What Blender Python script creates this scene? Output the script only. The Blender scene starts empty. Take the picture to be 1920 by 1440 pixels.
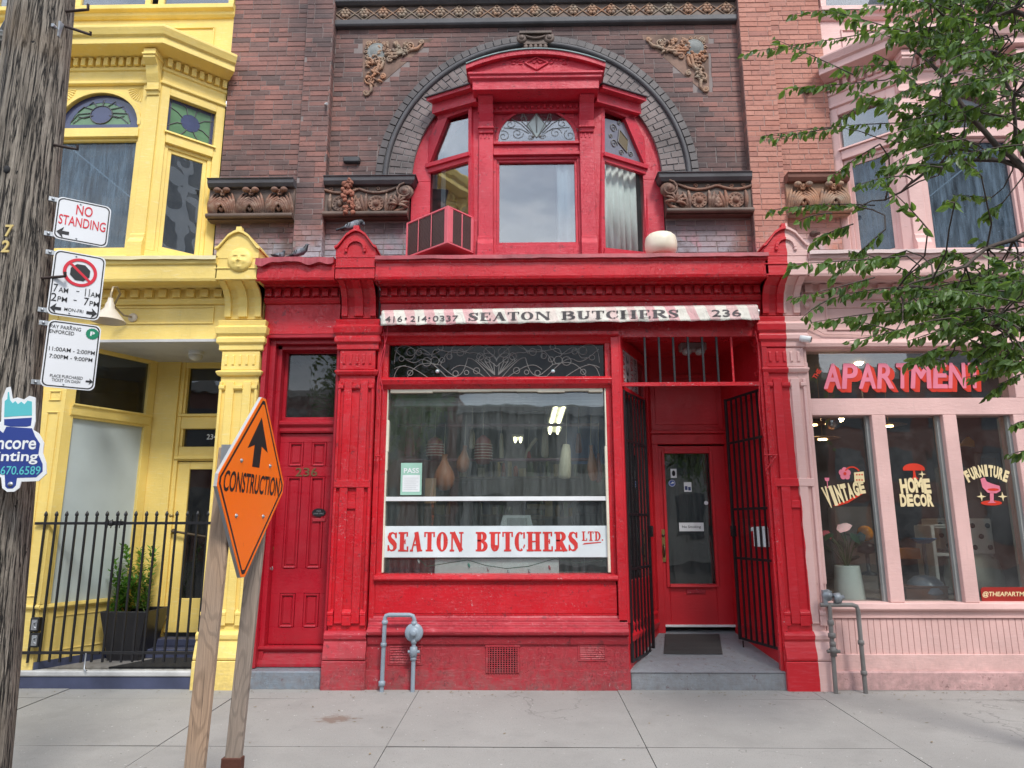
import bpy, math, random
from math import sin, cos, pi, radians, sqrt, atan2, floor
from mathutils import Vector, Matrix
random.seed(7)
scn = bpy.context.scene
COL = scn.collection

# ------------------------------------------------------------------ camera, sky, sun, exposure
CAM = (0.0, -7.4, 1.6); FPX = 1314.0
PITCH = radians(11.32); YAW = radians(1.0); ROLL = -0.002
_f = (-sin(YAW)*cos(PITCH), cos(YAW)*cos(PITCH), sin(PITCH)); _r = (cos(YAW), sin(YAW), 0.0)
_u = (_r[1]*_f[2]-_r[2]*_f[1], _r[2]*_f[0]-_r[0]*_f[2], _r[0]*_f[1]-_r[1]*_f[0])
AR = tuple(cos(ROLL)*a+sin(ROLL)*b for a, b in zip(_r, _u)); AU = tuple(-sin(ROLL)*a+cos(ROLL)*b for a, b in zip(_r, _u))
cd = bpy.data.cameras.new('camera'); cam = bpy.data.objects.new('camera', cd); COL.objects.link(cam)
cd.sensor_width = 36; cd.lens = FPX/1920*36; cd.clip_end = 500; cd.clip_start = 0.05
cam.matrix_world = Matrix(((AR[0], AU[0], -_f[0], CAM[0]), (AR[1], AU[1], -_f[1], CAM[1]), (AR[2], AU[2], -_f[2], CAM[2]), (0, 0, 0, 1)))
scn.camera = cam
SUN_EL, SUN_AZ = radians(50), radians(155)      # azimuth clockwise from north (+Y)
w = bpy.data.worlds.new('World'); scn.world = w; w.use_nodes = True
nt = w.node_tree; nt.nodes.clear()
def wn(t, **k):
    n = nt.nodes.new(t)
    for a, b in k.items(): setattr(n, a, b)
    return n
sky = wn('ShaderNodeTexSky', sky_type='NISHITA', sun_disc=False, sun_elevation=SUN_EL, sun_rotation=SUN_AZ, air_density=1.0, dust_density=2.0)
tc = wn('ShaderNodeTexCoord'); mp = wn('ShaderNodeMapping'); mp.inputs['Scale'].default_value = (1, 1, 2.2)
nz = wn('ShaderNodeTexNoise'); nz.inputs['Scale'].default_value = 2.2; nz.inputs['Detail'].default_value = 7; nz.inputs['Roughness'].default_value = .55
cr = wn('ShaderNodeValToRGB'); cr.color_ramp.elements[0].position = .36; cr.color_ramp.elements[1].position = .62
cr.color_ramp.elements[0].color = (.62, .62, .62, 1)
cl = wn('ShaderNodeValToRGB'); cl.color_ramp.elements[0].color = (4.4, 5.2, 6.5, 1); cl.color_ramp.elements[1].color = (10.6, 11.0, 11.6, 1)
cl.color_ramp.elements[0].position = .35; cl.color_ramp.elements[1].position = .7
nz2 = wn('ShaderNodeTexNoise'); nz2.inputs['Scale'].default_value = 4.0; nz2.inputs['Detail'].default_value = 8
mx = wn('ShaderNodeMix', data_type='RGBA'); bg = wn('ShaderNodeBackground'); wo = wn('ShaderNodeOutputWorld')
L = nt.links.new
L(tc.outputs['Generated'], mp.inputs['Vector']); L(mp.outputs[0], nz.inputs['Vector']); L(mp.outputs[0], nz2.inputs['Vector'])
L(nz.outputs['Fac'], cr.inputs[0]); L(nz2.outputs['Fac'], cl.inputs[0])
L(cr.outputs[0], mx.inputs[0]); L(sky.outputs[0], mx.inputs[6]); L(cl.outputs[0], mx.inputs[7]); L(mx.outputs[2], bg.inputs[0]); L(bg.outputs[0], wo.inputs[0])
bg.inputs[1].default_value = 0.105
sl = bpy.data.lights.new('sun', 'SUN'); sl.energy = 1.5; sl.angle = radians(12); sl.color = (1, .965, .91)
so = bpy.data.objects.new('sun', sl); COL.objects.link(so)
sd = Vector((sin(SUN_AZ)*cos(SUN_EL), cos(SUN_AZ)*cos(SUN_EL), sin(SUN_EL)))
so.rotation_euler = sd.to_track_quat('Z', 'Y').to_euler(); so.location = (0, -20, 30)
scn.view_settings.view_transform = 'Standard'; scn.view_settings.look = 'None'; scn.view_settings.gamma = 1
scn.view_settings.exposure = 1.0; scn.view_settings.use_curve_mapping = False

# ------------------------------------------------------------------ survey of the photograph: a pixel's ray met with a real vertical plane
# a frame is a vertical plane (ox, oy, ux, uy): s runs along it, d stands out from it (towards the street), z is height
FAC = (0.0, 0.0, 1.0, 0.0)
def frame(p, q):
    L_ = sqrt((q[0]-p[0])**2+(q[1]-p[1])**2)
    return (p[0], p[1], (q[0]-p[0])/L_, (q[1]-p[1])/L_)
def fp(F, s, d, z): return (F[0]+F[2]*s+F[3]*d, F[1]+F[3]*s-F[2]*d, z)
def ray(px, py):
    a = (px-960)/FPX; b = (720-py)/FPX
    return tuple(_f[i]+a*AR[i]+b*AU[i] for i in range(3))
def sv(px, py, d=0.0, F=FAC):
    r = ray(px, py); n = (F[3], -F[2])
    o = (F[0]+n[0]*d, F[1]+n[1]*d)
    t = ((o[0]-CAM[0])*n[0]+(o[1]-CAM[1])*n[1])/(r[0]*n[0]+r[1]*n[1])
    x = CAM[0]+r[0]*t; y = CAM[1]+r[1]*t
    return ((x-F[0])*F[2]+(y-F[1])*F[3], CAM[2]+r[2]*t)
def svx(px, py, d=0.0, F=FAC): return sv(px, py, d, F)[0]
def svz(py, d=0.0, px=1000, F=FAC): return sv(px, py, d, F)[1]
def at(px, py, Y):
    s, z = sv(px, py, -Y); return Vector((s, Y, z))

# ------------------------------------------------------------------ mesh collector
class M:
    def __init__(s): s.v = []; s.f = []; s.sm = []
    def add(s, vs, fs, smooth=False):
        b = len(s.v); s.v += [tuple(v) for v in vs]
        for f in fs: s.f.append(tuple(i+b for i in f)); s.sm.append(smooth)
        return s
    def box(s, s0, s1, d0, d1, z0, z1, F=FAC):
        vs = [fp(F, a, d, z) for z in (z0, z1) for d in (d0, d1) for a in (s0, s1)]
        return s.add(vs, [(0, 1, 3, 2), (4, 6, 7, 5), (0, 2, 6, 4), (1, 5, 7, 3), (0, 4, 5, 1), (2, 3, 7, 6)])
    def prism(s, pts, d0, d1, F=FAC, smooth=False):       # outline (s, z) given depth d0..d1
        n = len(pts)
        vs = [fp(F, a, d0, z) for a, z in pts]+[fp(F, a, d1, z) for a, z in pts]
        s.add(vs, [tuple(range(n)), tuple(range(n, 2*n))])
        return s.add(vs, [(i, (i+1) % n, n+(i+1) % n, n+i) for i in range(n)], smooth)
    def side(s, pts, s0, s1, F=FAC, smooth=False):         # outline (d, z) run along s
        n = len(pts)
        vs = [fp(F, s0, d, z) for d, z in pts]+[fp(F, s1, d, z) for d, z in pts]
        s.add(vs, [tuple(range(n)), tuple(range(n, 2*n))])
        return s.add(vs, [(i, (i+1) % n, n+(i+1) % n, n+i) for i in range(n)], smooth)
    def mould(s, prof, path, cap=True):                    # profile (out, z) along a plan path [(x, y)], outward to the right of travel
        P = [Vector((p[0], p[1])) for p in path]; n = len(P); k = len(prof); vs = []
        for i in range(n):
            nn = []
            if i > 0: e = (P[i]-P[i-1]).normalized(); nn.append(Vector((e.y, -e.x)))
            if i < n-1: e = (P[i+1]-P[i]).normalized(); nn.append(Vector((e.y, -e.x)))
            m = nn[0] if len(nn) == 1 else (nn[0]+nn[1])/(1+nn[0].dot(nn[1]))
            for o, z in prof: vs.append((P[i].x+m.x*o, P[i].y+m.y*o, z))
        fs = [(i*k+j, i*k+(j+1) % k, (i+1)*k+(j+1) % k, (i+1)*k+j) for i in range(n-1) for j in range(k)]
        if cap: fs += [tuple(range(k)), tuple(range((n-1)*k, n*k))]
        return s.add(vs, fs)
    def tube(s, path, r, seg=8, smooth=True, cap=True):
        P = [Vector(p) for p in path]; n = len(P); vs = []
        R = r if isinstance(r, (list, tuple)) else [r]*n
        t0 = (P[1]-P[0]).normalized(); ref = Vector((0, 0, 1)) if abs(t0.z) < .9 else Vector((1, 0, 0))
        a = t0.cross(ref).normalized()
        for i in range(n):
            t = (P[min(i+1, n-1)]-P[max(i-1, 0)])
            t = t.normalized() if t.length > 1e-9 else t0
            a = (a-t*a.dot(t)); a = a.normalized() if a.length > 1e-6 else t.orthogonal().normalized()
            b = t.cross(a)
            for j in range(seg):
                an = 2*pi*j/seg; q = P[i]+(a*cos(an)+b*sin(an))*R[i]; vs.append(q)
        fs = [(i*seg+j, i*seg+(j+1) % seg, (i+1)*seg+(j+1) % seg, (i+1)*seg+j) for i in range(n-1) for j in range(seg)]
        s.add(vs, fs, smooth)
        if cap: s.add(vs[:seg]+vs[-seg:], [tuple(range(seg)), tuple(range(seg, 2*seg))])
        return s
    def lathe(s, prof, c, ax=(0, 0, 1), seg=16, smooth=True, sc=1.0):   # profile (radius, along axis)
        ax = Vector(ax).normalized(); a = ax.orthogonal().normalized(); b = ax.cross(a); c = Vector(c); vs = []
        for r, h in prof:
            for j in range(seg):
                an = 2*pi*j/seg; vs.append(c+ax*h+(a*cos(an)+b*sin(an))*max(r, 1e-4))
        fs = [(i*seg+j, i*seg+(j+1) % seg, (i+1)*seg+(j+1) % seg, (i+1)*seg+j) for i in range(len(prof)-1) for j in range(seg)]
        s.add(vs, fs, smooth)
        return s.add(vs[:seg]+vs[-seg:], [tuple(range(seg)), tuple(range(seg, 2*seg))])
    def ball(s, c, r, seg=12, rings=7, rot=None):
        r = r if isinstance(r, (tuple, list)) else (r, r, r); vs = []
        for i in range(rings+1):
            th = pi*i/rings
            for j in range(seg):
                an = 2*pi*j/seg; q = Vector((sin(th)*cos(an)*r[0], sin(th)*sin(an)*r[1], cos(th)*r[2]))
                if rot: q = rot @ q
                vs.append(q+Vector(c))
        return s.add(vs, [(i*seg+j, i*seg+(j+1) % seg, (i+1)*seg+(j+1) % seg, (i+1)*seg+j) for i in range(rings) for j in range(seg)], True)
    def ring(s, c, r0, r1, a0, a1, d0, d1, seg=1, F=FAC, smooth=False, ez=1.0):   # a piece of an arch, angles in radians in the plane
        for k in range(seg):
            b0 = a0+(a1-a0)*k/seg; b1 = a0+(a1-a0)*(k+1)/seg
            q = [(c[0]+r*cos(b), c[1]+r*sin(b)*ez) for r, b in ((r0, b0), (r1, b0), (r1, b1), (r0, b1))]
            vs = [fp(F, a, d, z) for d in (d0, d1) for a, z in q]
            fs = [(0, 1, 2, 3), (4, 5, 6, 7), (1, 2, 6, 5), (0, 3, 7, 4)]
            if k == 0: fs.append((0, 1, 5, 4))
            if k == seg-1: fs.append((2, 3, 7, 6))
            s.add(vs, fs, False)
        return s
    def build(s, name, mat, parent=None, bevel=0.0, kind=None, label=None, origin=None):
        me = bpy.data.meshes.new(name)
        root = parent
        while root is not None and root.parent is not None: root = root.parent
        if root is not None: off = Vector(root.location)
        elif origin is not None: off = Vector(origin)
        else:
            off = Vector((sum(v[0] for v in s.v)/len(s.v), sum(v[1] for v in s.v)/len(s.v), min(v[2] for v in s.v)))
        me.from_pydata([(v[0]-off.x, v[1]-off.y, v[2]-off.z) for v in s.v], [], s.f)
        me.polygons.foreach_set('use_smooth', s.sm)
        me.materials.append(mat); me.update()
        o = bpy.data.objects.new(name, me); COL.objects.link(o)
        if parent is not None: o.parent = parent
        else: o.location = off
        if bevel > 0:
            b = o.modifiers.new('bevel', 'BEVEL'); b.width = bevel; b.segments = 1; b.limit_method = 'ANGLE'; b.angle_limit = radians(35)
        if kind: o['kind'] = kind
        if label: o['label'] = label
        return o
def thing(name, label, cat, loc=(0, 0, 0), group=None):
    o = bpy.data.objects.new(name, None); COL.objects.link(o); o.location = loc; o['label'] = label; o['category'] = cat
    o.empty_display_size = .1
    if group: o['group'] = group
    return o
def tag(o, label, cat, group=None):
    o['label'] = label; o['category'] = cat
    if group: o['group'] = group
    return o
def children(o): return [c for c in o.children]
def copy_thing(root, loc, label, cat=None):
    r = root.copy(); COL.objects.link(r); r.location = loc; r['label'] = label
    for ch in children(root):
        c = ch.copy(); COL.objects.link(c); c.parent = r
        for g in children(ch):
            d = g.copy(); COL.objects.link(d); d.parent = c
    return r

# ------------------------------------------------------------------ materials
def mat_new(name):
    m = bpy.data.materials.new(name); m.use_nodes = True
    m.node_tree.nodes.clear(); return m, m.node_tree
class NT:
    def __init__(s, name):
        s.m, s.t = mat_new(name); s.out = s.t.nodes.new('ShaderNodeOutputMaterial')
        s.p = s.t.nodes.new('ShaderNodeBsdfPrincipled'); s.t.links.new(s.p.outputs[0], s.out.inputs[0])
        s.g = s.t.nodes.new('ShaderNodeNewGeometry')
    def n(s, t, **k):
        x = s.t.nodes.new(t)
        for a, b in k.items():
            if a.startswith('i_'): x.inputs[a[2:].replace('_', ' ')].default_value = b
            else: setattr(x, a, b)
        return x
    def l(s, a, b): s.t.links.new(a, b)
    def noise(s, scale, detail=5, rough=.55, vec=None, mapscale=None, dist=0.0):
        x = s.n('ShaderNodeTexNoise'); x.inputs['Scale'].default_value = scale; x.inputs['Detail'].default_value = detail
        x.inputs['Roughness'].default_value = rough; x.inputs['Distortion'].default_value = dist
        v = vec or s.g.outputs['Position']
        if mapscale:
            mpn = s.n('ShaderNodeMapping'); mpn.inputs['Scale'].default_value = mapscale; s.l(v, mpn.inputs[0]); v = mpn.outputs[0]
        s.l(v, x.inputs['Vector']); return x.outputs['Fac']
    def ramp(s, fac, p0, p1, c0=(0, 0, 0, 1), c1=(1, 1, 1, 1)):
        x = s.n('ShaderNodeValToRGB'); e = x.color_ramp.elements; e[0].position = p0; e[1].position = p1; e[0].color = c0; e[1].color = c1
        s.l(fac, x.inputs[0]); return x.outputs[0]
    def mix(s, fac, a, b, mode='MIX'):
        x = s.n('ShaderNodeMix', data_type='RGBA', blend_type=mode)
        if isinstance(fac, (int, float)): x.inputs[0].default_value = fac
        else: s.l(fac, x.inputs[0])
        for i, c in ((6, a), (7, b)):
            if isinstance(c, (tuple, list)): x.inputs[i].default_value = (*c[:3], 1)
            else: s.l(c, x.inputs[i])
        return x.outputs[2]
    def math(s, op, a, b=None, clamp=False):
        x = s.n('ShaderNodeMath', operation=op, use_clamp=clamp)
        for i, c in ((0, a), (1, b)):
            if c is None: continue
            if isinstance(c, (int, float)): x.inputs[i].default_value = c
            else: s.l(c, x.inputs[i])
        return x.outputs[0]
    def sep(s, v=None):
        x = s.n('ShaderNodeSeparateXYZ'); s.l(v or s.g.outputs['Position'], x.inputs[0]); return x.outputs
    def bump(s, h, strength=.3, dist=.01, prev=None):
        x = s.n('ShaderNodeBump'); x.inputs['Strength'].default_value = strength; x.inputs['Distance'].default_value = dist
        s.l(h, x.inputs['Height'])
        if prev is not None: s.l(prev, x.inputs['Normal'])
        return x.outputs[0]
    def base(s, c):
        if isinstance(c, (tuple, list)): s.p.inputs['Base Color'].default_value = (*c[:3], 1)
        else: s.l(c, s.p.inputs['Base Color'])
    def rough(s, c):
        if isinstance(c, (int, float)): s.p.inputs['Roughness'].default_value = c
        else: s.l(c, s.p.inputs['Roughness'])
def sc(c, k): return tuple(min(1, x*k) for x in c)
def paint(name, c, rough=.42, chips=None, crack=.5, fade=(.62, .35, .36), fade_amt=.25, grime=.5, dirtz=True):
    N = NT(name)
    big = N.noise(1.3, 4); fine = N.noise(38, 4, .6); brush = N.noise(9, 5, .6, mapscale=(1, 1, 6))
    col = N.mix(N.ramp(big, .3, .75), sc(c, .82), sc(c, 1.12))
    col = N.mix(N.math('MULTIPLY', N.ramp(brush, .55, .8), fade_amt), col, fade)
    # streaks and grime
    st = N.noise(6, 7, .7, mapscale=(4, 4, .35)); col = N.mix(N.math('MULTIPLY', N.ramp(st, .56, .8), grime*.6), col, sc(c, .3))
    if chips:
        vz = N.noise(30, 4, .75); zone = N.ramp(N.noise(1.7, 3), .42, .62); col = N.mix(N.math('MULTIPLY', zone, N.ramp(vz, .635, .65)), col, chips); col = N.mix(N.math('MULTIPLY', N.ramp(N.noise(13, 6, .75), .60, .64), .6), col, (.10, .02, .025))
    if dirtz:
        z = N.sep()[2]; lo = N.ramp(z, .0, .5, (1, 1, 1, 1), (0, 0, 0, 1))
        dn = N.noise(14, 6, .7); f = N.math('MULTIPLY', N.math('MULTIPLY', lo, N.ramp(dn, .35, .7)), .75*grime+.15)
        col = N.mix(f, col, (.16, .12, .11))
    N.base(col)
    N.rough(N.ramp(N.noise(6, 5), .3, .8, (rough-.1,)*3+(1,), (rough+.2,)*3+(1,)))
    vo = N.n('ShaderNodeTexVoronoi', feature='DISTANCE_TO_EDGE'); vo.inputs['Scale'].default_value = 24
    dm = N.n('ShaderNodeMapping'); dm.inputs['Scale'].default_value = (1.6, 1.6, .7); N.l(N.g.outputs['Position'], dm.inputs[0])
    nv = N.n('ShaderNodeTexNoise'); nv.inputs['Scale'].default_value = 7; nv.inputs['Detail'].default_value = 4; N.l(dm.outputs[0], nv.inputs['Vector'])
    av = N.n('ShaderNodeVectorMath', operation='MULTIPLY_ADD'); av.inputs[1].default_value = (.35, .35, .35); N.l(nv.outputs['Color'], av.inputs[0]); N.l(dm.outputs[0], av.inputs[2])
    N.l(av.outputs[0], vo.inputs['Vector'])
    ck = N.ramp(vo.outputs['Distance'], 0, .05); msk = N.ramp(N.noise(2.3, 4), .42, .6)
    ckm = N.mix(msk, (1, 1, 1), ck)
    b = N.bump(ckm, .6*crack, .008); b = N.bump(brush, .32, .008, b); b = N.bump(fine, .3, .005, b); N.l(b, N.p.inputs['Normal'])
    return N.m
def plain(name, c, rough=.5, metal=0.0, bump=0.0, bscale=60, var=.12, spec=.5):
    N = NT(name); big = N.noise(3.0, 5)
    N.base(N.mix(N.ramp(big, .3, .75), sc(c, 1-var), sc(c, 1+var))); N.rough(rough); N.p.inputs['Metallic'].default_value = metal
    N.p.inputs['Specular IOR Level'].default_value = spec
    if bump: N.l(N.bump(N.noise(bscale, 5), bump, .004), N.p.inputs['Normal'])
    return N.m
def emit(name, c, s):
    N = NT(name); N.base((0, 0, 0)); N.p.inputs['Emission Color'].default_value = (*c, 1); N.p.inputs['Emission Strength'].default_value = s; return N.m
def glass(name, tint=(.9, .93, .92), dirt=.06, refl=1.0, wav=.15, dcol=(.5, .5, .5), streak=False):
    m, t = mat_new(name); N = NT.__new__(NT); N.m = m; N.t = t
    N.g = N.n('ShaderNodeNewGeometry'); o = N.n('ShaderNodeOutputMaterial')
    tr = N.n('ShaderNodeBsdfTransparent'); tr.inputs[0].default_value = (*tint, 1)
    gl = N.n('ShaderNodeBsdfGlossy'); gl.inputs['Roughness'].default_value = .012
    bn = N.bump(N.noise(1.6, 2), wav, .02); N.l(bn, gl.inputs['Normal'])
    dt = N.n('ShaderNodeVectorMath', operation='DOT_PRODUCT'); N.l(N.g.outputs['Incoming'], dt.inputs[0]); N.l(N.g.outputs['Normal'], dt.inputs[1])
    fz_ = N.math('ADD', N.math('MULTIPLY', N.math('POWER', N.math('SUBTRACT', 1.0, N.math('ABSOLUTE', dt.outputs['Value'])), 5.0), .95), .045)
    f = N.math('MINIMUM', N.math('MULTIPLY', fz_, 1.7*refl, True), .55); mixs = N.n('ShaderNodeMixShader'); N.l(f, mixs.inputs[0]); N.l(tr.outputs[0], mixs.inputs[1]); N.l(gl.outputs[0], mixs.inputs[2])
    df = N.n('ShaderNodeBsdfDiffuse'); df.inputs[0].default_value = (*dcol, 1)
    dn = N.noise(4, 6, .7, mapscale=(5, 5, .6) if streak else None)
    sp = N.ramp(N.noise(45, 2, .5), .74, .77)
    amt = N.math('ADD', N.math('MULTIPLY', N.ramp(dn, .3, .8), dirt*1.6), N.math('MULTIPLY', sp, min(dirt*3, .5)), True)
    m2 = N.n('ShaderNodeMixShader'); N.l(amt, m2.inputs[0]); N.l(mixs.outputs[0], m2.inputs[1]); N.l(df.outputs[0], m2.inputs[2]); N.l(m2.outputs[0], o.inputs[0])
    return m
def brick_mat(name, c_a, c_b, c_dark, soot, orange=False):
    N = NT(name); oi = N.n('ShaderNodeObjectInfo')
    r = N.math('FRACT', N.math('ADD', N.g.outputs['Random Per Island'], N.math('MULTIPLY', oi.outputs['Random'], 7.31)))
    r2 = N.math('FRACT', N.math('MULTIPLY', r, 17.7))
    col = N.mix(r, c_a, c_b); col = N.mix(N.math('MULTIPLY', N.ramp(r2, .6, 1.0), .8), col, c_dark)
    x, y, z = N.sep()
    big = N.noise(.9, 5, .6); col = N.mix(N.math('MULTIPLY', N.ramp(big, .40, .68), soot), col, (.045, .038, .04))
    if not orange:     # old soot hugging the arch and the left party pier
        dx = N.math('SUBTRACT', x, .17); dz = N.math('SUBTRACT', z, 5.66)
        rr = N.math('SQRT', N.math('ADD', N.math('MULTIPLY', dx, dx), N.math('MULTIPLY', dz, dz)))
        rr = N.math('ADD', rr, N.math('MULTIPLY', N.noise(2.2, 4), .5))
        a = N.ramp(N.math('MULTIPLY', rr, .2), .42, .56, (1, 1, 1, 1), (0, 0, 0, 1)); col = N.mix(N.math('MULTIPLY', a, .72), col, (.04, .038, .042))
        p = N.ramp(N.math('ABSOLUTE', N.math('ADD', x, 2.62)), .0, .45, (1, 1, 1, 1), (0, 0, 0, 1)); col = N.mix(N.math('MULTIPLY', N.math('MULTIPLY', p, N.ramp(N.noise(1.6, 4), .35, .6)), .6), col, (.05, .04, .045))
    # pale bloom and old overpaint just above the shop ledge
    lo = N.ramp(N.math('SUBTRACT', z, 4.2), .35, .95, (1, 1, 1, 1), (0, 0, 0, 1)); pn = N.ramp(N.noise(1.9, 4), .38, .52)
    lm = N.ramp(N.math('ADD', x, 4.5), .0, 1.0)
    col = N.mix(N.math('MULTIPLY', N.math('MULTIPLY', lo, pn), .75), col, (.50, .53, .60))
    pn2 = N.ramp(N.noise(2.7, 3, vec=None, dist=.4), .56, .64); col = N.mix(N.math('MULTIPLY', N.math('MULTIPLY', lo, pn2), .6), col, (.55, .16, .2))
    wh = N.ramp(N.noise(11, 4, .7), .70, .74); col = N.mix(N.math('MULTIPLY', wh, .5), col, (.45, .40, .38))
    mo_ = N.noise(26, 5, .75); col = N.mix(N.math('MULTIPLY', N.ramp(mo_, .52, .66), .45), col, sc(c_dark, .5)); col = N.mix(N.math('MULTIPLY', N.ramp(mo_, .47, .36), .0), col, c_a)
    ef = N.noise(6, 7, .75, mapscale=(1, 1, 3)); col = N.mix(N.math('MULTIPLY', N.ramp(ef, .5, .8), .35), col, sc(c_b, 1.6))
    hl = N.ramp(N.noise(7.5, 2, .5), .775, .785); col = N.mix(N.math('MULTIPLY', hl, .85), col, (.02, .016, .015))
    N.base(col); N.rough(.82)
    N.l(N.bump(N.noise(55, 6, .7), .5, .006, N.bump(N.noise(12, 4), .4, .008)), N.p.inputs['Normal'])
    return N.m
RED = (.56, .0115, .021)
m_red = paint('red_paint', RED, .30, chips=(.55, .30, .30), crack=.9, fade=(.60, .10, .13), fade_amt=.4, grime=.6)  # the pinkish fade patches also paint glossy highlights into the red
m_redbase = paint('old_red_paint', (.41, .020, .034), .5, chips=(.5, .28, .28), crack=1.2, fade=(.56, .15, .17), fade_amt=.6, grime=.7)
m_reddoor = paint('door_red_paint', (.40, .009, .022), .33, crack=.15, fade=(.5, .03, .04), fade_amt=.15, grime=.3)
m_redup = paint('weathered_sheen_red_paint', (.56, .022, .046), .45, chips=(.40, .16, .17), crack=.9, fade=(.66, .16, .2), fade_amt=.4, grime=.35, dirtz=False)  # weathered, with the pink sheen of the sky mixed into its colour
YEL = (.89, .665, .19)
m_yel = paint('yellow_paint', YEL, .5, crack=.3, fade=(.86, .78, .50), fade_amt=.45, grime=.32)
PNK = (.72, .455, .42)
m_pnk = paint('pink_paint', PNK, .5, crack=.3, fade=(.76, .58, .56), fade_amt=.35, grime=.35)
def two_tone():
    N = NT('red_and_pink_paint'); x, y, z = N.sep()
    edge = N.math('ADD', N.math('ADD', N.math('MULTIPLY', z, -.013), 2.87), N.math('MULTIPLY', N.math('SUBTRACT', N.noise(3, 4), .5), .05))
    k = N.ramp(N.math('ADD', N.math('MULTIPLY', N.math('SUBTRACT', x, edge), 60), .5), .45, .55)
    br = N.noise(9, 5, .6, mapscale=(1, 1, 6)); N.base(N.mix(N.math('MULTIPLY', N.ramp(br, .5, .8), .3), N.mix(k, RED, PNK), N.mix(k, (.6, .14, .17), (.78, .62, .6))))
    N.rough(.42); N.l(N.bump(N.noise(40, 4), .3, .004, N.bump(br, .4, .006)), N.p.inputs['Normal']); return N.m
m_two = two_tone()
m_brick = brick_mat('weathered_brick', (.35, .155, .125), (.20, .115, .10), (.11, .08, .075), .60)
m_brick_o = brick_mat('orange_brick', (.52, .245, .185), (.44, .185, .135), (.34, .15, .12), .10, True)
m_mortar = plain('dark_mortar', (.24, .20, .19), .95, bump=.5, bscale=40)
m_mortar_o = plain('red_mortar', (.40, .26, .22), .95, bump=.5, bscale=40)
m_vous = plain('sooty_glazed_brick', (.080, .068, .068), .55, bump=.5, bscale=30, var=.45)
m_vin = plain('brown_arch_brick', (.155, .12, .115), .6, bump=.5, bscale=30, var=.5)
m_vmort = plain('pale_arch_mortar', (.26, .25, .25), .9)
def terra():
    N = NT('terracotta'); big = N.noise(3, 5); col = N.mix(N.ramp(big, .35, .65), (.26, .12, .075), (.12, .08, .065)); col = N.mix(N.ramp(N.noise(16, 4), .5, .75), col, (.36, .25, .19))
    N.base(col); N.rough(.75); N.l(N.bump(N.noise(50, 5), .4, .004), N.p.inputs['Normal']); return N.m
m_terra = terra()
m_terra_d = plain('sooty_terracotta', (.12, .080, .062), .6, bump=.4, var=.4)
def terra2():
    N = NT('orange_terracotta'); col = N.mix(N.ramp(N.noise(2.5, 5), .35, .6), (.42, .20, .11), (.30, .24, .18)); col = N.mix(N.ramp(N.noise(9, 5, .7), .5, .72), col, (.14, .10, .085))
    N.base(col); N.rough(.8); N.l(N.bump(N.noise(50, 5), .5, .004), N.p.inputs['Normal']); return N.m
m_terra_o = terra2()
m_stone = plain('dark_stone_ledge', (.075, .072, .078), .6, bump=.4, var=.35)
m_glass = glass('window_glass', (.88, .90, .89), .035, 1.5)
m_shopglass = glass('dusty_shop_glass', (.84, .88, .87), .07, 1.4, .1, (.42, .46, .46), streak=True)
m_upglass = glass('upper_window_glass', (.78, .82, .84), .04, 3.0, .25)
m_texglass = glass('rain_pattern_glass', (.30, .36, .40), .40, 1.1, .5, (.20, .28, .36), streak=True)
m_dkglass = glass('dark_glass', (.35, .37, .37), .03, 1.0)
m_stain_g = plain('green_stained_glass', (.10, .20, .10), .15, spec=.8, var=.3, bump=.3, bscale=20)
m_stain_b = plain('blue_stained_glass', (.05, .06, .13), .15, spec=.8, var=.3, bump=.3, bscale=20)
m_stain_p = plain('grey_stained_glass', (.14, .13, .16), .12, spec=.8, var=.3, bump=.3, bscale=20)
m_lead = plain('lead_came', (.10, .10, .11), .6)
m_leadl = plain('pale_lead_came', (.22, .22, .21), .6)
m_black = plain('black_metal_paint', (.012, .012, .014), .38, bump=.2)
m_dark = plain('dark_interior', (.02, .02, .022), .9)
m_cream = plain('cream_paint', (.74, .70, .56), .5, bump=.3, bscale=25)
m_white = plain('white_paint', (.74, .76, .77), .45, bump=.1)
m_steel = plain('galvanised_steel', (.42, .44, .46), .38, .7, bump=.2)
m_brass = plain('brass', (.45, .32, .12), .32, .9, bump=.1)
m_pipe = plain('grey_painted_pipe', (.24, .29, .34), .42, bump=.25)
m_rustpipe = plain('dull_iron_pipe', (.19, .18, .17), .55, .2, bump=.5, var=.4)
m_slate = plain('slate_blue_paint', (.055, .065, .12), .5, bump=.5, bscale=25, var=.35)
# ------------------------------------------------------------------ lettering
def glyph_mesh(body, offset=0.0, shear=0.0, spacing=1.0, align='LEFT', res=4):
    cu = bpy.data.curves.new('lettering', 'FONT'); cu.body = body; cu.size = 1; cu.offset = offset; cu.shear = shear
    cu.space_character = spacing; cu.align_x = align; cu.resolution_u = res; cu.fill_mode = 'FRONT'
    o = bpy.data.objects.new('lettering', cu); COL.objects.link(o); bpy.context.view_layer.update()
    dg = bpy.context.evaluated_depsgraph_get(); me = bpy.data.meshes.new_from_object(o.evaluated_get(dg))
    vs = [(v.co.x, v.co.y) for v in me.vertices]; fs = [tuple(p.vertices) for p in me.polygons]
    bpy.data.objects.remove(o); bpy.data.curves.remove(cu); bpy.data.meshes.remove(me)
    return vs, fs
def fit(vs, w, h):
    x0 = min(v[0] for v in vs); x1 = max(v[0] for v in vs); y0 = min(v[1] for v in vs); y1 = max(v[1] for v in vs)
    return [((v[0]-x0)/(x1-x0)*w, (v[1]-y0)/(y1-y0)*h) for v in vs]
def put(mb, vs, fs, fn): mb.add([fn(a, b) for a, b in vs], fs)
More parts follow.
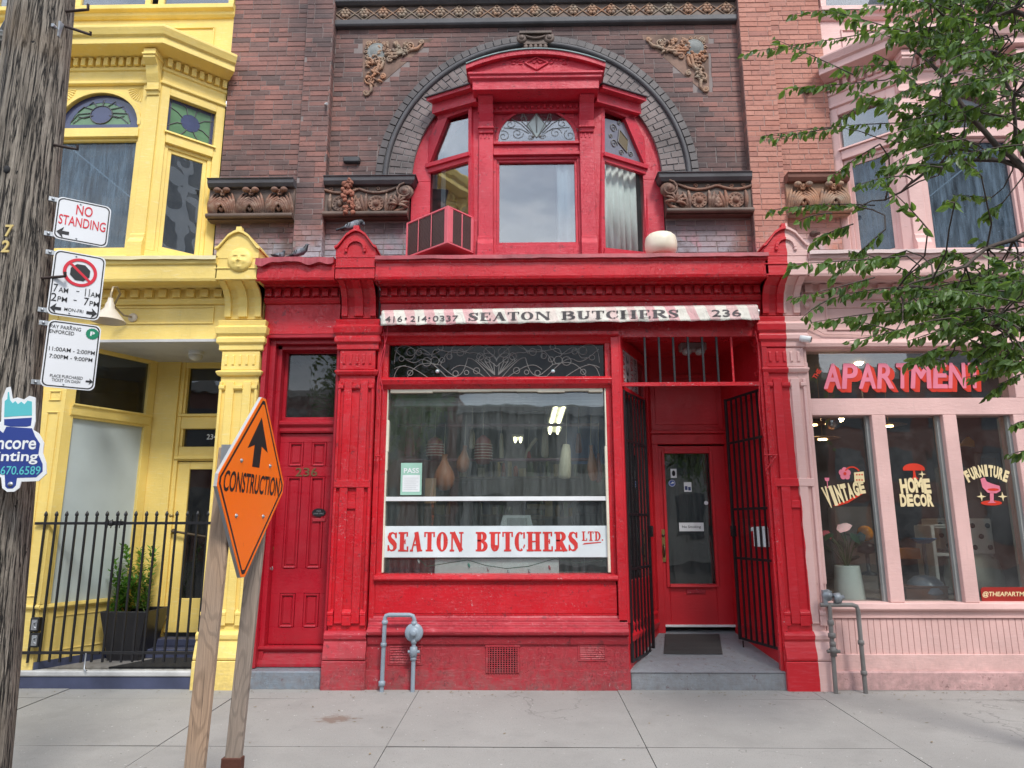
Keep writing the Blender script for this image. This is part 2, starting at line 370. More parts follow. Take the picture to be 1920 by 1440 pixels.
def text_to(mb, body, s0, s1, z0, z1, d, F=FAC, offset=0.0, shear=0.0, spacing=1.0, warp=None):
    vs, fs = glyph_mesh(body, offset, shear, spacing); vs = fit(vs, 1, 1)
    def fn(a, b):
        if warp: a, b = warp(a, b)
        return fp(F, s0+a*(s1-s0), d, z0+b*(z1-z0))
    put(mb, vs, fs, fn); return mb
# a small serif alphabet: each letter is strokes (point lists with pen widths) and bars, cap height 1
def serif(ch, tk, th, w):
    out = []; e = [0]
    def bar(x0, x1, z0, z1): out.append([(x0, z0), (x1, z0), (x1, z1), (x0, z1)])
    def strk(p, wd):
        n = len(p); a = []; b = []
        for i in range(n):
            q = Vector(p[min(i+1, n-1)])-Vector(p[max(i-1, 0)]); q = q.normalized(); nn = Vector((-q.y, q.x))
            k = wd[i] if isinstance(wd, list) else wd
            a.append((p[i][0]+nn.x*k/2, p[i][1]+nn.y*k/2)); b.append((p[i][0]-nn.x*k/2, p[i][1]-nn.y*k/2))
        for i in range(n-1): out.append([a[i], a[i+1], b[i+1], b[i]])
    def arc(cx, cz, rx, rz, a0, a1, n=14, thick=None):       # stressed curve: heavy at the sides
        P = []; W = []
        for i in range(n+1):
            t = a0+(a1-a0)*i/n; P.append((cx+rx*cos(t), cz+rz*sin(t))); W.append(th+(tk-th)*abs(cos(t))**1.4)
        strk(P, W)
    sf = th*1.5; sr = th*1.25
    def stem(x, z0=0, z1=1, foot=True, head=True, t=None):
        t = t or tk; bar(x, x+t, z0, z1)
        if foot: bar(x-sf*.8, x+t+sf*.8, z0, z0+sr)
        if head: bar(x-sf*.8, x+t+sf*.8, z1-sr, z1)
    l = sf*.8
    if ch in 'EL':
        stem(l); bar(l, w, 0, th); bar(w-th*1.3, w, 0, .26)
        if ch == 'E':
            bar(l, w*.94, 1-th, 1); bar(w*.94-th*1.3, w*.94, .76, 1); bar(l+tk, w*.72, .5-th/2, .5+th/2); bar(w*.72-th, w*.72, .38, .62)
    elif ch == 'T':
        stem(w/2-tk/2, head=False); bar(0, w, 1-th, 1); bar(0, th*1.3, .74, 1); bar(w-th*1.3, w, .74, 1)
    elif ch == 'H':
        stem(l); stem(w-l-tk); bar(l, w-l, .5-th/2, .5+th/2)
    elif ch == 'N':
        stem(l+th*.3, t=th*1.3); stem(w-l-th*1.3, t=th*1.3, foot=False); strk([(l+tk*.45, 1-sr*.3), (w-l-th*.5, .02)], tk)
    elif ch == 'A':
        strk([(w*.5, 1), (l+.02, 0)], th*1.2); strk([(w*.49, 1), (w-l-tk*.35, 0)], tk); bar(w*.24, w*.74, .3, .3+th)
        bar(0, l*2.2, 0, sr); bar(w-l*2.2-tk*.4, w, 0, sr)
    elif ch in 'BRD':
        stem(l)
        if ch == 'D': arc(w*.34, .5, w*.66-tk/2, .5-th/2, pi/2, -pi/2); bar(l, w*.36, 0, th); bar(l, w*.36, 1-th, 1)
        else:
            arc(w*.42, .755, w*.50-tk/2, .245-th/2, pi/2, -pi/2); bar(l, w*.44, 1-th, 1); bar(l, w*.44, .51, .51+th)
            if ch == 'B': arc(w*.42, .27, w*.58-tk/2, .27-th/2, pi/2, -pi/2); bar(l, w*.44, 0, th)
            else: strk([(w*.46, .52), (w-tk*.5, .02)], tk*.95); bar(w-tk-l*.6, w+l*.3, 0, sr)
    elif ch == 'O': arc(w/2, .5, w/2-tk/2, .5-th/2, 0, 2*pi, 26)
    elif ch == 'C':
        arc(w*.53, .5, w*.53-tk/2, .5-th/2, .95, 2*pi-.95, 20); bar(w-th*1.4, w, .66, .98); strk([(w*.85, .17), (w*.98, .34)], th)
    elif ch == 'U':
        bar(l, l+tk, .3, 1); bar(0, 2*l+tk, 1-sr, 1); bar(w-l-th*1.3, w-l, .3, 1); bar(w-2*l-th*1.3, w, 1-sr, 1)
        arc(w/2, .32, w/2-l-tk/2, .32-th/2, pi, 2*pi, 14)
    elif ch == 'S':
        P = [(w*.86, .74), (w*.8, .90), (w*.52, .965), (w*.26, .90), (w*.17, .76), (w*.30, .60), (w*.56, .49), (w*.80, .35), (w*.82, .20), (w*.68, .08), (w*.44, .04), (w*.2, .10), (w*.1, .28)]
        strk(P, [th, th*1.2, th*1.2, tk*.7, tk*.9, tk, tk*1.08, tk, tk*.85, th*1.6, th*1.2, th*1.2, th]); bar(w*.86-th*.2, w*.86+th, .68, .98); bar(w*.08-th*.6, w*.08+th*.6, .02, .33)
    elif ch == '.': out.append([(w/2+tk*.5*cos(k*pi/4), .08+tk*.4*sin(k*pi/4)) for k in range(8)])
    return out
def serif_to(mb, body, s0, s1, z0, z1, d, F=FAC, tk=.24, th=.075, widths=None, gap=.10, step=.0004, warp=None):
    W = {'E': .62, 'L': .6, 'T': .66, 'H': .90, 'N': .86, 'A': .76, 'B': .74, 'R': .76, 'D': .70, 'O': .70, 'C': .64, 'U': .70, 'S': .56, ' ': .42, '.': .2}
    x = 0; items = []
    for ch in body:
        w_ = W[ch]
        if ch != ' ':
            for poly in serif(ch, tk, th, w_): items.append([(x+a, b) for a, b in poly])
        x += w_+gap
    x -= gap; k = 0
    for poly in items:
        dd = d+step*(k % 9); k += 1
        pts = [((a/x), b) for a, b in poly]
        if warp: mb.add([fp(F, s0+a*(s1-s0), dd+warp(a)[1], z0+b*(z1-z0)+warp(a)[0]) for a, b in pts], [tuple(range(len(pts)))])
        else: mb.add([fp(F, s0+a*(s1-s0), dd, z0+b*(z1-z0)) for a, b in pts], [tuple(range(len(pts)))])
    return mb

# ------------------------------------------------------------------ sidewalk, road
def concrete(name, base, dark, jitter=.1):
    N = NT(name); oi = N.n('ShaderNodeObjectInfo')
    c = N.mix(N.ramp(N.noise(.9, 6, .6), .3, .7), base, sc(base, .80)); c = N.mix(N.math('MULTIPLY', oi.outputs['Random'], jitter*2), c, sc(base, .78))
    c = N.mix(N.math('MULTIPLY', N.ramp(N.noise(160, 3, .7), .52, .68), .55), c, dark)
    c = N.mix(N.math('MULTIPLY', N.ramp(N.noise(14, 6, .75, mapscale=(1, 3.5, 1)), .58, .74), .30), c, dark)
    c = N.mix(N.ramp(N.noise(31, 2, .5), .74, .75), c, (.50, .49, .47)); c = N.mix(N.math('MULTIPLY', N.ramp(N.noise(23, 2, .5), .735, .75), .8), c, (.10, .09, .08))
    x, y, z = N.sep()                       # grit and a painted contact shadow where the wall meets the pavement
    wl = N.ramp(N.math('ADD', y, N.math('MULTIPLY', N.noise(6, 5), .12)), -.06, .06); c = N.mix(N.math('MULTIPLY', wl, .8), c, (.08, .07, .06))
    cv = N.n('ShaderNodeTexVoronoi', feature='DISTANCE_TO_EDGE'); cv.inputs['Scale'].default_value = .55; wv0 = N.n('ShaderNodeVectorMath', operation='MULTIPLY_ADD'); wv0.inputs[1].default_value = (.9, .9, .9); nn0 = N.n('ShaderNodeTexNoise'); nn0.inputs['Scale'].default_value = 2.2; nn0.inputs['Detail'].default_value = 6; N.l(N.g.outputs['Position'], nn0.inputs[0]); N.l(nn0.outputs['Color'], wv0.inputs[0]); N.l(N.g.outputs['Position'], wv0.inputs[2]); N.l(wv0.outputs[0], cv.inputs[0])
    c = N.mix(N.math('MULTIPLY', N.math('MULTIPLY', N.ramp(cv.outputs['Distance'], .0, .006, (1, 1, 1, 1), (0, 0, 0, 1)), N.ramp(N.noise(.7, 2), .57, .60)), .6), c, (.10, .095, .09))
    c = N.mix(N.math('MULTIPLY', N.ramp(N.noise(2.3, 5, .6), .52, .66), .30), c, sc(base, .6))
    gv = N.n('ShaderNodeTexVoronoi'); gv.inputs['Scale'].default_value = 3.4; N.l(N.g.outputs['Position'], gv.inputs[0]); c = N.mix(N.math('MULTIPLY', N.ramp(N.math('ADD', gv.outputs['Distance'], N.math('MULTIPLY', N.noise(30, 2), .03)), .055, .065, (1, 1, 1, 1), (0, 0, 0, 1)), N.math('MULTIPLY', N.ramp(N.noise(1.1, 3), .42, .5), .5)), c, (.12, .115, .11))
    # brown spill
    sx = N.math('MULTIPLY', N.math('SUBTRACT', x, -1.62), 3.2); sy = N.math('MULTIPLY', N.math('SUBTRACT', y, -1.02), 4.6)
    rr = N.math('SQRT', N.math('ADD', N.math('MULTIPLY', sx, sx), N.math('MULTIPLY', sy, sy)))
    e = N.math('ADD', rr, N.math('MULTIPLY', N.noise(9, 5, .7, mapscale=(1, 2.6, 1)), 2.4)); c = N.mix(N.math('MULTIPLY', N.ramp(N.math('MULTIPLY', e, .3), .45, .52, (1, 1, 1, 1), (0, 0, 0, 1)), .75), c, (.17, .11, .08))
    N.base(c); N.rough(.85); N.l(N.bump(N.noise(120, 4, .7), .35, .003, N.bump(N.noise(9, 5), .3, .006)), N.p.inputs['Normal']); return N.m
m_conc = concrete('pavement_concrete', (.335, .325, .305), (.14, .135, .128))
m_asph = plain('asphalt', (.055, .055, .057), .9, bump=.6, bscale=90)
SL = .022                                     # the pavement falls towards the road
def gz(y): return SL*y if y < 0 else 0.0
g = M(); g.box(-60, 60, 2.9, 90, -.25, -.22); ground = g.build('road', m_asph, kind='structure')
sub = M(); sub.add([(-40, 1.2, -.03), (40, 1.2, -.03), (40, -2.9, -.03-2.9*SL), (-40, -2.9, -.03-2.9*SL), (-40, 1.2, -.3), (40, 1.2, -.3), (40, -2.9, -.3), (-40, -2.9, -.3)],
        [(0, 1, 2, 3), (4, 5, 6, 7), (0, 1, 5, 4), (2, 3, 7, 6), (1, 2, 6, 5), (0, 3, 7, 4)])
m_joint = plain('dark_joint_dirt', (.075, .07, .062), .95, bump=.5)
walk = sub.build('sidewalk', m_joint, kind='structure')
def slab(x0, x1, y0, y1, g=.0085, sk=0.0):
    b = M(); r = random.Random(int(x0*77+y0*13)); t = .003
    q = [(x0+g, y0+g), (x1-g, y0+g), (x1-g, y1-g), (x0+g, y1-g)]; q = [(x+sk*(-y), y) for x, y in q]
    h = [gz(min(y, 0))+r.uniform(-t, t) for x, y in q]
    b.add([(x, y, z) for (x, y), z in zip(q, h)]+[(x, y, -.06+SL*y) for x, y in q], [(0, 1, 2, 3), (0, 1, 5, 4), (1, 2, 6, 5), (2, 3, 7, 6), (3, 0, 4, 7)])
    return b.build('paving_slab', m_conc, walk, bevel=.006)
J0 = -.37                                     # long joint close to the buildings
xs = [-8.2, -6.4, -4.55, -2.78, -1.05, .90, 2.79, 4.6, 6.4, 8.2]
for i in range(len(xs)-1): slab(xs[i], xs[i+1], J0, .02)
for (a, b) in ((-1.72, J0), (-2.9, -1.72)):
    for i in range(len(xs)-1): slab(xs[i], xs[i+1], a, b)
lit = M(); rl0 = random.Random(8)
for i in range(170):
    x = rl0.uniform(-5.5, 5.2); y = -.02-abs(rl0.gauss(0, .10)) if i < 120 else rl0.uniform(-2.2, -.1); a = rl0.uniform(0, 6.3); s_ = rl0.uniform(.006, .022); z = gz(y)+.002+rl0.uniform(0, .004); y -= .09 if i < 120 else 0
    lit.add([(x+s_*cos(a), y+s_*sin(a), z+.003), (x+s_*.4*cos(a+1.6), y+s_*.4*sin(a+1.6), z), (x-s_*cos(a), y-s_*sin(a), z+.002), (x-s_*.4*cos(a+1.6), y-s_*.4*sin(a+1.6), z)], [(0, 1, 2, 3)])
tag(lit.build('litter', plain('dry_leaf_bits', (.22, .17, .10), .8, var=.6), kind='stuff'), 'dry leaf bits and grit scattered on the pavement by the walls', 'litter')
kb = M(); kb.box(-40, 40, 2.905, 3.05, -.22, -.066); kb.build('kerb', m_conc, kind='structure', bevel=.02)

# ------------------------------------------------------------------ brickwork
COURSE = .0675
def brickwork(x0, x1, z0, z1, Y, keep=None, ln=.235, off=0.0):
    """every brick as (x, z, length), clipped to the rectangle"""
    out = []; k0 = int(round(z0/COURSE))
    n = int((z1-z0)/COURSE)+1
    for i in range(n):
        z = (k0+i)*COURSE
        if z+COURSE > z1+.03: break
        rr = random.Random(k0+i+int(x0*31)); x = x0-((k0+i) % 2)*ln/2-rr.choice((0, 0, 0, .06, .11))-off
        while x < x1-.02:
            l_ = ln if rr.random() > .12 else ln*.5
            a = max(x, x0); b = min(x+l_, x1)
            if b-a > .03 and (keep is None or keep(a, b, z)): out.append((a, z, b-a, Y))
            x += l_
    return out
def brick_verts(l_, j=.007, dep=.05, e=.003):
    a, b, c, d = j/2, l_-j/2, j/2, COURSE-j/2
    vs = [(a+e, 0, c+e), (b-e, 0, c+e), (b-e, 0, d-e), (a+e, 0, d-e), (a, e, c), (b, e, c), (b, e, d), (a, e, d), (a, dep, c), (b, dep, c), (b, dep, d), (a, dep, d)]
    fs = [(0, 1, 2, 3), (0, 1, 5, 4), (1, 2, 6, 5), (2, 3, 7, 6), (3, 0, 4, 7), (4, 5, 9, 8), (5, 6, 10, 9), (6, 7, 11, 10), (7, 4, 8, 11)]
    return vs, fs
_bm = {}
def lay(bricks, wall, root, mat, limit):
    """the nearest ones become objects under the wall, the rest one joined part"""
    bricks.sort(key=lambda b: (b[0]-CAM[0])**2+(b[3]-CAM[1])**2+(b[1]-CAM[2])**2)
    rest = M(); off = root.location
    for i, (x, z, l_, Y) in enumerate(bricks):
        r = random.Random(i*7+3); dy = r.uniform(-.0035, .0035); l_ = round(l_, 2) if i < limit else l_
        if i < limit:
            key = (l_, mat.name)
            if key not in _bm:
                me = bpy.data.meshes.new('brick'); vs, fs = brick_verts(l_); me.from_pydata(vs, [], fs); me.materials.append(mat); _bm[key] = me
            o = bpy.data.objects.new('brick', _bm[key]); COL.objects.link(o); o.parent = wall
            o.location = (x-off.x, Y+dy-off.y, z-off.z); o.rotation_euler = (r.uniform(-.006, .006), r.uniform(-.006, .006), r.uniform(-.008, .008))
        else:
            vs, fs = brick_verts(l_); rest.add([(x+v[0], Y+dy+v[1], z+v[2]) for v in vs], fs)
    if rest.v: rest.build('brickwork', mat, wall, kind='stuff')
# ------------------------------------------------------------------ joinery shared by the three shops
def pilaster(root, x0, x1, mat, base_mat, top_d=.30, moon=False, zt=4.62):
    """party pilaster of the shopfronts between x0 and x1"""
    c = (x0+x1)/2; h = (x1-x0)/2
    p = M(); p.box(c-h*.93, c+h*.93, -.30, .0, .50, 3.25)
    for a, b in ((-.93, -.80), (-.62, -.22), (.22, .62), (.80, .93)): p.box(c+h*a, c+h*b, .0, .028, .62, 3.12)
    p.box(c-h*.93, c+h*.93, .0, .034, 1.98, 2.06) if not moon else None
    for a, b in ((-.93, -.66), (-.22, .22), (.66, .93)):
        p.box(c+h*a, c+h*b, .0, .033, .60, .70)
        p.side([(.0, .70), (.036, .70), (.036, .73), (.0, .76)], c+h*a, c+h*b)
        p.side([(.0, 3.02), (.036, 3.04), (.036, 3.08), (.0, 3.08)], c+h*a, c+h*b)
    if not moon:
        p.box(c-h*.22, c+h*.22, .0, .02, 1.76, 1.84)
    part = p.build('pilaster', mat, root, bevel=.005)
    b = M(); b.box(c-h*1.07, c+h*1.07, -.05, .075, gz(-.05)-.02, .27); b.side([(-.05, .27), (.07, .275), (.075, .30), (.05, .40), (.03, .46), (.05, .47), (.055, .52), (.02, .55), (-.05, .55)], c-h*1.03, c+h*1.03)
    b.build('base', base_mat, part, bevel=.008)
    n = M(); n.mould([(0, 3.18), (.03, 3.19), (.045, 3.22), (.045, 3.235), (.01, 3.25)], [(c-h*.93, .2), (c-h*.93, 0), (c+h*.93, 0), (c+h*.93, .2)])
    n.box(c-h*.93, c+h*.93, -.2, .02, 3.25, 3.46)
    for k in range(5):
        x = c+h*(-.68+.34*k); n.side([(.02, 3.30), (.033, 3.31), (.033, 3.41), (.02, 3.42)], x-.012, x+.012)
    n.mould([(.0, 3.46), (.035, 3.47), (.035, 3.53), (.06, 3.55), (.06, 3.60), (.045, 3.62), (.07, 3.65), (.08, 3.72), (.05, 3.74), (.06, 3.80), (.0, 3.82)], [(c-h*.93, .2), (c-h*.93, 0), (c+h*.93, 0), (c+h*.93, .2)])
    n.build('capital', mat, part, bevel=.004)
    k = M(); curve = [(.025, 3.82), (.03, 3.95), (.055, 4.05), (.12, 4.13), (top_d-.06, 4.185), (-.1, 4.185), (-.1, 3.82)]
    k.side(curve, c-h*.9, c+h*.9)
    fat = [(.055, 3.84), (.062, 3.95), (.09, 4.05), (.155, 4.12), (top_d-.02, 4.18), (.0, 4.183), (.0, 3.84)]
    for a, b_ in ((-.90, -.60), (-.22, .22), (.60, .90)): k.side(fat, c+h*a, c+h*b_)
    k.build('console', mat, part, bevel=.004)
    t = M(); hh = h*1.03
    t.box(c-hh, c+hh, -.12, top_d, 4.183, zt-.18)
    t.box(c-hh*1.02, c+hh*1.02, -.12, top_d+.012, 4.30, 4.315)
    g = [(-1.0, zt-.20), (-1.0, zt-.10), (-.86, zt-.085), (-.70, zt-.035), (-.45, zt+.045), (-.2, zt+.085), (0, zt+.10), (.2, zt+.085), (.45, zt+.045), (.70, zt-.035), (.86, zt-.085), (1.0, zt-.10), (1.0, zt-.20)]
    t.prism([(c+hh*a, z) for a, z in g], -.12, top_d+.005)
    cov = [(c+hh*1.06*a, z+.022) for a, z in g[1:-1]]+[(c+hh*1.06*a, z-.004) for a, z in reversed(g[1:-1])]
    t.prism(cov, -.12, top_d+.035)
    t.prism([(c-.035, zt+.10), (c+.035, zt+.10), (c+.028, zt+.16), (c-.028, zt+.16)], top_d-.04, top_d+.02)
    if not moon:
        t.ring((c, zt-.11), .085, .115, 0, pi, top_d, top_d+.028, 8); t.box(c-.115, c-.085, top_d, top_d+.028, zt-.145, zt-.11); t.box(c+.085, c+.115, top_d, top_d+.028, zt-.145, zt-.11)
    t.build('finial_block', mat, part, bevel=.005)
    return part
def cornice(root, x0, x1, mat, frieze_d=-.02, z_f0=3.66, dpitch=.105, dw=.066, top=4.42, out=.30, flash=None, panel=None, sag=0.0):
    p = M(); p.box(x0, x1, -.25, frieze_d, z_f0, 4.08)
    p.side([(frieze_d, 4.0), (.01, 4.005), (.02, 4.03), (.035, 4.05), (.035, 4.06), (.02, 4.066), (.02, 4.165), (.07, 4.18), (.09, 4.19), (out-.05, 4.19), (out-.04, 4.17), (out-.01, 4.17), (out, 4.20), (out, 4.35), (out+.02, 4.36), (out+.03, top-.02), (-.25, top-.02), (-.25, 4.0)], x0, x1)
    part = p.build('cornice', mat, root, bevel=.004)
    n = int((x1-x0)/dpitch)
    for k in range(n):
        d = M(); x = x0+(k+.5)*(x1-x0)/n; d.box(x-dw/2, x+dw/2, .02, .062, 4.075, 4.16); d.build('dentil', mat, part)
    if flash:
        f = M(); N_ = 40; r = random.Random(int(x0*10)+5)
        ob = [r.uniform(-.003, .003) for _ in range(N_+1)]; dr = [max(0, r.gauss(.006, .003)) for _ in range(N_+1)]
        if sag: dr = [.02+sag*(.5+.5*sin(1.2+i*.21))*(.6+.4*sin(i*.53)) for i in range(N_+1)]
        for i in range(N_):
            a = x0+(x1-x0)*i/N_; b = x0+(x1-x0)*(i+1)/N_
            f.add([(a, -(out+.045+ob[i]), top+.004-dr[i]*.3), (b, -(out+.045+ob[i+1]), top+.004-dr[i+1]*.3), (b, .35, top+.05), (a, .35, top+.05), (a, -(out+.05+ob[i]), top-.035-dr[i]), (b, -(out+.05+ob[i+1]), top-.035-dr[i+1])],
                  [(0, 1, 2, 3), (0, 1, 5, 4)])
        f.build('flashing', flash, part)
    return part
def window(root, s0, s1, z0, z1, d, fmat, gmat, F=FAC, fw=.06, fd=.05, name='window', inner=None, bevel=.003, gname='pane', sash=0):
    """a frame with a recessed pane: root > window > pane"""
    p = M(); p.box(s0, s0+fw, d-fd, d, z0, z1, F); p.box(s1-fw, s1, d-fd, d, z0, z1, F); p.box(s0+fw, s1-fw, d-fd, d-.001, z0, z0+fw, F); p.box(s0+fw, s1-fw, d-fd, d-.001, z1-fw, z1, F)
    if sash:
        a, b = fw, fw+sash; e = d-.018
        p.box(s0+a, s0+b, d-fd, e, z0+a, z1-a, F); p.box(s1-b, s1-a, d-fd, e, z0+a, z1-a, F); p.box(s0+b, s1-b, d-fd, e-.001, z0+a, z0+b, F); p.box(s0+b, s1-b, d-fd, e-.001, z1-b, z1-a, F)
        fw = b
    o = p.build(name, fmat, root, bevel=bevel)
    g = M(); g.box(s0+fw-.004, s1-fw+.004, d-fd*.75, d-fd*.75+.006, z0+fw-.004, z1-fw+.004, F); g.build(gname, gmat, o)
    return o
def console_bracket(root, x, w_, z0, z1, d0, d1, mat, F=FAC, name='bracket'):
    k = M(); H_ = z1-z0
    prof = [(d0, z0), (d0+.02, z0), (d0+.03, z0+.10*H_), (d0+.035, z0+.30*H_), (d0+.05+.15*(d1-d0), z0+.48*H_), (d0+.6*(d1-d0), z0+.66*H_), (d1, z0+.78*H_), (d1, z1), (d0, z1)]
    k.side(prof, x-w_/2, x+w_/2, F); k.side([(d0, z0+.84*H_), (d1+.015, z0+.84*H_), (d1+.015, z0+.89*H_), (d0, z0+.89*H_)], x-w_/2-.01, x+w_/2+.01, F)
    k.side([(d0, z0+.10*H_), (d0+.05, z0+.10*H_), (d0+.05, z0+.14*H_), (d0, z0+.14*H_)], x-w_/2-.008, x+w_/2+.008, F)
    return k.build(name, mat, root, bevel=.004)
# carved ornament pieces, in a frame
def spiral(c, r, d, turns=1.6, flip=1, a0=0.0, F=FAC, n=18, tail=None):
    P = []
    for i in range(n+1):
        t = i/n; rr = r*(1-t*.82); an = a0+flip*2*pi*turns*t; P.append(fp(F, c[0]+rr*cos(an), d, c[1]+rr*sin(an)))
    if tail: P = [fp(F, a, d, z) for a, z in tail]+P
    return P
def leaf_relief(mb, c, L_, ang, w_, d, F=FAC, lift=.02, bend=0.0):
    P = []; R = []
    for i in range(6):
        t = i/5; an = ang+bend*t; P.append(fp(F, c[0]+L_*t*cos(an), d+lift*sin(pi*t), c[1]+L_*t*sin(an))); R.append(w_*(.35+.75*sin(pi*min(t*.9+.08, 1)))*.5)
    mb.tube(P, R, 6)
def rosette(mb, c, r, d, F=FAC, petals=6, dome=False):
    cx, cz = c
    if dome:
        ax = (F[3], -F[2], 0)
        mb.lathe([(r*.98, -.01), (r, .012), (r*.92, .02), (r*.84, .014), (r*.6, .012)], fp(F, cx, d, cz), ax, 16)
        for k in range(12):
            a = 2*pi*k/12; mb.ball(fp(F, cx+r*.72*cos(a), d+.014, cz+r*.72*sin(a)), r*.11, 6, 4)
        mb.ball(fp(F, cx, d+.01, cz), (r*.42, r*.42, r*.42), 10, 6)
    else:
        for k in range(petals):
            a = 2*pi*k/petals; mb.ball(fp(F, cx+r*.58*cos(a), d+.006, cz+r*.58*sin(a)), (r*.36,)*3, 7, 5)
        mb.ball(fp(F, cx, d+.016, cz), r*.28, 7, 5)
# ================================================================== the brick building with the red shop
def PX(pts, d=0.0, F=FAC): return [sv(a, b, d, F) for a, b in pts]
B = thing('red_shop_building', 'dark brick building with red painted shopfront and arched red bay window, in the middle', 'building', (.2, .4, 0))
AX, AZ = .165, 5.66; RI, RM, RR, RO = 1.50, 1.79, 1.855, 1.95
PY = .40
mw = M()
arcp = [(AX+RI*cos(a), AZ+RI*sin(a)) for a in [pi*k/24 for k in range(24, -1, -1)]]
mw.prism([(-2.36, 4.3), (-1.37, 4.3), (-1.37, AZ)]+arcp[1:-1]+[(1.69, AZ), (1.69, 4.3), (2.69, 4.3), (2.69, 8.9), (-2.36, 8.9)], -PY-.30, -PY-.006)
mw.box(-3.66, -2.70, -.75, -.356, 4.3, 8.9); mw.box(-2.70, -2.36, -.70, -.286, 4.3, 8.9)
mw.box(-3.2, 2.6, -6, -.8, 4.30, 4.34); mw.box(-3.2, 2.6, -6, -.8, 8.4, 8.44)
wall = mw.build('brick_wall', m_mortar, B)
tri_l = PX([(680, 73), (812, 73), (680, 186)], -PY); tri_r = PX([(1328, 65), (1196, 65), (1330, 182)], -PY)
def in_tri(x, z, T):
    s_ = [((T[(i+1) % 3][0]-T[i][0])*(z-T[i][1])-(T[(i+1) % 3][1]-T[i][1])*(x-T[i][0])) for i in range(3)]
    return all(k > 0 for k in s_) or all(k < 0 for k in s_)
def keep_panel(a, b, z):
    zc = z+COURSE/2
    if in_tri((a+b)/2, zc, tri_l) or in_tri((a+b)/2, zc, tri_r): return False
    if z > 7.83: return False
    if zc > AZ:
        far = max(sqrt((q-AX)**2+(zz-AZ)**2) for q in (a, b) for zz in (z, z+COURSE)); return far > RM-.02 and min(sqrt((q-AX)**2+(zz-AZ)**2) for q in (a, b) for zz in (z, z+COURSE)) > RI+.06
    if 5.16 < zc < AZ+.03: return False
    return b <= -1.36 or a >= 1.68
bricks = brickwork(-2.36, -1.37, 4.32, AZ, PY, keep_panel)+brickwork(1.69, 2.69, 4.32, AZ, PY, keep_panel)+brickwork(-2.36, 2.69, AZ+.02, 8.7, PY, keep_panel)
bricks += brickwork(-2.70, -2.36, 4.32, 8.7, .28, None, off=.03)
bricks += brickwork(-3.66, -2.70, 4.32, 8.7, .35, lambda a, b, z: not (5.13 < z+.03 < 5.62))
lay(bricks, wall, B, m_brick, 292)
# returns of the projecting piers seen edge-on
rt = M()
for k in range(int((8.7-4.35)/COURSE)):
    z = 4.35+k*COURSE+.004; rt.box(-2.372, -2.357, -.395, -.284, z, z+COURSE-.008)
rt.build('brick_return', m_brick, B, kind='stuff')
# the arch
ar = M(); ar.ring((AX, AZ), RI+.003, RO-.004, 0, pi, -.55, -.364, 40); arch = ar.build('arch', m_vmort, B)
def vous(r0, r1, a0, a1, d1, mat=m_vous, j=.0055):
    v = M(); rm = (r0+r1)/2; da = j/rm; v.ring((AX, AZ), r0+j, r1-j, a0+da, a1-da, -.42, d1, 1); v.build('voussoir', mat, arch, bevel=.003)
n = 62
for k in range(n):
    a0 = pi*k/n; a1 = pi*(k+1)/n; r_ = random.Random(k)
    cuts = (RI, RI+.145, RM) if k % 2 else (RI, RI+.07, RI+.215, RM)
    for i in range(len(cuts)-1): vous(cuts[i], cuts[i+1], a0, a1, -.355+r_.uniform(-.004, .004), m_vin)
n = 56
for k in range(n): vous(RR, RO, pi*k/n, pi*(k+1)/n, -.345+random.uniform(-.003, .003))
rl = M()
for seg in range(48):
    a0 = pi*seg/48; a1 = pi*(seg+1)/48
    rl.tube([fp(FAC, AX+(RM+.032)*cos(a), -.352, AZ+(RM+.032)*sin(a)) for a in (a0, (a0+a1)/2, a1)], .032, 8)
rl.build('roll_moulding', m_stone, arch)
# keystone with little scrolls
zk = svz(100, -.25, 1008); zk2 = svz(62, -.25, 1008); ks = M()
ks.prism([(AX-.13, zk-.1), (AX+.13, zk-.1), (AX+.17, zk+.10), (AX-.17, zk+.10)], -.45, -.27)
ks.box(AX-.20, AX+.20, -.45, -.20, zk2-.035, zk2)
ks.box(AX-.15, AX+.15, -.45, -.24, zk2-.16, zk2-.035)
for s_ in (-1, 1):
    ks.lathe([(.062, 0), (.066, .02), (.045, .035), (.03, .03), (.03, .045), (.0, .05)], fp(FAC, AX+s_*.17, -.25, zk2-.08), (0, -1, 0), 14)
ks.tube([fp(FAC, AX-.12+.04*i, -.225, zk2-.06-.03*sin(pi*i/6)) for i in range(7)], .016, 6)
for i in range(5): ks.ball(fp(FAC, AX-.12+.06*i, -.235, zk2-.20), (.03, .02, .035), 7, 5)
ks.build('keystone', m_terra_d, B, bevel=.004)

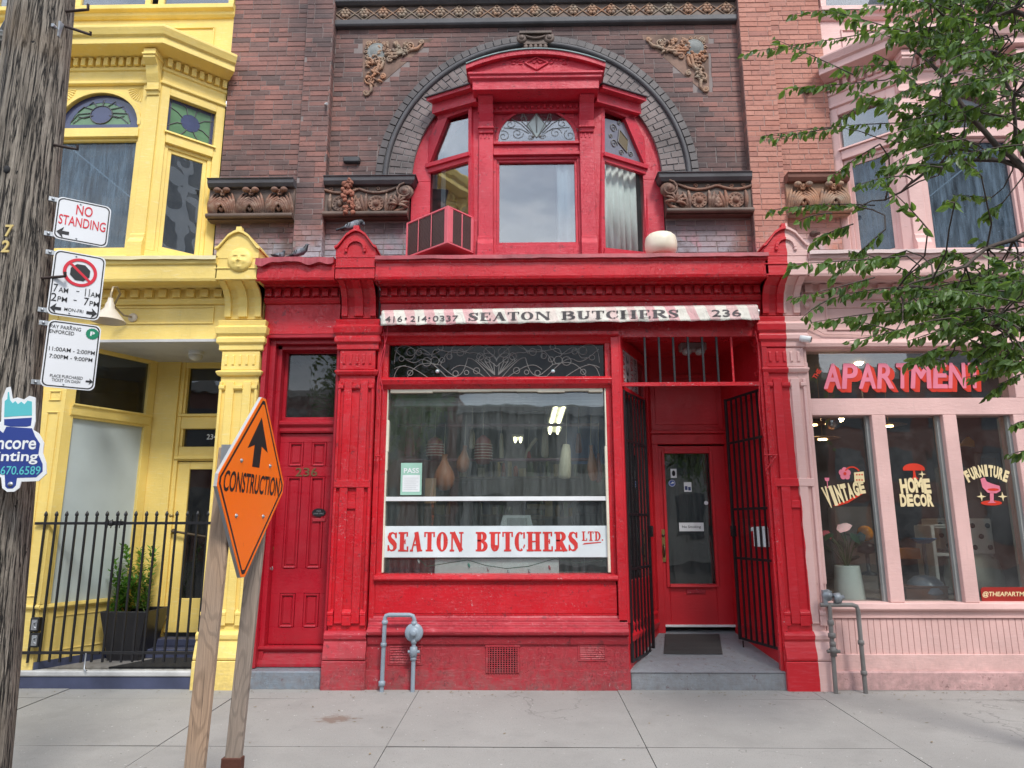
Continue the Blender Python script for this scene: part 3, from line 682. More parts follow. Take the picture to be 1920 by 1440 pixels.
# imposts: carved capitals
def impost(x0, x1, zb, zt, d, end, mat=m_terra, d_back=-.42, style='shell', cap=m_stone):
    """carved terracotta capital between x0 and x1; end = +1/-1 scroll turned out at that end, 0 none"""
    H_ = zt-zb
    c = M(); c.mould([(-.3, zt-.20*H_), (.02, zt-.20*H_), (.05, zt-.12*H_), (.055, zt-.02*H_), (.07, zt-.02*H_), (.07, zt), (-.3, zt)], [(x0, -d), (x1, -d)] if end == 0 else ([(x0, -d), (x1+.03, -d), (x1+.03, .6)] if end > 0 else [(x0-.03, .6), (x0-.03, -d), (x1, -d)]))
    part = c.build('capital_ledge', cap, B if mat is not m_terra_o else PB, bevel=.004)
    b = M(); b.box(x0, x1, d_back, d-.03, zb, zt-.20*H_)
    b.tube([fp(FAC, x0, d+.005, zb+.035), fp(FAC, x1, d+.005, zb+.035)], .032, 8)
    b.build('capital_block', m_terra_d if mat is m_terra else mat, part)
    o = M(); W_ = x1-x0; z1 = zt-.21*H_; z0 = zb+.075; dd = d-.028
    if style == 'shell':
        cs = [x0+W_*.22, x0+W_*.62] if end > 0 else ([x1-W_*.62, x1-W_*.22])
        if end > 0: cs = [x0+.19, x0+.62]
        else: cs = [x1-.62, x1-.19]
        for cx in cs:
            rosette(o, (cx, z0+.10), .100, dd, dome=True)
            for s_ in (-1, 1):
                for q in range(5):
                    if not x0+.03 < cx+s_*(.115+q*.022+.10*q/2) < x1-.02: continue
                    leaf_relief(o, (cx+s_*(.115+q*.022), z0-.005), (.235, .22, .20, .14, .09)[q], pi/2-s_*(.02+.20*q), .046, dd, lift=.03)
        P = []
        for i in range(25):
            t = i/24; x = x0+W_*t; ph = min(abs(x-cs[0]), abs(x-cs[1])); P.append(fp(FAC, x, dd+.012, z1-.085+.35*min(ph, .26)**2*3.4))
        o.tube(P, .017, 6)
        for k in range(int(W_/.14)):
            cx = x0+.08+.14*k
            if z1-.03: o.tube(spiral((cx, z1-.035), .026, dd+.008, 1.2, 1 if k % 2 else -1, pi), .008, 5)
        if end:
            ex = x1-.06 if end > 0 else x0+.06
            for k, rr in enumerate((.105, .075, .042)): o.ball(fp(FAC, ex+end*.02, dd+.01+.02*k, z1-.085), (rr, .05, rr*.92), 14, 8)
            o.tube(spiral((ex+end*.02, z1-.085), .10, dd+.055, 1.7, end, pi/2), .013, 6)
            for q in range(7): leaf_relief(o, (ex-end*.05, z0+.07), .13, radians(-20+33*q), .034, dd+.035, lift=.035)
            o.tube([fp(FAC, ex-end*.1, dd, z0), fp(FAC, ex, dd+.03, z0+.01), fp(FAC, ex+end*.05, dd+.01, z0+.09)], .022, 6)
    else:
        k = max(1, int(round(W_/.33)))
        for i in range(k+1):
            cx = x0+W_*i/k
            for s_ in (-1, 1):
                for q in range(6):
                    bx = cx+s_*(.012+.020*q)
                    if x0-.01 < bx < x1+.01: leaf_relief(o, (bx, z0), .27-.018*q, pi/2+s_*.02, .036, dd+.010*q*.4, lift=.035, bend=-s_*(.25+.10*q))
                bx = cx+s_*.115
                if x0 < bx < x1: o.ball(fp(FAC, bx, dd+.055, z1-.035), (.045, .04, .032), 9, 6)
        for i in range(k):
            cx = x0+W_*(i+.5)/k; rosette(o, (cx, z1-.055), .046, dd+.02)
            for s_ in (-1, 1):
                o.tube(spiral((cx+s_*.045, z0+.10), .036, dd+.015, 1.4, s_, 0), .009, 5); leaf_relief(o, (cx, z0+.02), .10, pi/2+s_*.5, .035, dd+.01)
                for q in range(3): o.ball(fp(FAC, cx+s_*(.02+.02*q), dd+.02, z1-.13-.02*q), .018, 6, 4)
    o.build('carving', mat, part)
    return part
ZB, ZT = 5.155, 5.655
pl = impost(-2.36, -1.36, ZB, ZT, -.27, +1); pr = impost(1.68, 2.69, ZB, ZT, -.27, -1)
impost(-3.72, -2.70, 5.12, 5.61, -.22, 0, style='acanthus')
br = M(); rb = random.Random(4)
for k in range(46):
    q = rb.uniform(0, 1); br.ball(fp(FAC, -2.06+rb.uniform(-.05, .07)-.03*q, -.25+rb.uniform(0, .03), ZB+.0+.47*q), (rb.uniform(.02, .045), rb.uniform(.015, .04), rb.uniform(.012, .035)), 5, 3, Matrix.Rotation(rb.uniform(0, 3), 3, 'Y'))
br.build('broken_masonry', plain('broken_brick', (.30, .12, .08), .95, bump=.6, var=.4), pl)

# top string course with rosettes in diamonds
fz0, fz1, fz2 = svz(43, -.33), svz(31, -.33), svz(5, -.33)
st = M(); st.side([(-.45, fz0), (-.34, fz0), (-.325, fz0+.02), (-.325, fz1-.01), (-.345, fz1), (-.45, fz1)], -2.36, 2.69)
st.side([(-.45, fz2), (-.33, fz2), (-.29, fz2+.03), (-.29, fz2+.08), (-.26, fz2+.10), (-.26, fz2+.2), (-.45, fz2+.2)], -2.36, 2.69)
sc_ = st.build('string_course', m_stone, B, bevel=.004)
fr = M(); fr.box(-2.36, 2.69, -.45, -.365, fz1, fz2); fr.build('frieze_band', m_terra_d, sc_)
W_ = .238; nn = int(5.05/W_)
for i in range(nn):
    x = -2.36+(i+.5)*5.05/nn; o = M(); h = (fz2-fz1)/2; zc = (fz1+fz2)/2; w2 = 5.05/nn/2
    o.tube([fp(FAC, x-w2, -.36, zc), fp(FAC, x, -.36, zc+h*.95)], .010, 4); o.tube([fp(FAC, x, -.36, zc+h*.95), fp(FAC, x+w2, -.36, zc)], .010, 4)
    o.tube([fp(FAC, x-w2, -.36, zc), fp(FAC, x, -.36, zc-h*.95)], .010, 4); o.tube([fp(FAC, x, -.36, zc-h*.95), fp(FAC, x+w2, -.36, zc)], .010, 4)
    rosette(o, (x, zc), .072, -.36); o.build('rosette', m_terra_o, sc_)

# corner ornaments above the arch
for T, fl in ((tri_l, 1), (tri_r, -1)):
    t = M(); t.prism(T, -PY-.06, -PY-.001); pan = t.build('spandrel_panel', plain('clay_panel', (.20, .125, .095), .85, bump=.6, var=.55), B)
    o = M(); X0, Z0 = T[0]; d = -PY+.0
    def q(a, b): return (X0+fl*(a*.74+.01), Z0-.01-b*.74)
    Q = [q(.26, .28)]
    cx, cz = q(.24, .24)
    o.lathe([(.125, -.03), (.13, .01), (.11, .03), (.095, .02), (.08, .032), (.04, .045), (.0, .05)], fp(FAC, cx, d-.01, cz), (0, -1, 0), 20)
    o.build('medallion', plain('grey_medallion', (.24, .25, .24), .7, bump=.8, var=.5), pan); o = M()
    for k in range(14):
        a = 2*pi*k/14; o.tube(spiral((cx+.135*cos(a), cz+.135*sin(a)), .024, d+.01, 1, 1, a), .009, 5)
    for (a, b, r_, flp, a0) in ((.80, .14, .085, 1, 2.2), (.13, .78, .085, -1, .3), (.62, .24, .05, -1, 1), (.25, .60, .05, 1, 1), (1.0, .07, .04, 1, 3), (.09, 1.02, .05, -1, 0), (.10, .10, .045, 1, 0), (.47, .40, .045, 1, 2), (.42, .10, .03, 1, 1), (.10, .46, .04, 1, 1), (.55, .09, .035, -1, 1), (.36, .72, .045, -1, 2)):
        c = q(a, b); r_ *= .8; o.tube(spiral(c, r_, d+.012, 1.7, flp*fl, a0 if fl > 0 else pi-a0), [.015-.008*i/18 for i in range(19)], 6); o.ball(fp(FAC, c[0], d+.01, c[1]), .02, 7, 5)
    for (a, b, c2, e) in ((.38, .30, .80, .24), (.30, .38, .18, .72), (.80, .23, 1.0, .11), (.16, .86, .13, 1.04), (.44, .36, .62, .30), (.36, .44, .24, .62)):
        p0, p1 = q(a, b), q(c2, e); m_ = ((p0[0]+p1[0])/2+fl*.03, (p0[1]+p1[1])/2-.03)
        o.tube([fp(FAC, *(p0[0], d+.01, p0[1])), fp(FAC, m_[0], d+.025, m_[1]), fp(FAC, p1[0], d+.01, p1[1])], [.022, .02, .012], 6)
    rg = random.Random(9)
    for k in range(64):
        t_ = rg.random(); s_ = rg.choice((0, 1)); a, b = (.30+.5*t_, .16+.14*rg.random()) if s_ else (.12+.16*rg.random(), .34+.5*t_)
        c = q(a, b); leaf_relief(o, c, rg.uniform(.05, .09), rg.uniform(0, 6.3), .030, d+.004, lift=.022)
    o.build('scroll_ornament', m_terra_o, pan)

# stone lump and hook on the wall, little holes are in the material
hk = M(); a = sv(660, 301, -.38); hk.box(a[0]-.10, a[0]+.10, -.42, -.34, a[1]-.035, a[1]+.035); hk.build('stone_block', m_stone, B, bevel=.012)
hk = M(); a = sv(614, 197, -.27); hk.tube([fp(FAC, a[0]-.04, -.30, a[1]+.03), fp(FAC, a[0], -.24, a[1]+.0), fp(FAC, a[0]+.015, -.20, a[1]-.03)], .014, 6); hk.build('wall_hook', m_white, B)

# ---------------------------------------------------------------- the red bay window in the arch
bay = M(); bay.ring((AX, AZ), 1.28, RI+.012, 0, pi, -.62, -.40, 32)
bay.box(AX-RI-.01, AX-1.28, -.62, -.40, 4.36, AZ); bay.box(AX+1.28, AX+RI+.01, -.62, -.40, 4.36, AZ)
bay.box(-1.30, 1.64, -.60, .02, 4.36, 4.50)
bay = bay.build('bay_window', m_redup, B, bevel=.004)
BD = .05
Pl = (svx(878, 400, BD), -BD); Pr = (svx(1134, 400, BD), -BD)
Ql = (AX-1.30, .385); Qr = (AX+1.30, .385)
FL = frame(Ql, Pl); FR = frame(Pr, Qr); LL = sqrt((Pl[0]-Ql[0])**2+(Pl[1]-Ql[1])**2); LR = sqrt((Pr[0]-Qr[0])**2+(Pr[1]-Qr[1])**2)
zb = 4.50
fb = M()
zS = svz(462, BD); zTr0 = svz(291, BD); zTr1 = svz(270, BD); zHd = svz(186, BD)
xa, xb = svx(925, 380, BD), svx(1090, 380, BD)
fb.box(Pl[0], xa, -.05, BD, zb-.12, zHd+.32); fb.box(xb, Pr[0], -.05, BD, zb-.12, zHd+.32)
fb.box(xa, xb, -.02, BD-.01, zb-.05, zS+.02); fb.box(xa, xb, -.02, BD+.02, zTr0, zTr0+.035); fb.box(xa, xb, -.02, BD-.02, zTr0+.035, zTr1); fb.box(xa, xb, -.02, BD+.012, zTr1, zTr1+.03)
# board with the arched light
ra = (xb-xa)/2-.055; cxa = (xa+xb)/2; zsp = zTr1+.06; zsc = (svz(205, BD, 1007)-zsp)/ra
hole = [(cxa+ra*cos(t), zsp+ra*sin(t)*zsc) for t in [pi*k/20 for k in range(20, -1, -1)]]
fb.prism([(xa, zTr1+.03), (cxa-ra, zTr1+.03)]+hole+[(cxa+ra, zTr1+.03), (xb, zTr1+.03), (xb, zHd+.32), (xa, zHd+.32)], -.02, BD-.02)
fb.ring((cxa, zsp), ra, ra+.035, 0, pi, -.02, BD, 20, ez=zsc); fb.box(cxa-ra-.035, cxa-ra, -.02, BD, zTr1+.03, zsp); fb.box(cxa+ra, cxa+ra+.035, -.02, BD, zTr1+.03, zsp)
for s_ in (-1, 1):      # fans in the spandrels
    cx = cxa+s_*((xb-xa)/2-.015); cz = zHd+.10
    for k in range(8):
        a = radians(186+k*11) if s_ > 0 else radians(354-k*11)
        L_ = .21 if k not in (0, 7) else .17
        fb.tube([fp(FAC, cx+.03*cos(a), BD-.02, cz+.03*sin(a)), fp(FAC, cx+L_*cos(a), BD-.016, cz+L_*sin(a))], [.004, .013], 5)
front = fb.build('front_frame', m_redup, bay, bevel=.004)
window(bay, xa+.0, xb-.0, zS, zTr0, BD-.02, m_redup, m_upglass, fw=.035, fd=.08, name='sash_window', sash=.03)
ag = M(); ag.prism([(cxa-ra, zTr1+.03)]+hole+[(cxa+ra, zTr1+.03)], .035, .041); arched = ag.build('arched_pane', m_upglass, bay)
sg = M(); gr = [(cxa+.96*(p[0]-cxa), zsp+.96*(p[1]-zsp)) for p in hole]; sg.prism(gr, .030, .034)
sg.build('stained_panel', m_stain_p, arched)
ld = M(); dL = .045; mz = zsp+ra*zsc*.46
dm = [(cxa, mz+.15), (cxa+.115, mz), (cxa, mz-.15), (cxa-.115, mz)]
for i in range(4): ld.tube([fp(FAC, dm[i][0], dL, dm[i][1]), fp(FAC, dm[(i+1) % 4][0], dL, dm[(i+1) % 4][1])], .006, 4)
for s_ in (-1, 1):
    for (a, b, r_, t_, a0) in ((.22, .08, .07, 1.4, 0), (.38, .05, .07, 1.3, 2), (.30, .20, .06, 1.2, 1), (.14, .26, .045, 1.2, 3), (.46, .12, .04, 1, 2), (.07, .03, .035, 1.5, 0)):
        ld.tube(spiral((cxa+s_*a, zsp+b), r_, dL, t_, s_, a0), .0032, 4)
    for k in range(5):
        an = radians(25+k*22); ld.tube([fp(FAC, cxa+s_*.1*cos(an), dL, zsp+.08), fp(FAC, cxa+s_*(.2+.06*k)*cos(an), dL, zsp+.2*sin(an)+.05), fp(FAC, cxa+s_*ra*.95*cos(an), dL, zsp+ra*.95*sin(an)*zsc)], .004, 4)
    ld.ball(fp(FAC, cxa+s_*.04, dL, zsp+.04), .017, 8, 5)
ld.build('leading', m_leadl, arched)
dg = M(); dg.prism(dm, dL-.004, dL); dg.build('diamond_pane', plain('pale_glass', (.45, .52, .5), .15), arched)
# pilasters on the front with brackets
for x0p, x1p in ((897, 924), (1090, 1117)):
    a, b = svx(x0p, 400, BD+.03), svx(x1p, 400, BD+.03); pp = M()
    pp.box(a, b, BD, BD+.03, zb-.02, zHd+.3); pp.side([(BD, zb-.04), (BD+.07, zb-.04), (BD+.075, zb+.14), (BD+.05, zb+.20), (BD+.05, zb+.23), (BD+.03, zb+.24), (BD, zb+.24)], a-.005, b+.005)
    for k in range(3): pp.box(a+.012+k*(b-a-.02)/3, a+.03+k*(b-a-.02)/3, BD+.03, BD+.036, svz(262, BD), svz(245, BD))
    pb = pp.build('pilaster_strip', m_redup, bay, bevel=.004)
    console_bracket(pb, (a+b)/2, (b-a)*1.02, svz(247, BD+.06), svz(176, BD+.1), BD+.03, BD+.22, m_redup)
# pediment
D1 = .36
pm = M(); xl, xr = svx(886, 155, D1), svx(1123, 155, D1); zc0, zc1 = svz(167, D1), svz(151, D1)
pm.mould([(-.2, zc0), (.0, zc0), (.0, zc1), (.03, zc1+.02), (.03, zc1+.05), (.05, zc1+.06), (.05, zc1+.085), (.02, zc1+.10), (-.2, zc1+.10)], [(xl, .2), (xl, -D1), (xr, -D1), (xr, .2)])
pm.box(xl+.01, xr-.01, BD-.3, D1-.14, zc0+.012, zc0+.3)
pm.box(xl+.04, xr-.04, BD-.05, BD+.04, zc0-.10, zc0+.014)
tp = [(xl-.03, zc1+.10)]; Nn = 16
apex = svz(106, D1, 1008)
for k in range(Nn+1):
    t = k/Nn; tp.append((xl-.03+(xr-xl+.06)*t, zc1+.135+(apex-zc1-.135)*(1-(2*t-1)**2)))
tp.append((xr+.03, zc1+.10)); pm.prism(tp, -.3, D1+.01)
crown = [(xl-.07+(xr-xl+.14)*k/Nn, zc1+.165+(apex-zc1-.125)*(1-(2*k/Nn-1)**2)) for k in range(Nn+1)]
pm.prism(crown+[(a, b-.055) for a, b in reversed(crown)], -.3, D1+.07)
ped = pm.build('pediment', m_redup, bay, bevel=.004)
cp = M(); cp.prism([(a, b+.012) for a, b in crown]+[(a, b) for a, b in reversed(crown)], -.3, D1+.085); cp.build('roof_flashing', plain('verdigris_flashing', (.22, .30, .30), .6, bump=.5, var=.4), ped)
orn = M(); oz = (zc1+.12+apex)/2-.0; dmm = [(cxa-.13, oz), (cxa, oz+.07), (cxa+.13, oz), (cxa, oz-.085)]
for i in range(4): orn.tube([fp(FAC, dmm[i][0], D1+.015, dmm[i][1]), fp(FAC, dmm[(i+1) % 4][0], D1+.015, dmm[(i+1) % 4][1])], .014, 5)
for k in range(30):
    r_ = random.Random(k); orn.ball(fp(FAC, cxa+r_.uniform(-.34, .34), D1+.01, oz+.015+r_.uniform(-.03, .03)), (.03, .014, .014), 6, 4, Matrix.Rotation(r_.uniform(-.6, .6), 3, 'Y'))
orn.build('pediment_ornament', m_redup, ped)
dn = M()
for k in range(16): x = xl+.16+k*(xr-xl-.32)/15; dn.box(x-.014, x+.014, BD+.03, BD+.07, zc0-.07, zc0-.03)
dn.build('small_dentils', m_redup, ped, kind='stuff')
# the two angled sides
def pxs(pts, F, d=0.0): return [sv(a, b, d, F) for a, b in pts]
def side_bay(F, L_, outer_s, pts, mirror):
    P = lambda l, d=0.0: pxs(l, F, d)
    p = M()
    for poly, d0, d1 in pts: p.prism(P(poly, d1), d0, d1, F)
    return p.build('side_frame', m_redup, bay, bevel=.004)
Lpolys = [([(878, 198), (878, 492), (884, 492), (884, 198)], -.06, .0),                       # inner stile
          ([(878, 168), (812, 189), (822, 226), (878, 206)], -.06, .0),                        # head
          ([(826, 214), (777, 318), (783, 500), (801, 500), (799, 322), (838, 222)], -.06, .0),  # outer slope and jamb
          ([(797, 307), (878, 284), (878, 291), (797, 314)], -.03, .03), ([(799, 314), (878, 291), (878, 302), (800, 325)], -.05, .0),
          ([(790, 478), (878, 462), (878, 494), (790, 502)], -.06, .02)]
Rpolys = [([(1128, 198), (1128, 492), (1134, 492), (1134, 198)], -.06, .0),
          ([(1134, 165), (1200, 187), (1190, 226), (1134, 204)], -.06, .0),
          ([(1186, 214), (1236, 318), (1234, 500), (1212, 500), (1213, 318), (1172, 222)], -.06, .0),
          ([(1134, 284), (1216, 309), (1216, 316), (1134, 291)], -.03, .03), ([(1134, 291), (1214, 316), (1213, 327), (1134, 302)], -.05, .0),
          ([(1134, 464), (1222, 474), (1222, 502), (1134, 494)], -.06, .02)]
side_bay(FL, LL, 0, Lpolys, False); side_bay(FR, LR, LR, Rpolys, True)
p = M(); p.prism(pxs([(800, 318), (878, 296), (878, 470), (800, 490)], FL, -.04), -.046, -.04, FL); p.build('side_pane', m_upglass, bay)
p = M(); p.prism(pxs([(806, 306), (836, 232), (878, 222), (878, 286)], FL, -.04), -.046, -.04, FL); p.build('side_pane', m_upglass, bay)
p = M(); p.prism(pxs([(1134, 296), (1213, 318), (1213, 480), (1134, 470)], FR, -.04), -.046, -.04, FR); p.build('side_pane', glass('curtained_window_glass', (.93, .95, .95), .04, .3), bay)
p = M(); pq = pxs([(1134, 222), (1176, 232), (1208, 306), (1134, 286)], FR, -.04); p.prism(pq, -.046, -.04, FR); spn = p.build('side_pane', m_stain_p, bay)
ld = M(); cxs = sum(a for a, b in pq)/4; czs = sum(b for a, b in pq)/4
rc = [(cxs-.02, czs+.12), (cxs+.12, czs+.03), (cxs+.10, czs-.14), (cxs-.05, czs-.05)]
for i in range(4): ld.tube([fp(FR, rc[i][0], -.033, rc[i][1]), fp(FR, rc[(i+1) % 4][0], -.033, rc[(i+1) % 4][1])], .007, 4)
for (a, b, r_) in ((-.12, -.1, .06), (-.12, .1, .06), (.16, -.14, .04), (.0, -.17, .04), (-.02, .20, .03), (-.17, -.02, .03)): ld.tube(spiral((cxs+a, czs+b), r_, -.033, 1.5, 1, 0, F=FR), .005, 4)
ld.build('leading', m_leadl, spn); aw = M(); aw.prism(rc, -.040, -.036, FR); aw.build('amber_pane', plain('amber_glass', (.13, .09, .03), .2), spn)
# little roofs over the sides
for F, pp_, nm in ((FL, [(800, 183), (882, 158)], 0), (FR, [(1130, 158), (1212, 183)], 1)):
    q0, q1 = pxs(pp_, F, .16); r_ = M()
    r_.prism([q0, q1, (q1[0], q1[1]-.045), (q0[0], q0[1]-.045)], -.3, .16, F); r_.prism([(q0[0], q0[1]-.045), (q1[0], q1[1]-.045), (q1[0], q1[1]-.17), (q0[0], q0[1]-.17)], -.1, .07, F)
    rr = r_.build('side_cornice', m_redup, bay, bevel=.005)
    f_ = M(); f_.prism([(q0[0]-.02, q0[1]+.01), (q1[0], q1[1]+.01), (q1[0], q1[1]-.001), (q0[0]-.02, q0[1]-.001)], -.3, .185, F); f_.build('lead_flashing', m_stone, rr)
# room behind the bay
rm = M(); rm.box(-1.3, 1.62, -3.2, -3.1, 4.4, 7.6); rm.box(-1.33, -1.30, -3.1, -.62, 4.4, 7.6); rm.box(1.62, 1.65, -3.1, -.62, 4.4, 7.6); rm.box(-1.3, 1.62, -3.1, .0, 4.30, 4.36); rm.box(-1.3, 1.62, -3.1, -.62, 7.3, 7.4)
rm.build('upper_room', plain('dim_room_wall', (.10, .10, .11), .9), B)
# ================================================================== red shopfront
m_flash = plain('old_red_lead_flashing', (.34, .045, .06), .5, bump=.7, bscale=22, var=.45)
pilaster(B, -2.015, -1.60, m_red, m_redbase)
cornice(B, -2.87, -2.03, m_red, flash=m_flash, z_f0=3.66, sag=.055)
cornice(B, -1.585, 2.60, m_red, flash=m_flash, z_f0=3.60)
def boxpart(root, name, mat, *bx, bevel=.004, **k):
    m = M()
    for b in bx: m.box(*b)
    return m.build(name, mat, root, bevel=bevel, **k)
# ---- side door bay
door_d = -.30
dl, dr = -2.86, -2.01
fr = M(); fr.box(dl, dl+.05, door_d-.05, -.0, .17, 3.68); fr.box(dl+.05, dl+.11, door_d-.05, -.09, .17, 3.62); fr.box(dl+.11, dl+.16, door_d-.05, -.17, .17, 3.58)
fr.box(dr-.03, dr, door_d-.05, -.02, .17, 3.68); fr.box(dr-.07, dr-.03, door_d-.05, -.14, .17, 3.62)
fr.box(dl, dr, door_d-.05, -.026, 3.62, 3.70); fr.box(dl+.05, dr-.03, door_d-.05, -.10, 3.57, 3.62); fr.box(dl+.11, dr-.03, door_d-.05, -.17, 3.52, 3.57)
zt0 = svz(788, door_d+.03, 580); zt1 = svz(812, door_d+.03, 580)
fr.side([(door_d-.05, zt1), (door_d+.05, zt1), (door_d+.06, zt1+.02), (door_d+.06, zt1+.06), (door_d+.09, zt1+.09), (door_d+.09, zt0-.02), (door_d+.03, zt0), (door_d-.05, zt0)], dl+.11, dr-.03)
fr.side([(door_d-.05, .17), (-.16, .17), (-.16, .20), (-.19, .31), (-.15, .345), (-.15, .37), (door_d-.05, .37)], dl+.05, dr-.03)
dfr = fr.build('door_frame', m_reddoor, B, bevel=.004)
window(B, dl+.16, dr-.05, zt0, 3.54, door_d+.02, m_reddoor, glass('transom_glass', (.42, .45, .44), .05, .8), fw=.035, name='transom_window')
boxpart(B, 'dark_hall', m_dark, (-2.9, -1.9, -1.9, -1.8, .2, 3.8), (-2.9, -2.86, -1.8, -.36, .2, 3.8), (-2.0, -1.96, -1.8, -.36, .2, 3.8), (-2.9, -1.96, -1.8, -.36, 3.75, 3.8), (-2.9, -1.96, -1.8, -.36, .1, .17), bevel=0)
dm = M(); z0, z1 = .375, zt1-.005; xl_, xr_ = dl+.16, dr-.07; wd = xr_-xl_
dm.box(xl_, xr_, door_d-.04, door_d, z0, z1)
door = dm.build('side_door', m_reddoor, B)
stw, mid = .10, .09
pw = (wd-2*stw-mid)/2
zr = [z0+.19, z0+.80, z0+1.02, z1-.65+.13, z1-.62+.17, z1-.10]
rows = [(svz(1185-9, door_d), svz(1112, door_d)), (svz(1065, door_d), svz(892, door_d)), (svz(873, door_d), svz(828, door_d))]
fm = M()                                         # stiles and rails stand proud of the panels
ys = [z0]+[v for r_ in rows for v in r_]+[z1]
for k in range(0, len(ys), 2): fm.box(xl_+.001, xr_-.001, door_d, door_d+.018, ys[k], ys[k+1])
for a, b in ((xl_+.001, xl_+stw), (xr_-stw, xr_-.001), (xl_+stw+pw, xr_-stw-pw)):
    for r0, r1 in rows: fm.box(a, b, door_d, door_d+.0175, r0, r1)
fm.build('door_rails', m_reddoor, door, bevel=.003)
for r0, r1 in rows:
    for a in (xl_+stw, xl_+stw+pw+mid):
        p = M(); e = .025
        p.box(a+e*1.6, a+pw-e*1.6, door_d, door_d+.009, r0+e*1.6, r1-e*1.6)
        for (q0, q1, w0, w1) in ((a+.004, a+e, r0+.004, r1-.004), (a+pw-e, a+pw-.004, r0+.004, r1-.004)): p.box(q0, q1, door_d, door_d+.022, w0, w1)
        p.side([(door_d, r0+.004), (door_d+.03, r0+.006), (door_d+.02, r0+e), (door_d, r0+e)], a+e, a+pw-e); p.side([(door_d, r1-e), (door_d+.02, r1-e), (door_d+.024, r1-.005), (door_d, r1-.004)], a+e, a+pw-e)
        p.build('door_panel', m_reddoor, door, bevel=.003)
for (px, py, m_, r_) in ((508, 1028, m_brass, .026), (507, 1066, m_steel, .024)):
    s_, z = sv(px, py, door_d+.02); k = M(); k.lathe([(r_*1.25, 0), (r_*1.25, .008), (r_*.5, .012), (r_*.45, .035), (r_, .045), (r_*1.05, .06), (r_*.7, .072), (.001, .075)], fp(FAC, s_, door_d+.018, z), (0, -1, 0), 16); k.build('door_knob' if py > 1050 else 'deadbolt', m_, door)
n_ = M(); a, za = sv(554, 893, door_d+.02); b, zb_ = sv(596, 877, door_d+.02)
for i, ch in enumerate('236'):
    s0 = a+(b-a)*(i*.35); vs, fs = glyph_mesh(ch, .01); vs = fit(vs, 1, 1)
    for dd in (door_d+.020, door_d+.026): n_.add([fp(FAC, s0+u*(b-a)*.29, dd, za+v*(zb_-za)) for u, v in vs], fs)
n_.build('house_number', plain('tarnished_brass', (.22, .13, .06), .45, .6), door)
s_, z = sv(598, 961, door_d+.02); o = M(); o.prism([(s_+.075*cos(2*pi*k/24), z+.045*sin(2*pi*k/24)) for k in range(24)], door_d+.018, door_d+.026); pl_ = o.build('oval_plaque', m_black, door)
t = M(); text_to(t, 'NO', s_-.022, s_+.022, z+.008, z+.026, door_d+.0275); text_to(t, 'JUNK MAIL', s_-.058, s_+.058, z-.022, z-.003, door_d+.0275); t.build('lettering', m_steel, pl_)
s_, z = sv(598, 974, door_d+.02); boxpart(door, 'mail_slot', m_redbase, (s_-.07, s_+.07, door_d+.018, door_d+.028, z-.022, z+.012), bevel=.003)
boxpart(B, 'door_step', paint('blue_grey_step_paint', (.20, .24, .28), .6, chips=(.4, .4, .38), crack=1.0, fade=(.34, .36, .38), fade_amt=.5, grime=.7), (-2.90, -2.03, -.7, .02, -.03, .165), bevel=.012)

# ---- the show window
WL, WR = -1.487, .885
fx0, fx1 = -1.60, 1.03
zT = 3.60
f = M()
f.box(fx0, WL-.06, -.22, -.03, .55, zT); f.box(WL-.06, WL-.0, -.22, -.075, 1.02, zT-.02)
f.box(WR, WR+.06, -.22, -.075, 1.02, zT-.02); f.box(WR+.06, fx1, -.22, .0, .55, zT)
f.side([(-.22, 3.545), (-.075, 3.545), (-.06, 3.57), (-.02, 3.60), (.03, 3.62), (.03, 3.66), (-.22, 3.66)], fx0, fx1)
zr0, zr1 = svz(727, -.03), svz(706, -.03)
f.side([(-.22, zr0), (-.07, zr0), (-.05, zr0+.02), (-.02, zr0+.04), (.0, zr1-.03), (-.03, zr1), (-.22, zr1)], WL-.06, WR+.06)
zs0, zs1 = svz(1090, .0), svz(1079, .0)
f.side([(-.3, zs0), (-.01, zs0), (.01, zs0+.02), (-.0, zs1), (-.09, zs1+.012), (-.3, zs1+.012)], WL-.06, WR+.06)
SW = f.build('shop_window', m_red, B, bevel=.005)
boxpart(B, 'stall_panel', m_red, (fx0+.05, fx1-.1, -.25, -.045, .69, zs0), (WL-.05, WR+.05, -.06, -.04, .71, zs0-.03), bevel=.004)
sl_ = M(); sl_.side([(-.25, .42), (.02, .42), (.03, .45), (.04, .49), (.02, .50), (.075, .52), (.085, .55), (.06, .575), (.03, .59), (.03, .61), (-.0, .63), (-.0, .655), (-.03, .665), (-.045, .69), (-.25, .70)], -1.585, 1.03)
sl_.build('stall_moulding', m_redbase, B, bevel=.004)
boxpart(B, 'lower_wall', m_redbase, (-1.60, 1.035, -.25, .0, -.02, .425), bevel=.006)
pt_ = M(); top = []
for k in range(41):
    x = -1.60+2.635*k/40; c = (svx(942, 1255, .05)); top.append((x, .185-.085*max(0, 1-((x-c)/.26)**2)**.8+.006*sin(x*9)))
pt_.prism([(-1.60, -.03)]+top+[(1.035, -.03)], -.05, .05); pt_.build('plinth', m_redbase, B, bevel=.012)
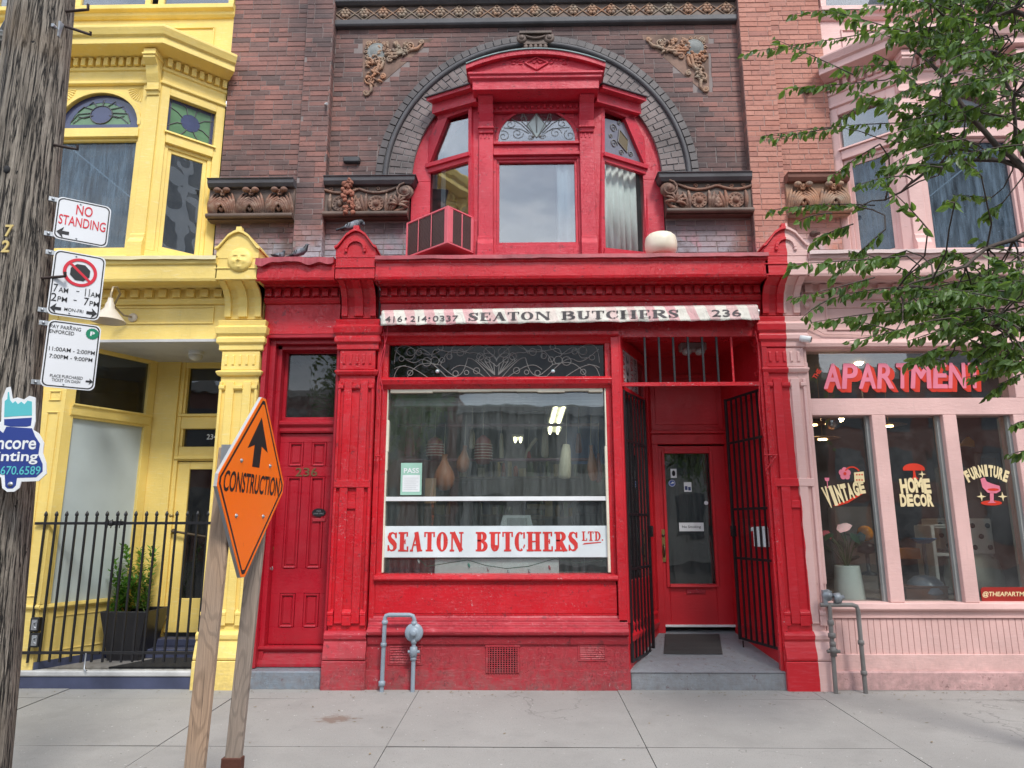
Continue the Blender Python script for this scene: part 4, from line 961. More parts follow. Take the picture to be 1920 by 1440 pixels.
# cream putty round the glass
cm = M(); rp = random.Random(2)
for side, x in ((0, WL), (1, WR)):
    zz = 1.11
    while zz < zr0-.02:
        h = rp.uniform(.1, .5); w_ = rp.choice((.016, .020, .014, .008, .026)); e = min(zz+h, zr0)
        cm.box(x if side == 0 else x-w_, x+w_ if side == 0 else x, -.13, -.078, zz, e); zz = e
x = WL+.03
while x < WR-.03:
    h = rp.uniform(.08, .3); w_ = rp.choice((.03, .038, .026)); e = min(x+h, WR-.03); cm.box(x, e, -.13, -.08, zr0-w_, zr0); x = e
cm.build('putty', m_cream, SW, bevel=.003)
G = M(); G.box(WL-.005, WR+.005, -.145, -.138, zs1, zr0+.005); G.build('pane', m_shopglass, SW)
zb0, zb1 = svz(939, -.12), svz(931, -.12)
boxpart(SW, 'white_glazing_bar', m_white, (WL-.04, WR+.02, -.137, -.10, zb0, zb1), bevel=.002)
# leaded light
G = M(); G.box(WL+.01, WR-.01, -.125, -.12, zr1, 3.55); lt = G.build('leaded_light', glass('dark_leaded_glass', (.22, .23, .23), .02, .3), SW)
ld = M(); rq = random.Random(12); zc = (zr1+3.55)/2; hh = (3.55-zr1)/2; cx = (WL+WR)/2; dL = -.117
def sw(pts, r_=.0045): ld.tube([fp(FAC, a, dL, z) for a, z in pts], r_, 4)
def cir(a, z, r_): sw([(a+r_*cos(2*pi*k/12), z+r_*sin(2*pi*k/12)) for k in range(13)])
for s_ in (-1, 1):
    def A(u, v): return (cx+s_*u, zc+v*hh)
    def curve(p0, p1, bow, n=8):
        P = []
        for k in range(n+1):
            t = k/n; P.append(A(p0[0]+(p1[0]-p0[0])*t+bow*.4*sin(pi*t), p0[1]+(p1[1]-p0[1])*t+bow*4*sin(pi*t)))
        sw(P)
    for (p0, p1, b) in (((0, .1), (.24, .9), .1), ((0, -.3), (.3, .5), .08), ((.05, -1), (.32, .2), .1), ((.3, .5), (.62, -.2), .12), ((.32, .2), (.55, -.9), -.1), ((.24, .9), (.62, .7), -.06), ((.62, .7), (.98, .95), -.1),
                        ((.62, -.2), (.98, -.9), .1), ((.55, -.9), (.85, .1), .1), ((.85, .1), (1.13, .7), -.1), ((.98, .95), (1.13, -.1), .1), ((.7, .3), (.9, .5), .1), ((.75, -.95), (1.13, -.4), .1), ((.12, -.95), (.5, -.5), .12),
                        ((.35, -.95), (.62, -.2), -.08), ((.45, .95), (.5, .2), .05), ((1.0, -.2), (1.13, -.95), .05), ((.1, .95), (.35, .45), .07), ((.62, .7), (.72, .3), .05), ((.9, .5), (1.0, .2), -.04)): curve(p0, p1, b)
    for (u, v, r_) in ((.40, .55, .04), (.52, .3, .03), (.68, .05, .045), (.60, .1, .03), (.86, .55, .03), (.95, .6, .045), (.95, -.65, .03), (.22, -.55, .035), (.08, .55, .06), (.1, .1, .03), (.45, -.7, .03), (.33, -.65, .025), (.77, .0, .05), (.18, .3, .04), (.62, .85, .03), (1.05, .2, .03)):
        cir(*A(u, v), r_)
    P = [A(.0+.10*(1-cos(t)), -.0+.5*sin(t)) for t in [pi*k/8 for k in range(9)]]; sw(P)
    for k in range(5): sw([A(.02, -.8), A(.03+.05*k, -.1+.06*k)])
ld.build('leading', m_leadl, lt)
for u in (820, 1037):
    s_, z = sv(u, 696, -.11); j = M(); j.lathe([(.022, 0), (.02, .008), (.008, .014), (0, .016)], fp(FAC, s_, -.118, z), (0, -1, 0), 14); j.build('glass_jewel', plain('pale_blue_jewel', (.5, .62, .66), .1), lt)

# ---- recessed entrance: splayed cheeks, ramped floor, door
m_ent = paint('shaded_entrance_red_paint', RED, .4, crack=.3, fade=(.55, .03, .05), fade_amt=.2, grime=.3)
E0, E1, EB0, EB1, ED = 1.035, 2.62, 1.56, 2.44, 1.2
rp_ = M(); rp_.add([(E0-.0, -.03, .166), (E1, -.03, .166), (EB1+.1, ED+.1, .375), (EB0-.05, ED+.1, .375), (E0, -.03, -.03), (E1, -.03, -.03), (EB1+.1, ED+.1, -.03), (EB0-.05, ED+.1, -.03)], [(0, 1, 2, 3), (0, 1, 5, 4), (1, 2, 6, 5), (2, 3, 7, 6), (3, 0, 4, 7)])
rp_.build('entrance_ramp', paint('grey_floor_paint', (.25, .27, .29), .6, chips=(.42, .42, .4), crack=.8, fade=(.36, .38, .38), fade_amt=.4, grime=.6), B, bevel=.012)
FEL = frame((E0, 0), (EB0, ED)); FER = frame((EB1, ED), (E1, .0)); LE = sqrt((EB0-E0)**2+ED**2); LR_ = sqrt((E1-EB1)**2+ED**2)
ck = M(); ck.box(0, LE, -.06, 0, .05, .62, FEL); ck.side([(0, .42), (.03, .44), (.045, .50), (.02, .54), (.03, .60), (.0, .64)], .04, LE-.12, FEL)
ck.box(0, .10, -.05, .012, .62, 3.62, FEL); ck.box(LE-.14, LE, -.05, .012, .62, 3.62, FEL); ck.box(LE-.20, LE-.14, -.05, -.006, .62, 3.62, FEL); ck.box(.1, LE-.2, -.05, .008, .62, 1.02, FEL); ck.box(.1, LE-.2, -.05, .008, 2.98, 3.08, FEL); ck.box(.1, LE-.2, -.05, .008, 3.50, 3.62, FEL)
ckp = ck.build('entrance_side_window', m_ent, B, bevel=.004)
g_ = M(); g_.box(.1, LE-.2, -.035, -.03, 1.02, 3.5, FEL); g_.build('pane', m_shopglass, ckp)
cr_ = M(); cr_.box(0, LR_, -.06, 0, .05, 3.7, FER); 
for a, b in ((.08, LR_-.12),):
    for z0, z1 in ((.45, 1.5), (1.62, 3.0)):
        cr_.box(a, b, 0, .012, z0, z0+.03, FER); cr_.box(a, b, 0, .012, z1-.03, z1, FER); cr_.box(a, a+.03, 0, .0115, z0, z1, FER); cr_.box(b-.03, b, 0, .0115, z0, z1, FER)
cr_.build('entrance_side_wall', m_ent, B, bevel=.004)
boxpart(B, 'entrance_post', m_red, (2.56, 2.615, -.08, .03, .17, 3.62), (2.53, 2.56, -.06, .0, .17, 3.62), bevel=.004)
boxpart(B, 'entrance_ceiling', m_ent, (E0-.05, E1+.05, -ED-.1, -.03, 3.66, 3.70), (E0, E1-.07, -.12, -.030, 3.605, 3.655), bevel=.003)
bk = M(); DL_, DR_ = svx(1240, 1000, -ED), svx(1372, 1000, -ED); zd1 = svz(836, -ED, 1300); zd0 = svz(1172, -ED, 1300)
bk.box(EB0-.05, DL_, -ED-.08, -ED+.02, .2, zd1+.02); bk.box(DR_, EB1+.05, -ED-.08, -ED+.02, .2, zd1+.02); bk.box(EB0-.05, EB1+.05, -ED-.08, -ED+.03, zd1+.02, zd1+.14); bk.box(EB0-.05, EB1+.05, -ED-.08, -ED+.0, zd1+.14, 3.68)
bk.side([(-ED, zd1+.14), (-ED+.06, zd1+.15), (-ED+.06, zd1+.18), (-ED, zd1+.19)], EB0-.03, EB1+.03); bk.box(EB0+.06, EB1-.06, -ED, -ED+.012, zd1+.26, 3.30); bk.box(EB0+.1, EB1-.1, -ED+.012, -ED+.02, 3.38, 3.43)
bk.build('entrance_back_wall', m_ent, B, bevel=.004)
gl0, gl1 = svx(1252, 1000, -ED), svx(1338, 1000, -ED); gz0, gz1 = svz(1095, -ED, 1300), svz(850, -ED, 1300)
d = M(); d.box(DL_, gl0, -ED-.05, -ED-.01, zd0, zd1); d.box(gl1, DR_, -ED-.05, -ED-.01, zd0, zd1); d.box(gl0, gl1, -ED-.05, -ED-.0105, zd0, gz0); d.box(gl0, gl1, -ED-.05, -ED-.0105, gz1, zd1)
e = .035
d.box(gl0-e, gl0, -ED-.01, -ED+.01, gz0-e, gz1+e); d.box(gl1, gl1+e, -ED-.01, -ED+.01, gz0-e, gz1+e); d.box(gl0, gl1, -ED-.01, -ED+.009, gz1, gz1+e); d.side([(-ED-.01, gz0-e), (-ED+.035, gz0-e), (-ED+.03, gz0-.01), (-ED-.01, gz0)], gl0-.0, gl1+.0)
dr_ = d.build('shop_door', m_ent, B, bevel=.004)
g_ = M(); g_.box(gl0, gl1, -ED-.035, -ED-.03, gz0, gz1); g_.build('pane', glass('door_glass', (.55, .6, .58), .10, 1.2, dcol=(.35, .36, .35), streak=True), dr_)
boxpart(dr_, 'threshold', m_white, (DL_, DR_, -ED-.05, -ED+.02, zd0-.02, zd0+.004), bevel=.003)
s_, z = sv(1244, 1023, -ED); boxpart(dr_, 'lock_plate', m_brass, (s_-.035, s_+.035, -ED-.01, -ED+.004, z-.19, z+.19), bevel=.003)
h = M(); h.tube([fp(FAC, s_, -ED, z-.13), fp(FAC, s_, -ED+.045, z-.10), fp(FAC, s_, -ED+.05, z-.02), fp(FAC, s_, -ED, z+.01)], .011, 8); h.lathe([(.018, 0), (.02, .012), (.012, .02), (0, .021)], fp(FAC, s_, -ED+.003, z+.12), (0, -1, 0), 12); h.build('door_handle', plain('dark_bronze', (.10, .08, .05), .4, .7), dr_)
s_, z = sv(1305, 1109, -ED); boxpart(dr_, 'mail_slot', m_redbase, (s_-.11, s_+.11, -ED-.01, -ED+.006, z-.025, z+.025), (s_-.03, s_+.03, -ED+.006, -ED+.016, z-.012, z+.006), bevel=.003)
# transom grille over the entrance
zg = svz(717, .02, 1300); gf = M(); gf.box(E0, E1-.06, -.055, -.02, zg-.03, zg+.012); gf.box(E0, E0+.025, -.055, -.02, zg, 3.6); gf.box(E1-.085, E1-.06, -.055, -.02, zg, 3.6)
grl = gf.build('transom_grille', m_red, B, bevel=.002)
for px in (1211, 1238, 1265, 1293, 1320, 1347, 1375):
    s_ = svx(px, 700, -.03); b = M(); b.box(s_-.010, s_+.010, -.048, -.028, zg+.012, 3.62); b.build('bar', m_black if px < 1370 else m_red, grl)
# folding security gates
def gate(F, w_, z0, z1, nb, lab):
    g = M(); g.box(0, .03, -.015, .015, z0, z1, F); g.box(w_-.03, w_, -.015, .015, z0, z1, F)
    for z in (z0, z0+(z1-z0)*.32, z0+(z1-z0)*.52, z0+(z1-z0)*.80, z1-.03): g.box(.03, w_-.03, -.006, .006, z, z+.028, F)
    o = g.build('security_gate', m_black, B, bevel=.002)
    for k in range(nb):
        s_ = .03+(w_-.06)*(k+1)/(nb+1); b = M(); b.box(s_-.009, s_+.009, -.009, .009, z0+.005, z1-.005, F); b.build('bar', m_black, o)
    return o
FGL = frame((E0+.03, .03), (1.40, .68)); gl = gate(FGL, sqrt(.34**2+.65**2), .24, 3.02, 5, '')
FGR = frame((2.37, .80), (2.57, .04)); gr_ = gate(FGR, sqrt(.20**2+.76**2), .35, 3.04, 6, '')
k = M(); k.box(.66, .72, .01, .05, 1.46, 1.58, FGL); k.build('lock_box', m_black, gl); k = M(); k.box(.03, .09, .01, .05, 1.46, 1.58, FGR); k.build('lock_box', m_black, gr_)
k = M(); k.tube([fp(FGR, .10, .02, .35), fp(FGR, .10, .02, .18)], .008, 6); k.build('drop_bolt', m_black, gr_)
# vents in the lower wall
def vent(px0, px1, py0, py1, kind):
    d = .0; a, z1 = sv(px0, py0, d); b, z0 = sv(px1, py1, d)
    f = M()
    if kind == 'grille':
        f.box(a-.03, b+.03, d, d+.015, z1, z1+.025); f.box(a-.02, a, d, d+.012, z0, z1); f.box(b, b+.02, d, d+.012, z0, z1)
        n = 11
        v = f.build('floor_vent', m_redbase, B, bevel=.003); h = M(); h.box(a, b, d, d+.002, z0, z1); h.build('dark_opening', m_dark, v)
        s = M()
        for k in range(n): x = a+(b-a)*(k+.5)/n; s.box(x-.005, x+.005, d+.002, d+.014, z0, z1)
        for k in range(12): z = z0+(z1-z0)*(k+.5)/12; s.box(a, b, d+.003, d+.012, z-.003, z+.003)
        s.build('grille_mesh', m_redbase, v, kind='stuff')
    else:
        f.box(a, b, d, d+.008, z0, z0+.02); f.box(a, b, d, d+.008, z1-.02, z1); f.box(a, a+.02, d, d+.008, z0+.02, z1-.02); f.box(b-.02, b, d, d+.008, z0+.02, z1-.02)
        v = f.build('louvre_vent', m_redbase, B, bevel=.002)
        n = 8
        for k in range(n):
            z = z0+.02+(z1-z0-.04)*(k+.5)/n; h = (z1-z0)/n*.35; s = M(); s.side([(d, z-h), (d+.012, z-h), (d+.002, z+h), (d, z+h)], a+.022, b-.022); s.build('louvre', m_redbase, v)
vent(915, 970, 1213, 1262, 'grille'); vent(728, 792, 1200, 1247, 'l'); vent(1083, 1138, 1200, 1240, 'l')
# cord and awning brackets down the pilasters
c_ = M(); a = sv(718, 615, .06)
for off, end in ((0, 780), (.02, 760)):
    P = []
    for k in range(9):
        t = k/8; s_, z = sv(718-8*t+6*sin(t*7+off*60), 612+(end-612)*t, .05+.02*sin(t*3)); P.append(fp(FAC, s_+off, .05+.02*sin(t*3), z))
    c_.tube(P, .005, 5)
c_.build('awning_cord', m_redup, B)
c_ = M(); P = []
for k in range(12):
    t = k/11; px = 1416+20*t+4*sin(t*8); py = 620+250*t; s_, z = sv(px, py, .07); P.append(fp(FAC, s_, .07, z))
c_.tube(P, .005, 5); s_, z = sv(1448, 853, .05); c_.tube([fp(FAC, s_-.08, .03, z), fp(FAC, s_+.05, .06, z)], .01, 6); c_.tube([fp(FAC, s_-.07, .03, z-.16), fp(FAC, s_+.04, .06, z)], .009, 6); c_.tube([fp(FAC, s_-.07, .03, z+.08), fp(FAC, s_-.07, .03, z-.16)], .007, 6)
c_.build('awning_arm', m_red, B)
c_ = M(); s_, z = sv(708, 855, .04); c_.tube([fp(FAC, s_, .03, z+.09), fp(FAC, s_, .05, z-.06)], .008, 6); c_.tube([fp(FAC, s_-.02, .04, z), fp(FAC, s_+.03, .05, z)], .01, 6); c_.build('awning_cleat', m_red, B)

# ================================================================== things on and in the red shop
m_cloth = None
def banner_mat():
    N = NT('faded_striped_canvas'); x, y, z = N.sep()
    sx = N.math('ADD', N.math('ADD', x, N.math('MULTIPLY', z, .25)), N.math('MULTIPLY', N.noise(3, 3), .12))
    s_ = N.math('FRACT', N.math('MULTIPLY', sx, 4.6)); st = N.ramp(N.math('ABSOLUTE', N.math('SUBTRACT', s_, .5)), .24, .27)
    fade = N.ramp(N.math('ABSOLUTE', N.math('SUBTRACT', x, .45)), .2, 1.3, (.28,)*3+(1,), (1, 1, 1, 1))
    c = N.mix(N.math('MULTIPLY', N.math('MULTIPLY', st, fade), N.ramp(N.noise(1.7, 4), .3, .65, (.35,)*3+(1,), (.85,)*3+(1,))), (.70, .67, .60), (.62, .27, .30)); c = N.mix(N.math('MULTIPLY', N.ramp(N.noise(5, 6, .7), .5, .75), .4), c, (.42, .40, .34))
    N.base(c); N.rough(.8); N.l(N.bump(N.noise(7, 4, mapscale=(1.6, 1, .8), dist=1.2), .7, .03), N.p.inputs['Normal']); return N.m
bz = lambda t: (3.70+.035*t, 3.865+.035*t)
BX0, BX1 = svx(714, 600, .16), svx(1424, 590, .16)
NB, MZ = 90, 6
def bwave(x, v):
    return .008*sin(x*9+v*3)+.005*sin(x*23-v*5)+.003*sin(x*51+v*9)
b = M(); vs = []
for j in range(MZ+1):
    for i in range(NB+1):
        t = i/NB; v = j/MZ; x = BX0+(BX1-BX0)*t; z0, z1 = bz(t)
        z = z0+(z1-z0)*v+(.003*sin(x*17)+.0025*sin(x*41))*(1-v); vs.append((x, -(.165-.035*v+bwave(x, v)*(1.15-v)), z))
b.add(vs, [(j*(NB+1)+i, j*(NB+1)+i+1, (j+1)*(NB+1)+i+1, (j+1)*(NB+1)+i) for j in range(MZ) for i in range(NB)], True)
vs = []
for j in range(3):
    for i in range(NB+1):
        t = i/NB; x = BX0+(BX1-BX0)*t; z0, z1 = bz(t); o_ = (0, .05, .13)[j]; vs.append((x, -(.13+bwave(x, 1)*.15-o_), z1+(0, .03, .045)[j]))
b.add(vs, [(j*(NB+1)+i, j*(NB+1)+i+1, (j+1)*(NB+1)+i+1, (j+1)*(NB+1)+i) for j in range(2) for i in range(NB)], True)
aw = thing('awning_banner', 'rolled faded pink and white striped awning lettered with shop name over the red window', 'awning', ((BX0+BX1)/2, -.1, 3.7))
cloth = b.build('canvas', banner_mat(), aw)
sm_ = cloth.modifiers.new('solid', 'SOLIDIFY'); sm_.thickness = .004
tb = M(); tb.tube([(BX0-.02, -.07, 3.80), (BX1+.02, -.07, 3.84)], .045, 10); tb.build('roller', m_steel, aw)
m_gt = plain('faded_black_print', (.085, .075, .08), .8, var=.5)
l_ = M()
def ban(body, p0, p1, py0, py1, serif_=True, **k):
    s0, s1 = svx(p0, 600, .17), svx(p1, 600, .17); tc_ = ((s0+s1)/2-BX0)/(BX1-BX0); z0, z1 = bz(tc_)
    zz0, zz1 = z0+py0*(z1-z0), z0+py1*(z1-z0); m = M()
    if serif_: serif_to(m, body, s0, s1, zz0, zz1, 0, **k)
    else: text_to(m, body, s0, s1, zz0, zz1, 0, offset=k.get('offset', 0))
    out = []
    for (x, y, z) in m.v:
        v = (z-z0)/(z1-z0); out.append((x, -(.165-.035*v+bwave(x, v)*(1.15-v)+.007)+y*.5, z+.035*((x-(s0+s1)/2)/(BX1-BX0))))
    l_.add(out, m.f)
ban('SEATON', 878, 1032, .22, .80, tk=.19, th=.06); ban('BUTCHERS', 1053, 1274, .22, .80, tk=.19, th=.06)
for body, a, bb in (('416', 722, 754), ('214', 769, 800), ('0337', 811, 859)): ban(body, a, bb, .22, .62, False, offset=.004)
ban('236', 1336, 1391, .24, .74, False, offset=.006)
for px in (761, 805): s0 = svx(px, 600, .17); z0, z1 = bz((s0-BX0)/(BX1-BX0)); l_.ball((s0, -.172, z0+.42*(z1-z0)), (.013, .003, .013), 8, 5)
l_.build('lettering', m_gt, aw)

# white name board in the window
sb = thing('window_sign', 'long white board with the red shop name along the foot of the red shop window', 'sign', (-.3, .1, 1.3))
za, zb2 = svz(1045, -.11), svz(986, -.11)
boxpart(sb, 'board', plain('frosted_white_board', (.66, .72, .74), .35, bump=.05), (svx(716, 1015, -.11), svx(1144, 1015, -.11), -.132, -.118, za, zb2), bevel=.001)
l_ = M(); dR = -.117; H_ = zb2-za
serif_to(l_, 'SEATON', svx(727, 1015, dR), svx(869, 1015, dR), za+.19*H_, za+.81*H_, dR, tk=.26, th=.075)
serif_to(l_, 'BUTCHERS', svx(892, 1015, dR), svx(1083, 1015, dR), za+.19*H_, za+.81*H_, dR, tk=.26, th=.075)
serif_to(l_, 'LTD.', svx(1091, 1005, dR), svx(1131, 1005, dR), za+.52*H_, za+.82*H_, dR, tk=.20, th=.08)
x0, x1 = svx(1092, 1015, dR), svx(1127, 1015, dR); l_.prism([(x0, za+.40*H_), (x0+.02, za+.45*H_), (x1, za+.49*H_), (x1, za+.46*H_)], dR, dR+.001)
l_.build('lettering', plain('red_letter_paint', (.60, .035, .03), .5, var=.15), sb)
# Pass notice
s0, z1 = sv(752, 868, -.13); s1, z0 = sv(790, 928, -.13)
ps = thing('inspection_notice', 'green and white paper notice headed PASS taped on the red shop window', 'notice', (s0, .135, z0))
boxpart(ps, 'sheet', plain('green_paper', (.30, .52, .42), .6), (s0, s1, -.1365, -.134, z0, z1), bevel=0)
W_ = s1-s0; H_ = z1-z0
boxpart(ps, 'form', m_white, (s0+.09*W_, s1-.09*W_, -.1338, -.1325, z0+.10*H_, z0+.62*H_), bevel=0)
t = M(); text_to(t, 'PASS', s0+.14*W_, s1-.14*W_, z0+.68*H_, z0+.84*H_, -.1325, offset=.02); t.build('lettering', m_white, ps)
t = M()
for k in range(7): t.box(s0+.16*W_, s1-(.16+.1*(k % 2))*W_, -.1324, -.1320, z0+(.16+.06*k)*H_, z0+(.168+.06*k)*H_)
t.build('printed_lines', m_steel, ps)
# vertical sign boards seen edge-on in the entrance
vb = thing('lettered_panel', 'white panel with upright red and black lettering above the left gate in the entrance', 'sign', (1.2, .3, 3.1))
q = M(); P = pxs([(1159, 632), (1214, 672), (1213, 752), (1161, 722)], FEL, .02) if False else [(.11, 3.04), (.80, 3.04), (.80, 3.52), (.11, 3.52)]
q.prism(P, -.02, -.012, FEL); q.build('board', plain('dull_white_board', (.42, .38, .38), .6), vb)
for body, s0, c_ in (('SEATON', .14, 'r'), ('236', .30, 'k'), ('SEATON', .48, 'r'), ('BUTCHERS', .64, 'k')):
    t = M(); vs, fs = glyph_mesh(body, .012); vs = fit(vs, 1, 1)
    t.add([fp(FEL, s0+b_*.11, -.010, 3.48-a_*.40) for a_, b_ in vs], fs); t.build('lettering', m_black if c_ == 'k' else m_redbase, vb)
# shelf letter box on right gate
s0, z1 = sv(1396, 998, .02, FGR)
pb = thing('white_papers', 'white folded flyers tucked behind the bars of the right entrance gate', 'flyers', fp(FGR, .3, -.04, 1.4))
t = M(); t.box(.38, .62, -.05, -.018, 1.36, 1.54, FGR); t.prism([(.30, 1.52), (.62, 1.545), (.60, 1.575), (.36, 1.565)], -.05, -.016, FGR); t.build('flyer', m_white, pb)
# emergency light in the entrance ceiling
s_, z = sv(1300, 650, -.5); el = thing('entrance_lamp', 'small white twin emergency light under the entrance ceiling of the red shop', 'lamp', (s_, .5, 3.5))
boxpart(el, 'housing', plain('dim_white_plastic', (.30, .29, .28), .5), (s_-.15, s_+.15, -.62, -.48, 3.57, 3.66), bevel=.01)
k = M(); k.lathe([(.02, 0), (.05, .02), (.055, .05), (.0, .07)], (s_-.09, .46, 3.57), (0, -.5, -1), 12); k.lathe([(.02, 0), (.05, .02), (.055, .05), (.0, .07)], (s_+.06, .46, 3.57), (0, -.5, -1), 12); k.build('lamp_head', plain('lamp_plastic', (.45, .45, .44), .3), el)
# door mat
mt = M(); mz = lambda y: .166+(y+.03)*.209/1.33+.004
mc_ = [(at(px, py, Y_).x, Y_) for px, py, Y_ in ((1245, 1226, .47), (1355, 1228, .47), (1349, 1190, 1.10), (1247, 1189, 1.10))]
mxl = lambda y_: mc_[0][0]+(mc_[3][0]-mc_[0][0])*(y_-.47)/.63
mxr = lambda y_: mc_[1][0]+(mc_[2][0]-mc_[1][0])*(y_-.47)/.63
mt.add([(x, y, mz(y)+h) for h in (0, .012) for x, y in [(at(px, py, Y_).x, Y_) for px, py, Y_ in ((1245, 1226, .47), (1355, 1228, .46), (1349, 1190, 1.10), (1247, 1189, 1.10))]], [(0, 1, 2, 3), (4, 5, 6, 7), (0, 1, 5, 4), (1, 2, 6, 5), (2, 3, 7, 6), (3, 0, 4, 7)])
for k in range(15):
    y = .49+k*.041; mt.add([(x, yy, mz(yy)+h) for h in (.012, .018) for x, yy in ((mxl(y)+.01, y), (mxr(y)-.01, y), (mxr(y)-.01, y+.015), (mxl(y)+.01, y+.015))], [(4, 5, 6, 7), (0, 1, 5, 4), (2, 3, 7, 6)])
tag(mt.build('door_mat', plain('black_rubber', (.05, .046, .045), .75, bump=.6)), 'black rubber ribbed mat on the grey ramp before the shop door', 'door mat')
# stickers on the door glass
def plate(name, label, cat, px0, px1, py0, py1, d, mat, F=FAC, text=None, tm=None, th=.002, rnd=0):
    a, z1 = sv(px0, py0, d, F); b, z0 = sv(px1, py1, d, F); o = thing(name, label, cat, fp(F, (a+b)/2, d, z0)); m = M()
    if rnd: r_ = (b-a)/2; m.prism([((a+b)/2+r_*cos(2*pi*k/20), (z0+z1)/2+r_*sin(2*pi*k/20)) for k in range(20)], d, d+th, F)
    else: m.box(a, b, d, d+th, z0, z1, F)
    m.build('sheet', mat, o)
    if text: t = M(); text_to(t, text, a+(b-a)*.12, b-(b-a)*.12, z0+(z1-z0)*.3, z0+(z1-z0)*.66, d+th+.001, F, offset=.01); t.build('lettering', tm or m_black, o)
    return o, a, b, z0, z1
dG = -ED-.028
plate('no_smoking_sign', 'white no smoking slip across the glass of the red shop door', 'sign', 1273, 1320, 980, 996, dG, m_white, text='No Smoking')
o, a, b, z0, z1 = plate('sticker', 'white sticker with dark emblem, topmost on the shop door glass', 'sticker', 1257, 1269, 879, 896, dG, m_white)
t = M(); t.ball(fp(FAC, (a+b)/2, dG+.003, (z0+z1)/2), ((b-a)*.3, .001, (z1-z0)*.32), 8, 5); t.build('emblem', m_dark, o)
o, a, b, z0, z1 = plate('sticker', 'round blue sticker with white edge on the shop door glass', 'sticker', 1253, 1267, 899, 913, dG, plain('blue_sticker', (.05, .10, .35), .4), rnd=1)
t = M(); t.tube([fp(FAC, (a+b)/2+(b-a)*.43*cos(2*pi*k/20), dG+.003, (z0+z1)/2+(b-a)*.43*sin(2*pi*k/20)) for k in range(21)], .003, 4); t.prism([((a+b)/2-.025, (z0+z1)/2-.012), ((a+b)/2+.03, (z0+z1)/2), ((a+b)/2+.01, (z0+z1)/2+.022)], dG+.002, dG+.003); t.build('emblem', m_white, o)
o, a, b, z0, z1 = plate('sticker', 'white card accepted sticker in small squares on the shop door glass', 'sticker', 1282, 1297, 904, 922, dG, m_white)
t = M(); t.box(a+.01, (a+b)/2-.004, dG+.002, dG+.003, z0+.02, (z0+z1)/2+.01); t.box((a+b)/2+.004, b-.01, dG+.002, dG+.003, z0+.015, (z0+z1)/2); t.build('emblem', plain('navy', (.03, .05, .15), .5), o)
plate('sticker', 'small torn white sticker low on the right of the shop door glass', 'sticker', 1320, 1328, 939, 947, dG, m_white, rnd=1)
# ------------------------------------------------------------------ inside the butcher's
room = M(); rx0, rx1 = -1.8, 1.0
room.box(rx0, 3.2, -5.3, -5.2, 0, 3.7); room.box(rx0-.05, rx0, -5.2, -.26, 0, 3.7); room.box(1.03, 1.06, -5.2, -1.35, 0, 3.7); room.box(rx0, 1.03, -5.2, -.26, 3.62, 3.70); room.box(rx0, 1.03, -5.2, -.26, .3, .36); room.box(1.06, 3.2, -5.2, -1.36, 3.62, 3.70); room.box(1.06, 3.2, -5.2, -1.36, .3, .36); room.box(3.2, 3.24, -5.2, -1.3, .3, 3.7)
def wall_tiles():
    N = NT('shop_wall_tiles'); c = N.mix(N.ramp(N.noise(1.5, 4), .3, .7), (.20, .225, .22), (.12, .14, .145)); N.base(c); N.rough(.5); return N.m
room.build('shop_room', wall_tiles(), B)
boxpart(B, 'window_shelf', plain('white_shelf', (.82, .83, .82), .5), (svx(818, 1060, -.3), svx(1047, 1060, -.3), -.60, -.16, 1.09, 1.25), (-1.5, .85, -.75, -.18, 1.02, 1.075), bevel=.006)
boxpart(B, 'window_shelf_back', m_redbase, (-1.45, svx(818, 1060, -.3)-.01, -.5, -.3, 1.08, 1.24), bevel=.003)
m_tube = emit('fluorescent_tube', (1, .90, .55), 4.5)
def fluo(name, label, px0, py0, px1, py1, y0, y1, w_, zc=None):
    """a ceiling strip light running away from the window"""
    p0 = at(px0, py0, y0); p1 = at(px1, py1, y1); o = thing(name, label, 'light', tuple(p0))
    m = M(); m.add([(p0.x-w_, p0.y, p0.z+.05), (p0.x+w_, p0.y, p0.z+.05), (p1.x+w_, p1.y, p1.z+.05), (p1.x-w_, p1.y, p1.z+.05), (p0.x-w_*.8, p0.y, p0.z+.01), (p0.x+w_*.8, p0.y, p0.z+.01), (p1.x+w_*.8, p1.y, p1.z+.01), (p1.x-w_*.8, p1.y, p1.z+.01)], [(0, 1, 2, 3), (4, 5, 6, 7), (0, 1, 5, 4), (1, 2, 6, 5), (2, 3, 7, 6), (3, 0, 4, 7)])
    m.build('housing', m_white, o)
    for s_ in (-.45, .45):
        m = M(); m.tube([(p0.x+w_*s_, p0.y+.03, p0.z-.01), (p1.x+w_*s_, p1.y-.03, p1.z-.01)], .018, 6); m.build('tube', m_tube, o)
fluo('ceiling_light', 'bright double tube ceiling light at upper right inside the butcher window', 1051, 758, 1040, 795, 1.3, 2.3, .11)
fluo('ceiling_light', 'shorter tube ceiling light below the bright one deeper inside the butcher shop', 1040, 799, 1038, 812, 2.6, 3.4, .13)
fluo('ceiling_light', 'small yellowish light at the left edge deep inside the butcher shop', 735, 822, 742, 830, 2.4, 3.0, .07)
fluo('ceiling_light', 'tiny bright light seen between hanging sausages deep in the butcher shop', 971, 820, 971, 828, 3.8, 4.4, .10)
bl = M(); bl.box(WL+.03, WR-.01, -.30, -.22, 2.88, 3.02)
for k in range(4): bl.box(WL+.04, WR-.02, -.215, -.205, 2.885+.032*k, 2.91+.032*k)
tag(bl.build('roller_blind', plain('grey_blind', (.34, .36, .37), .5)), 'rolled up grey blind across the top of the butcher window', 'blind')
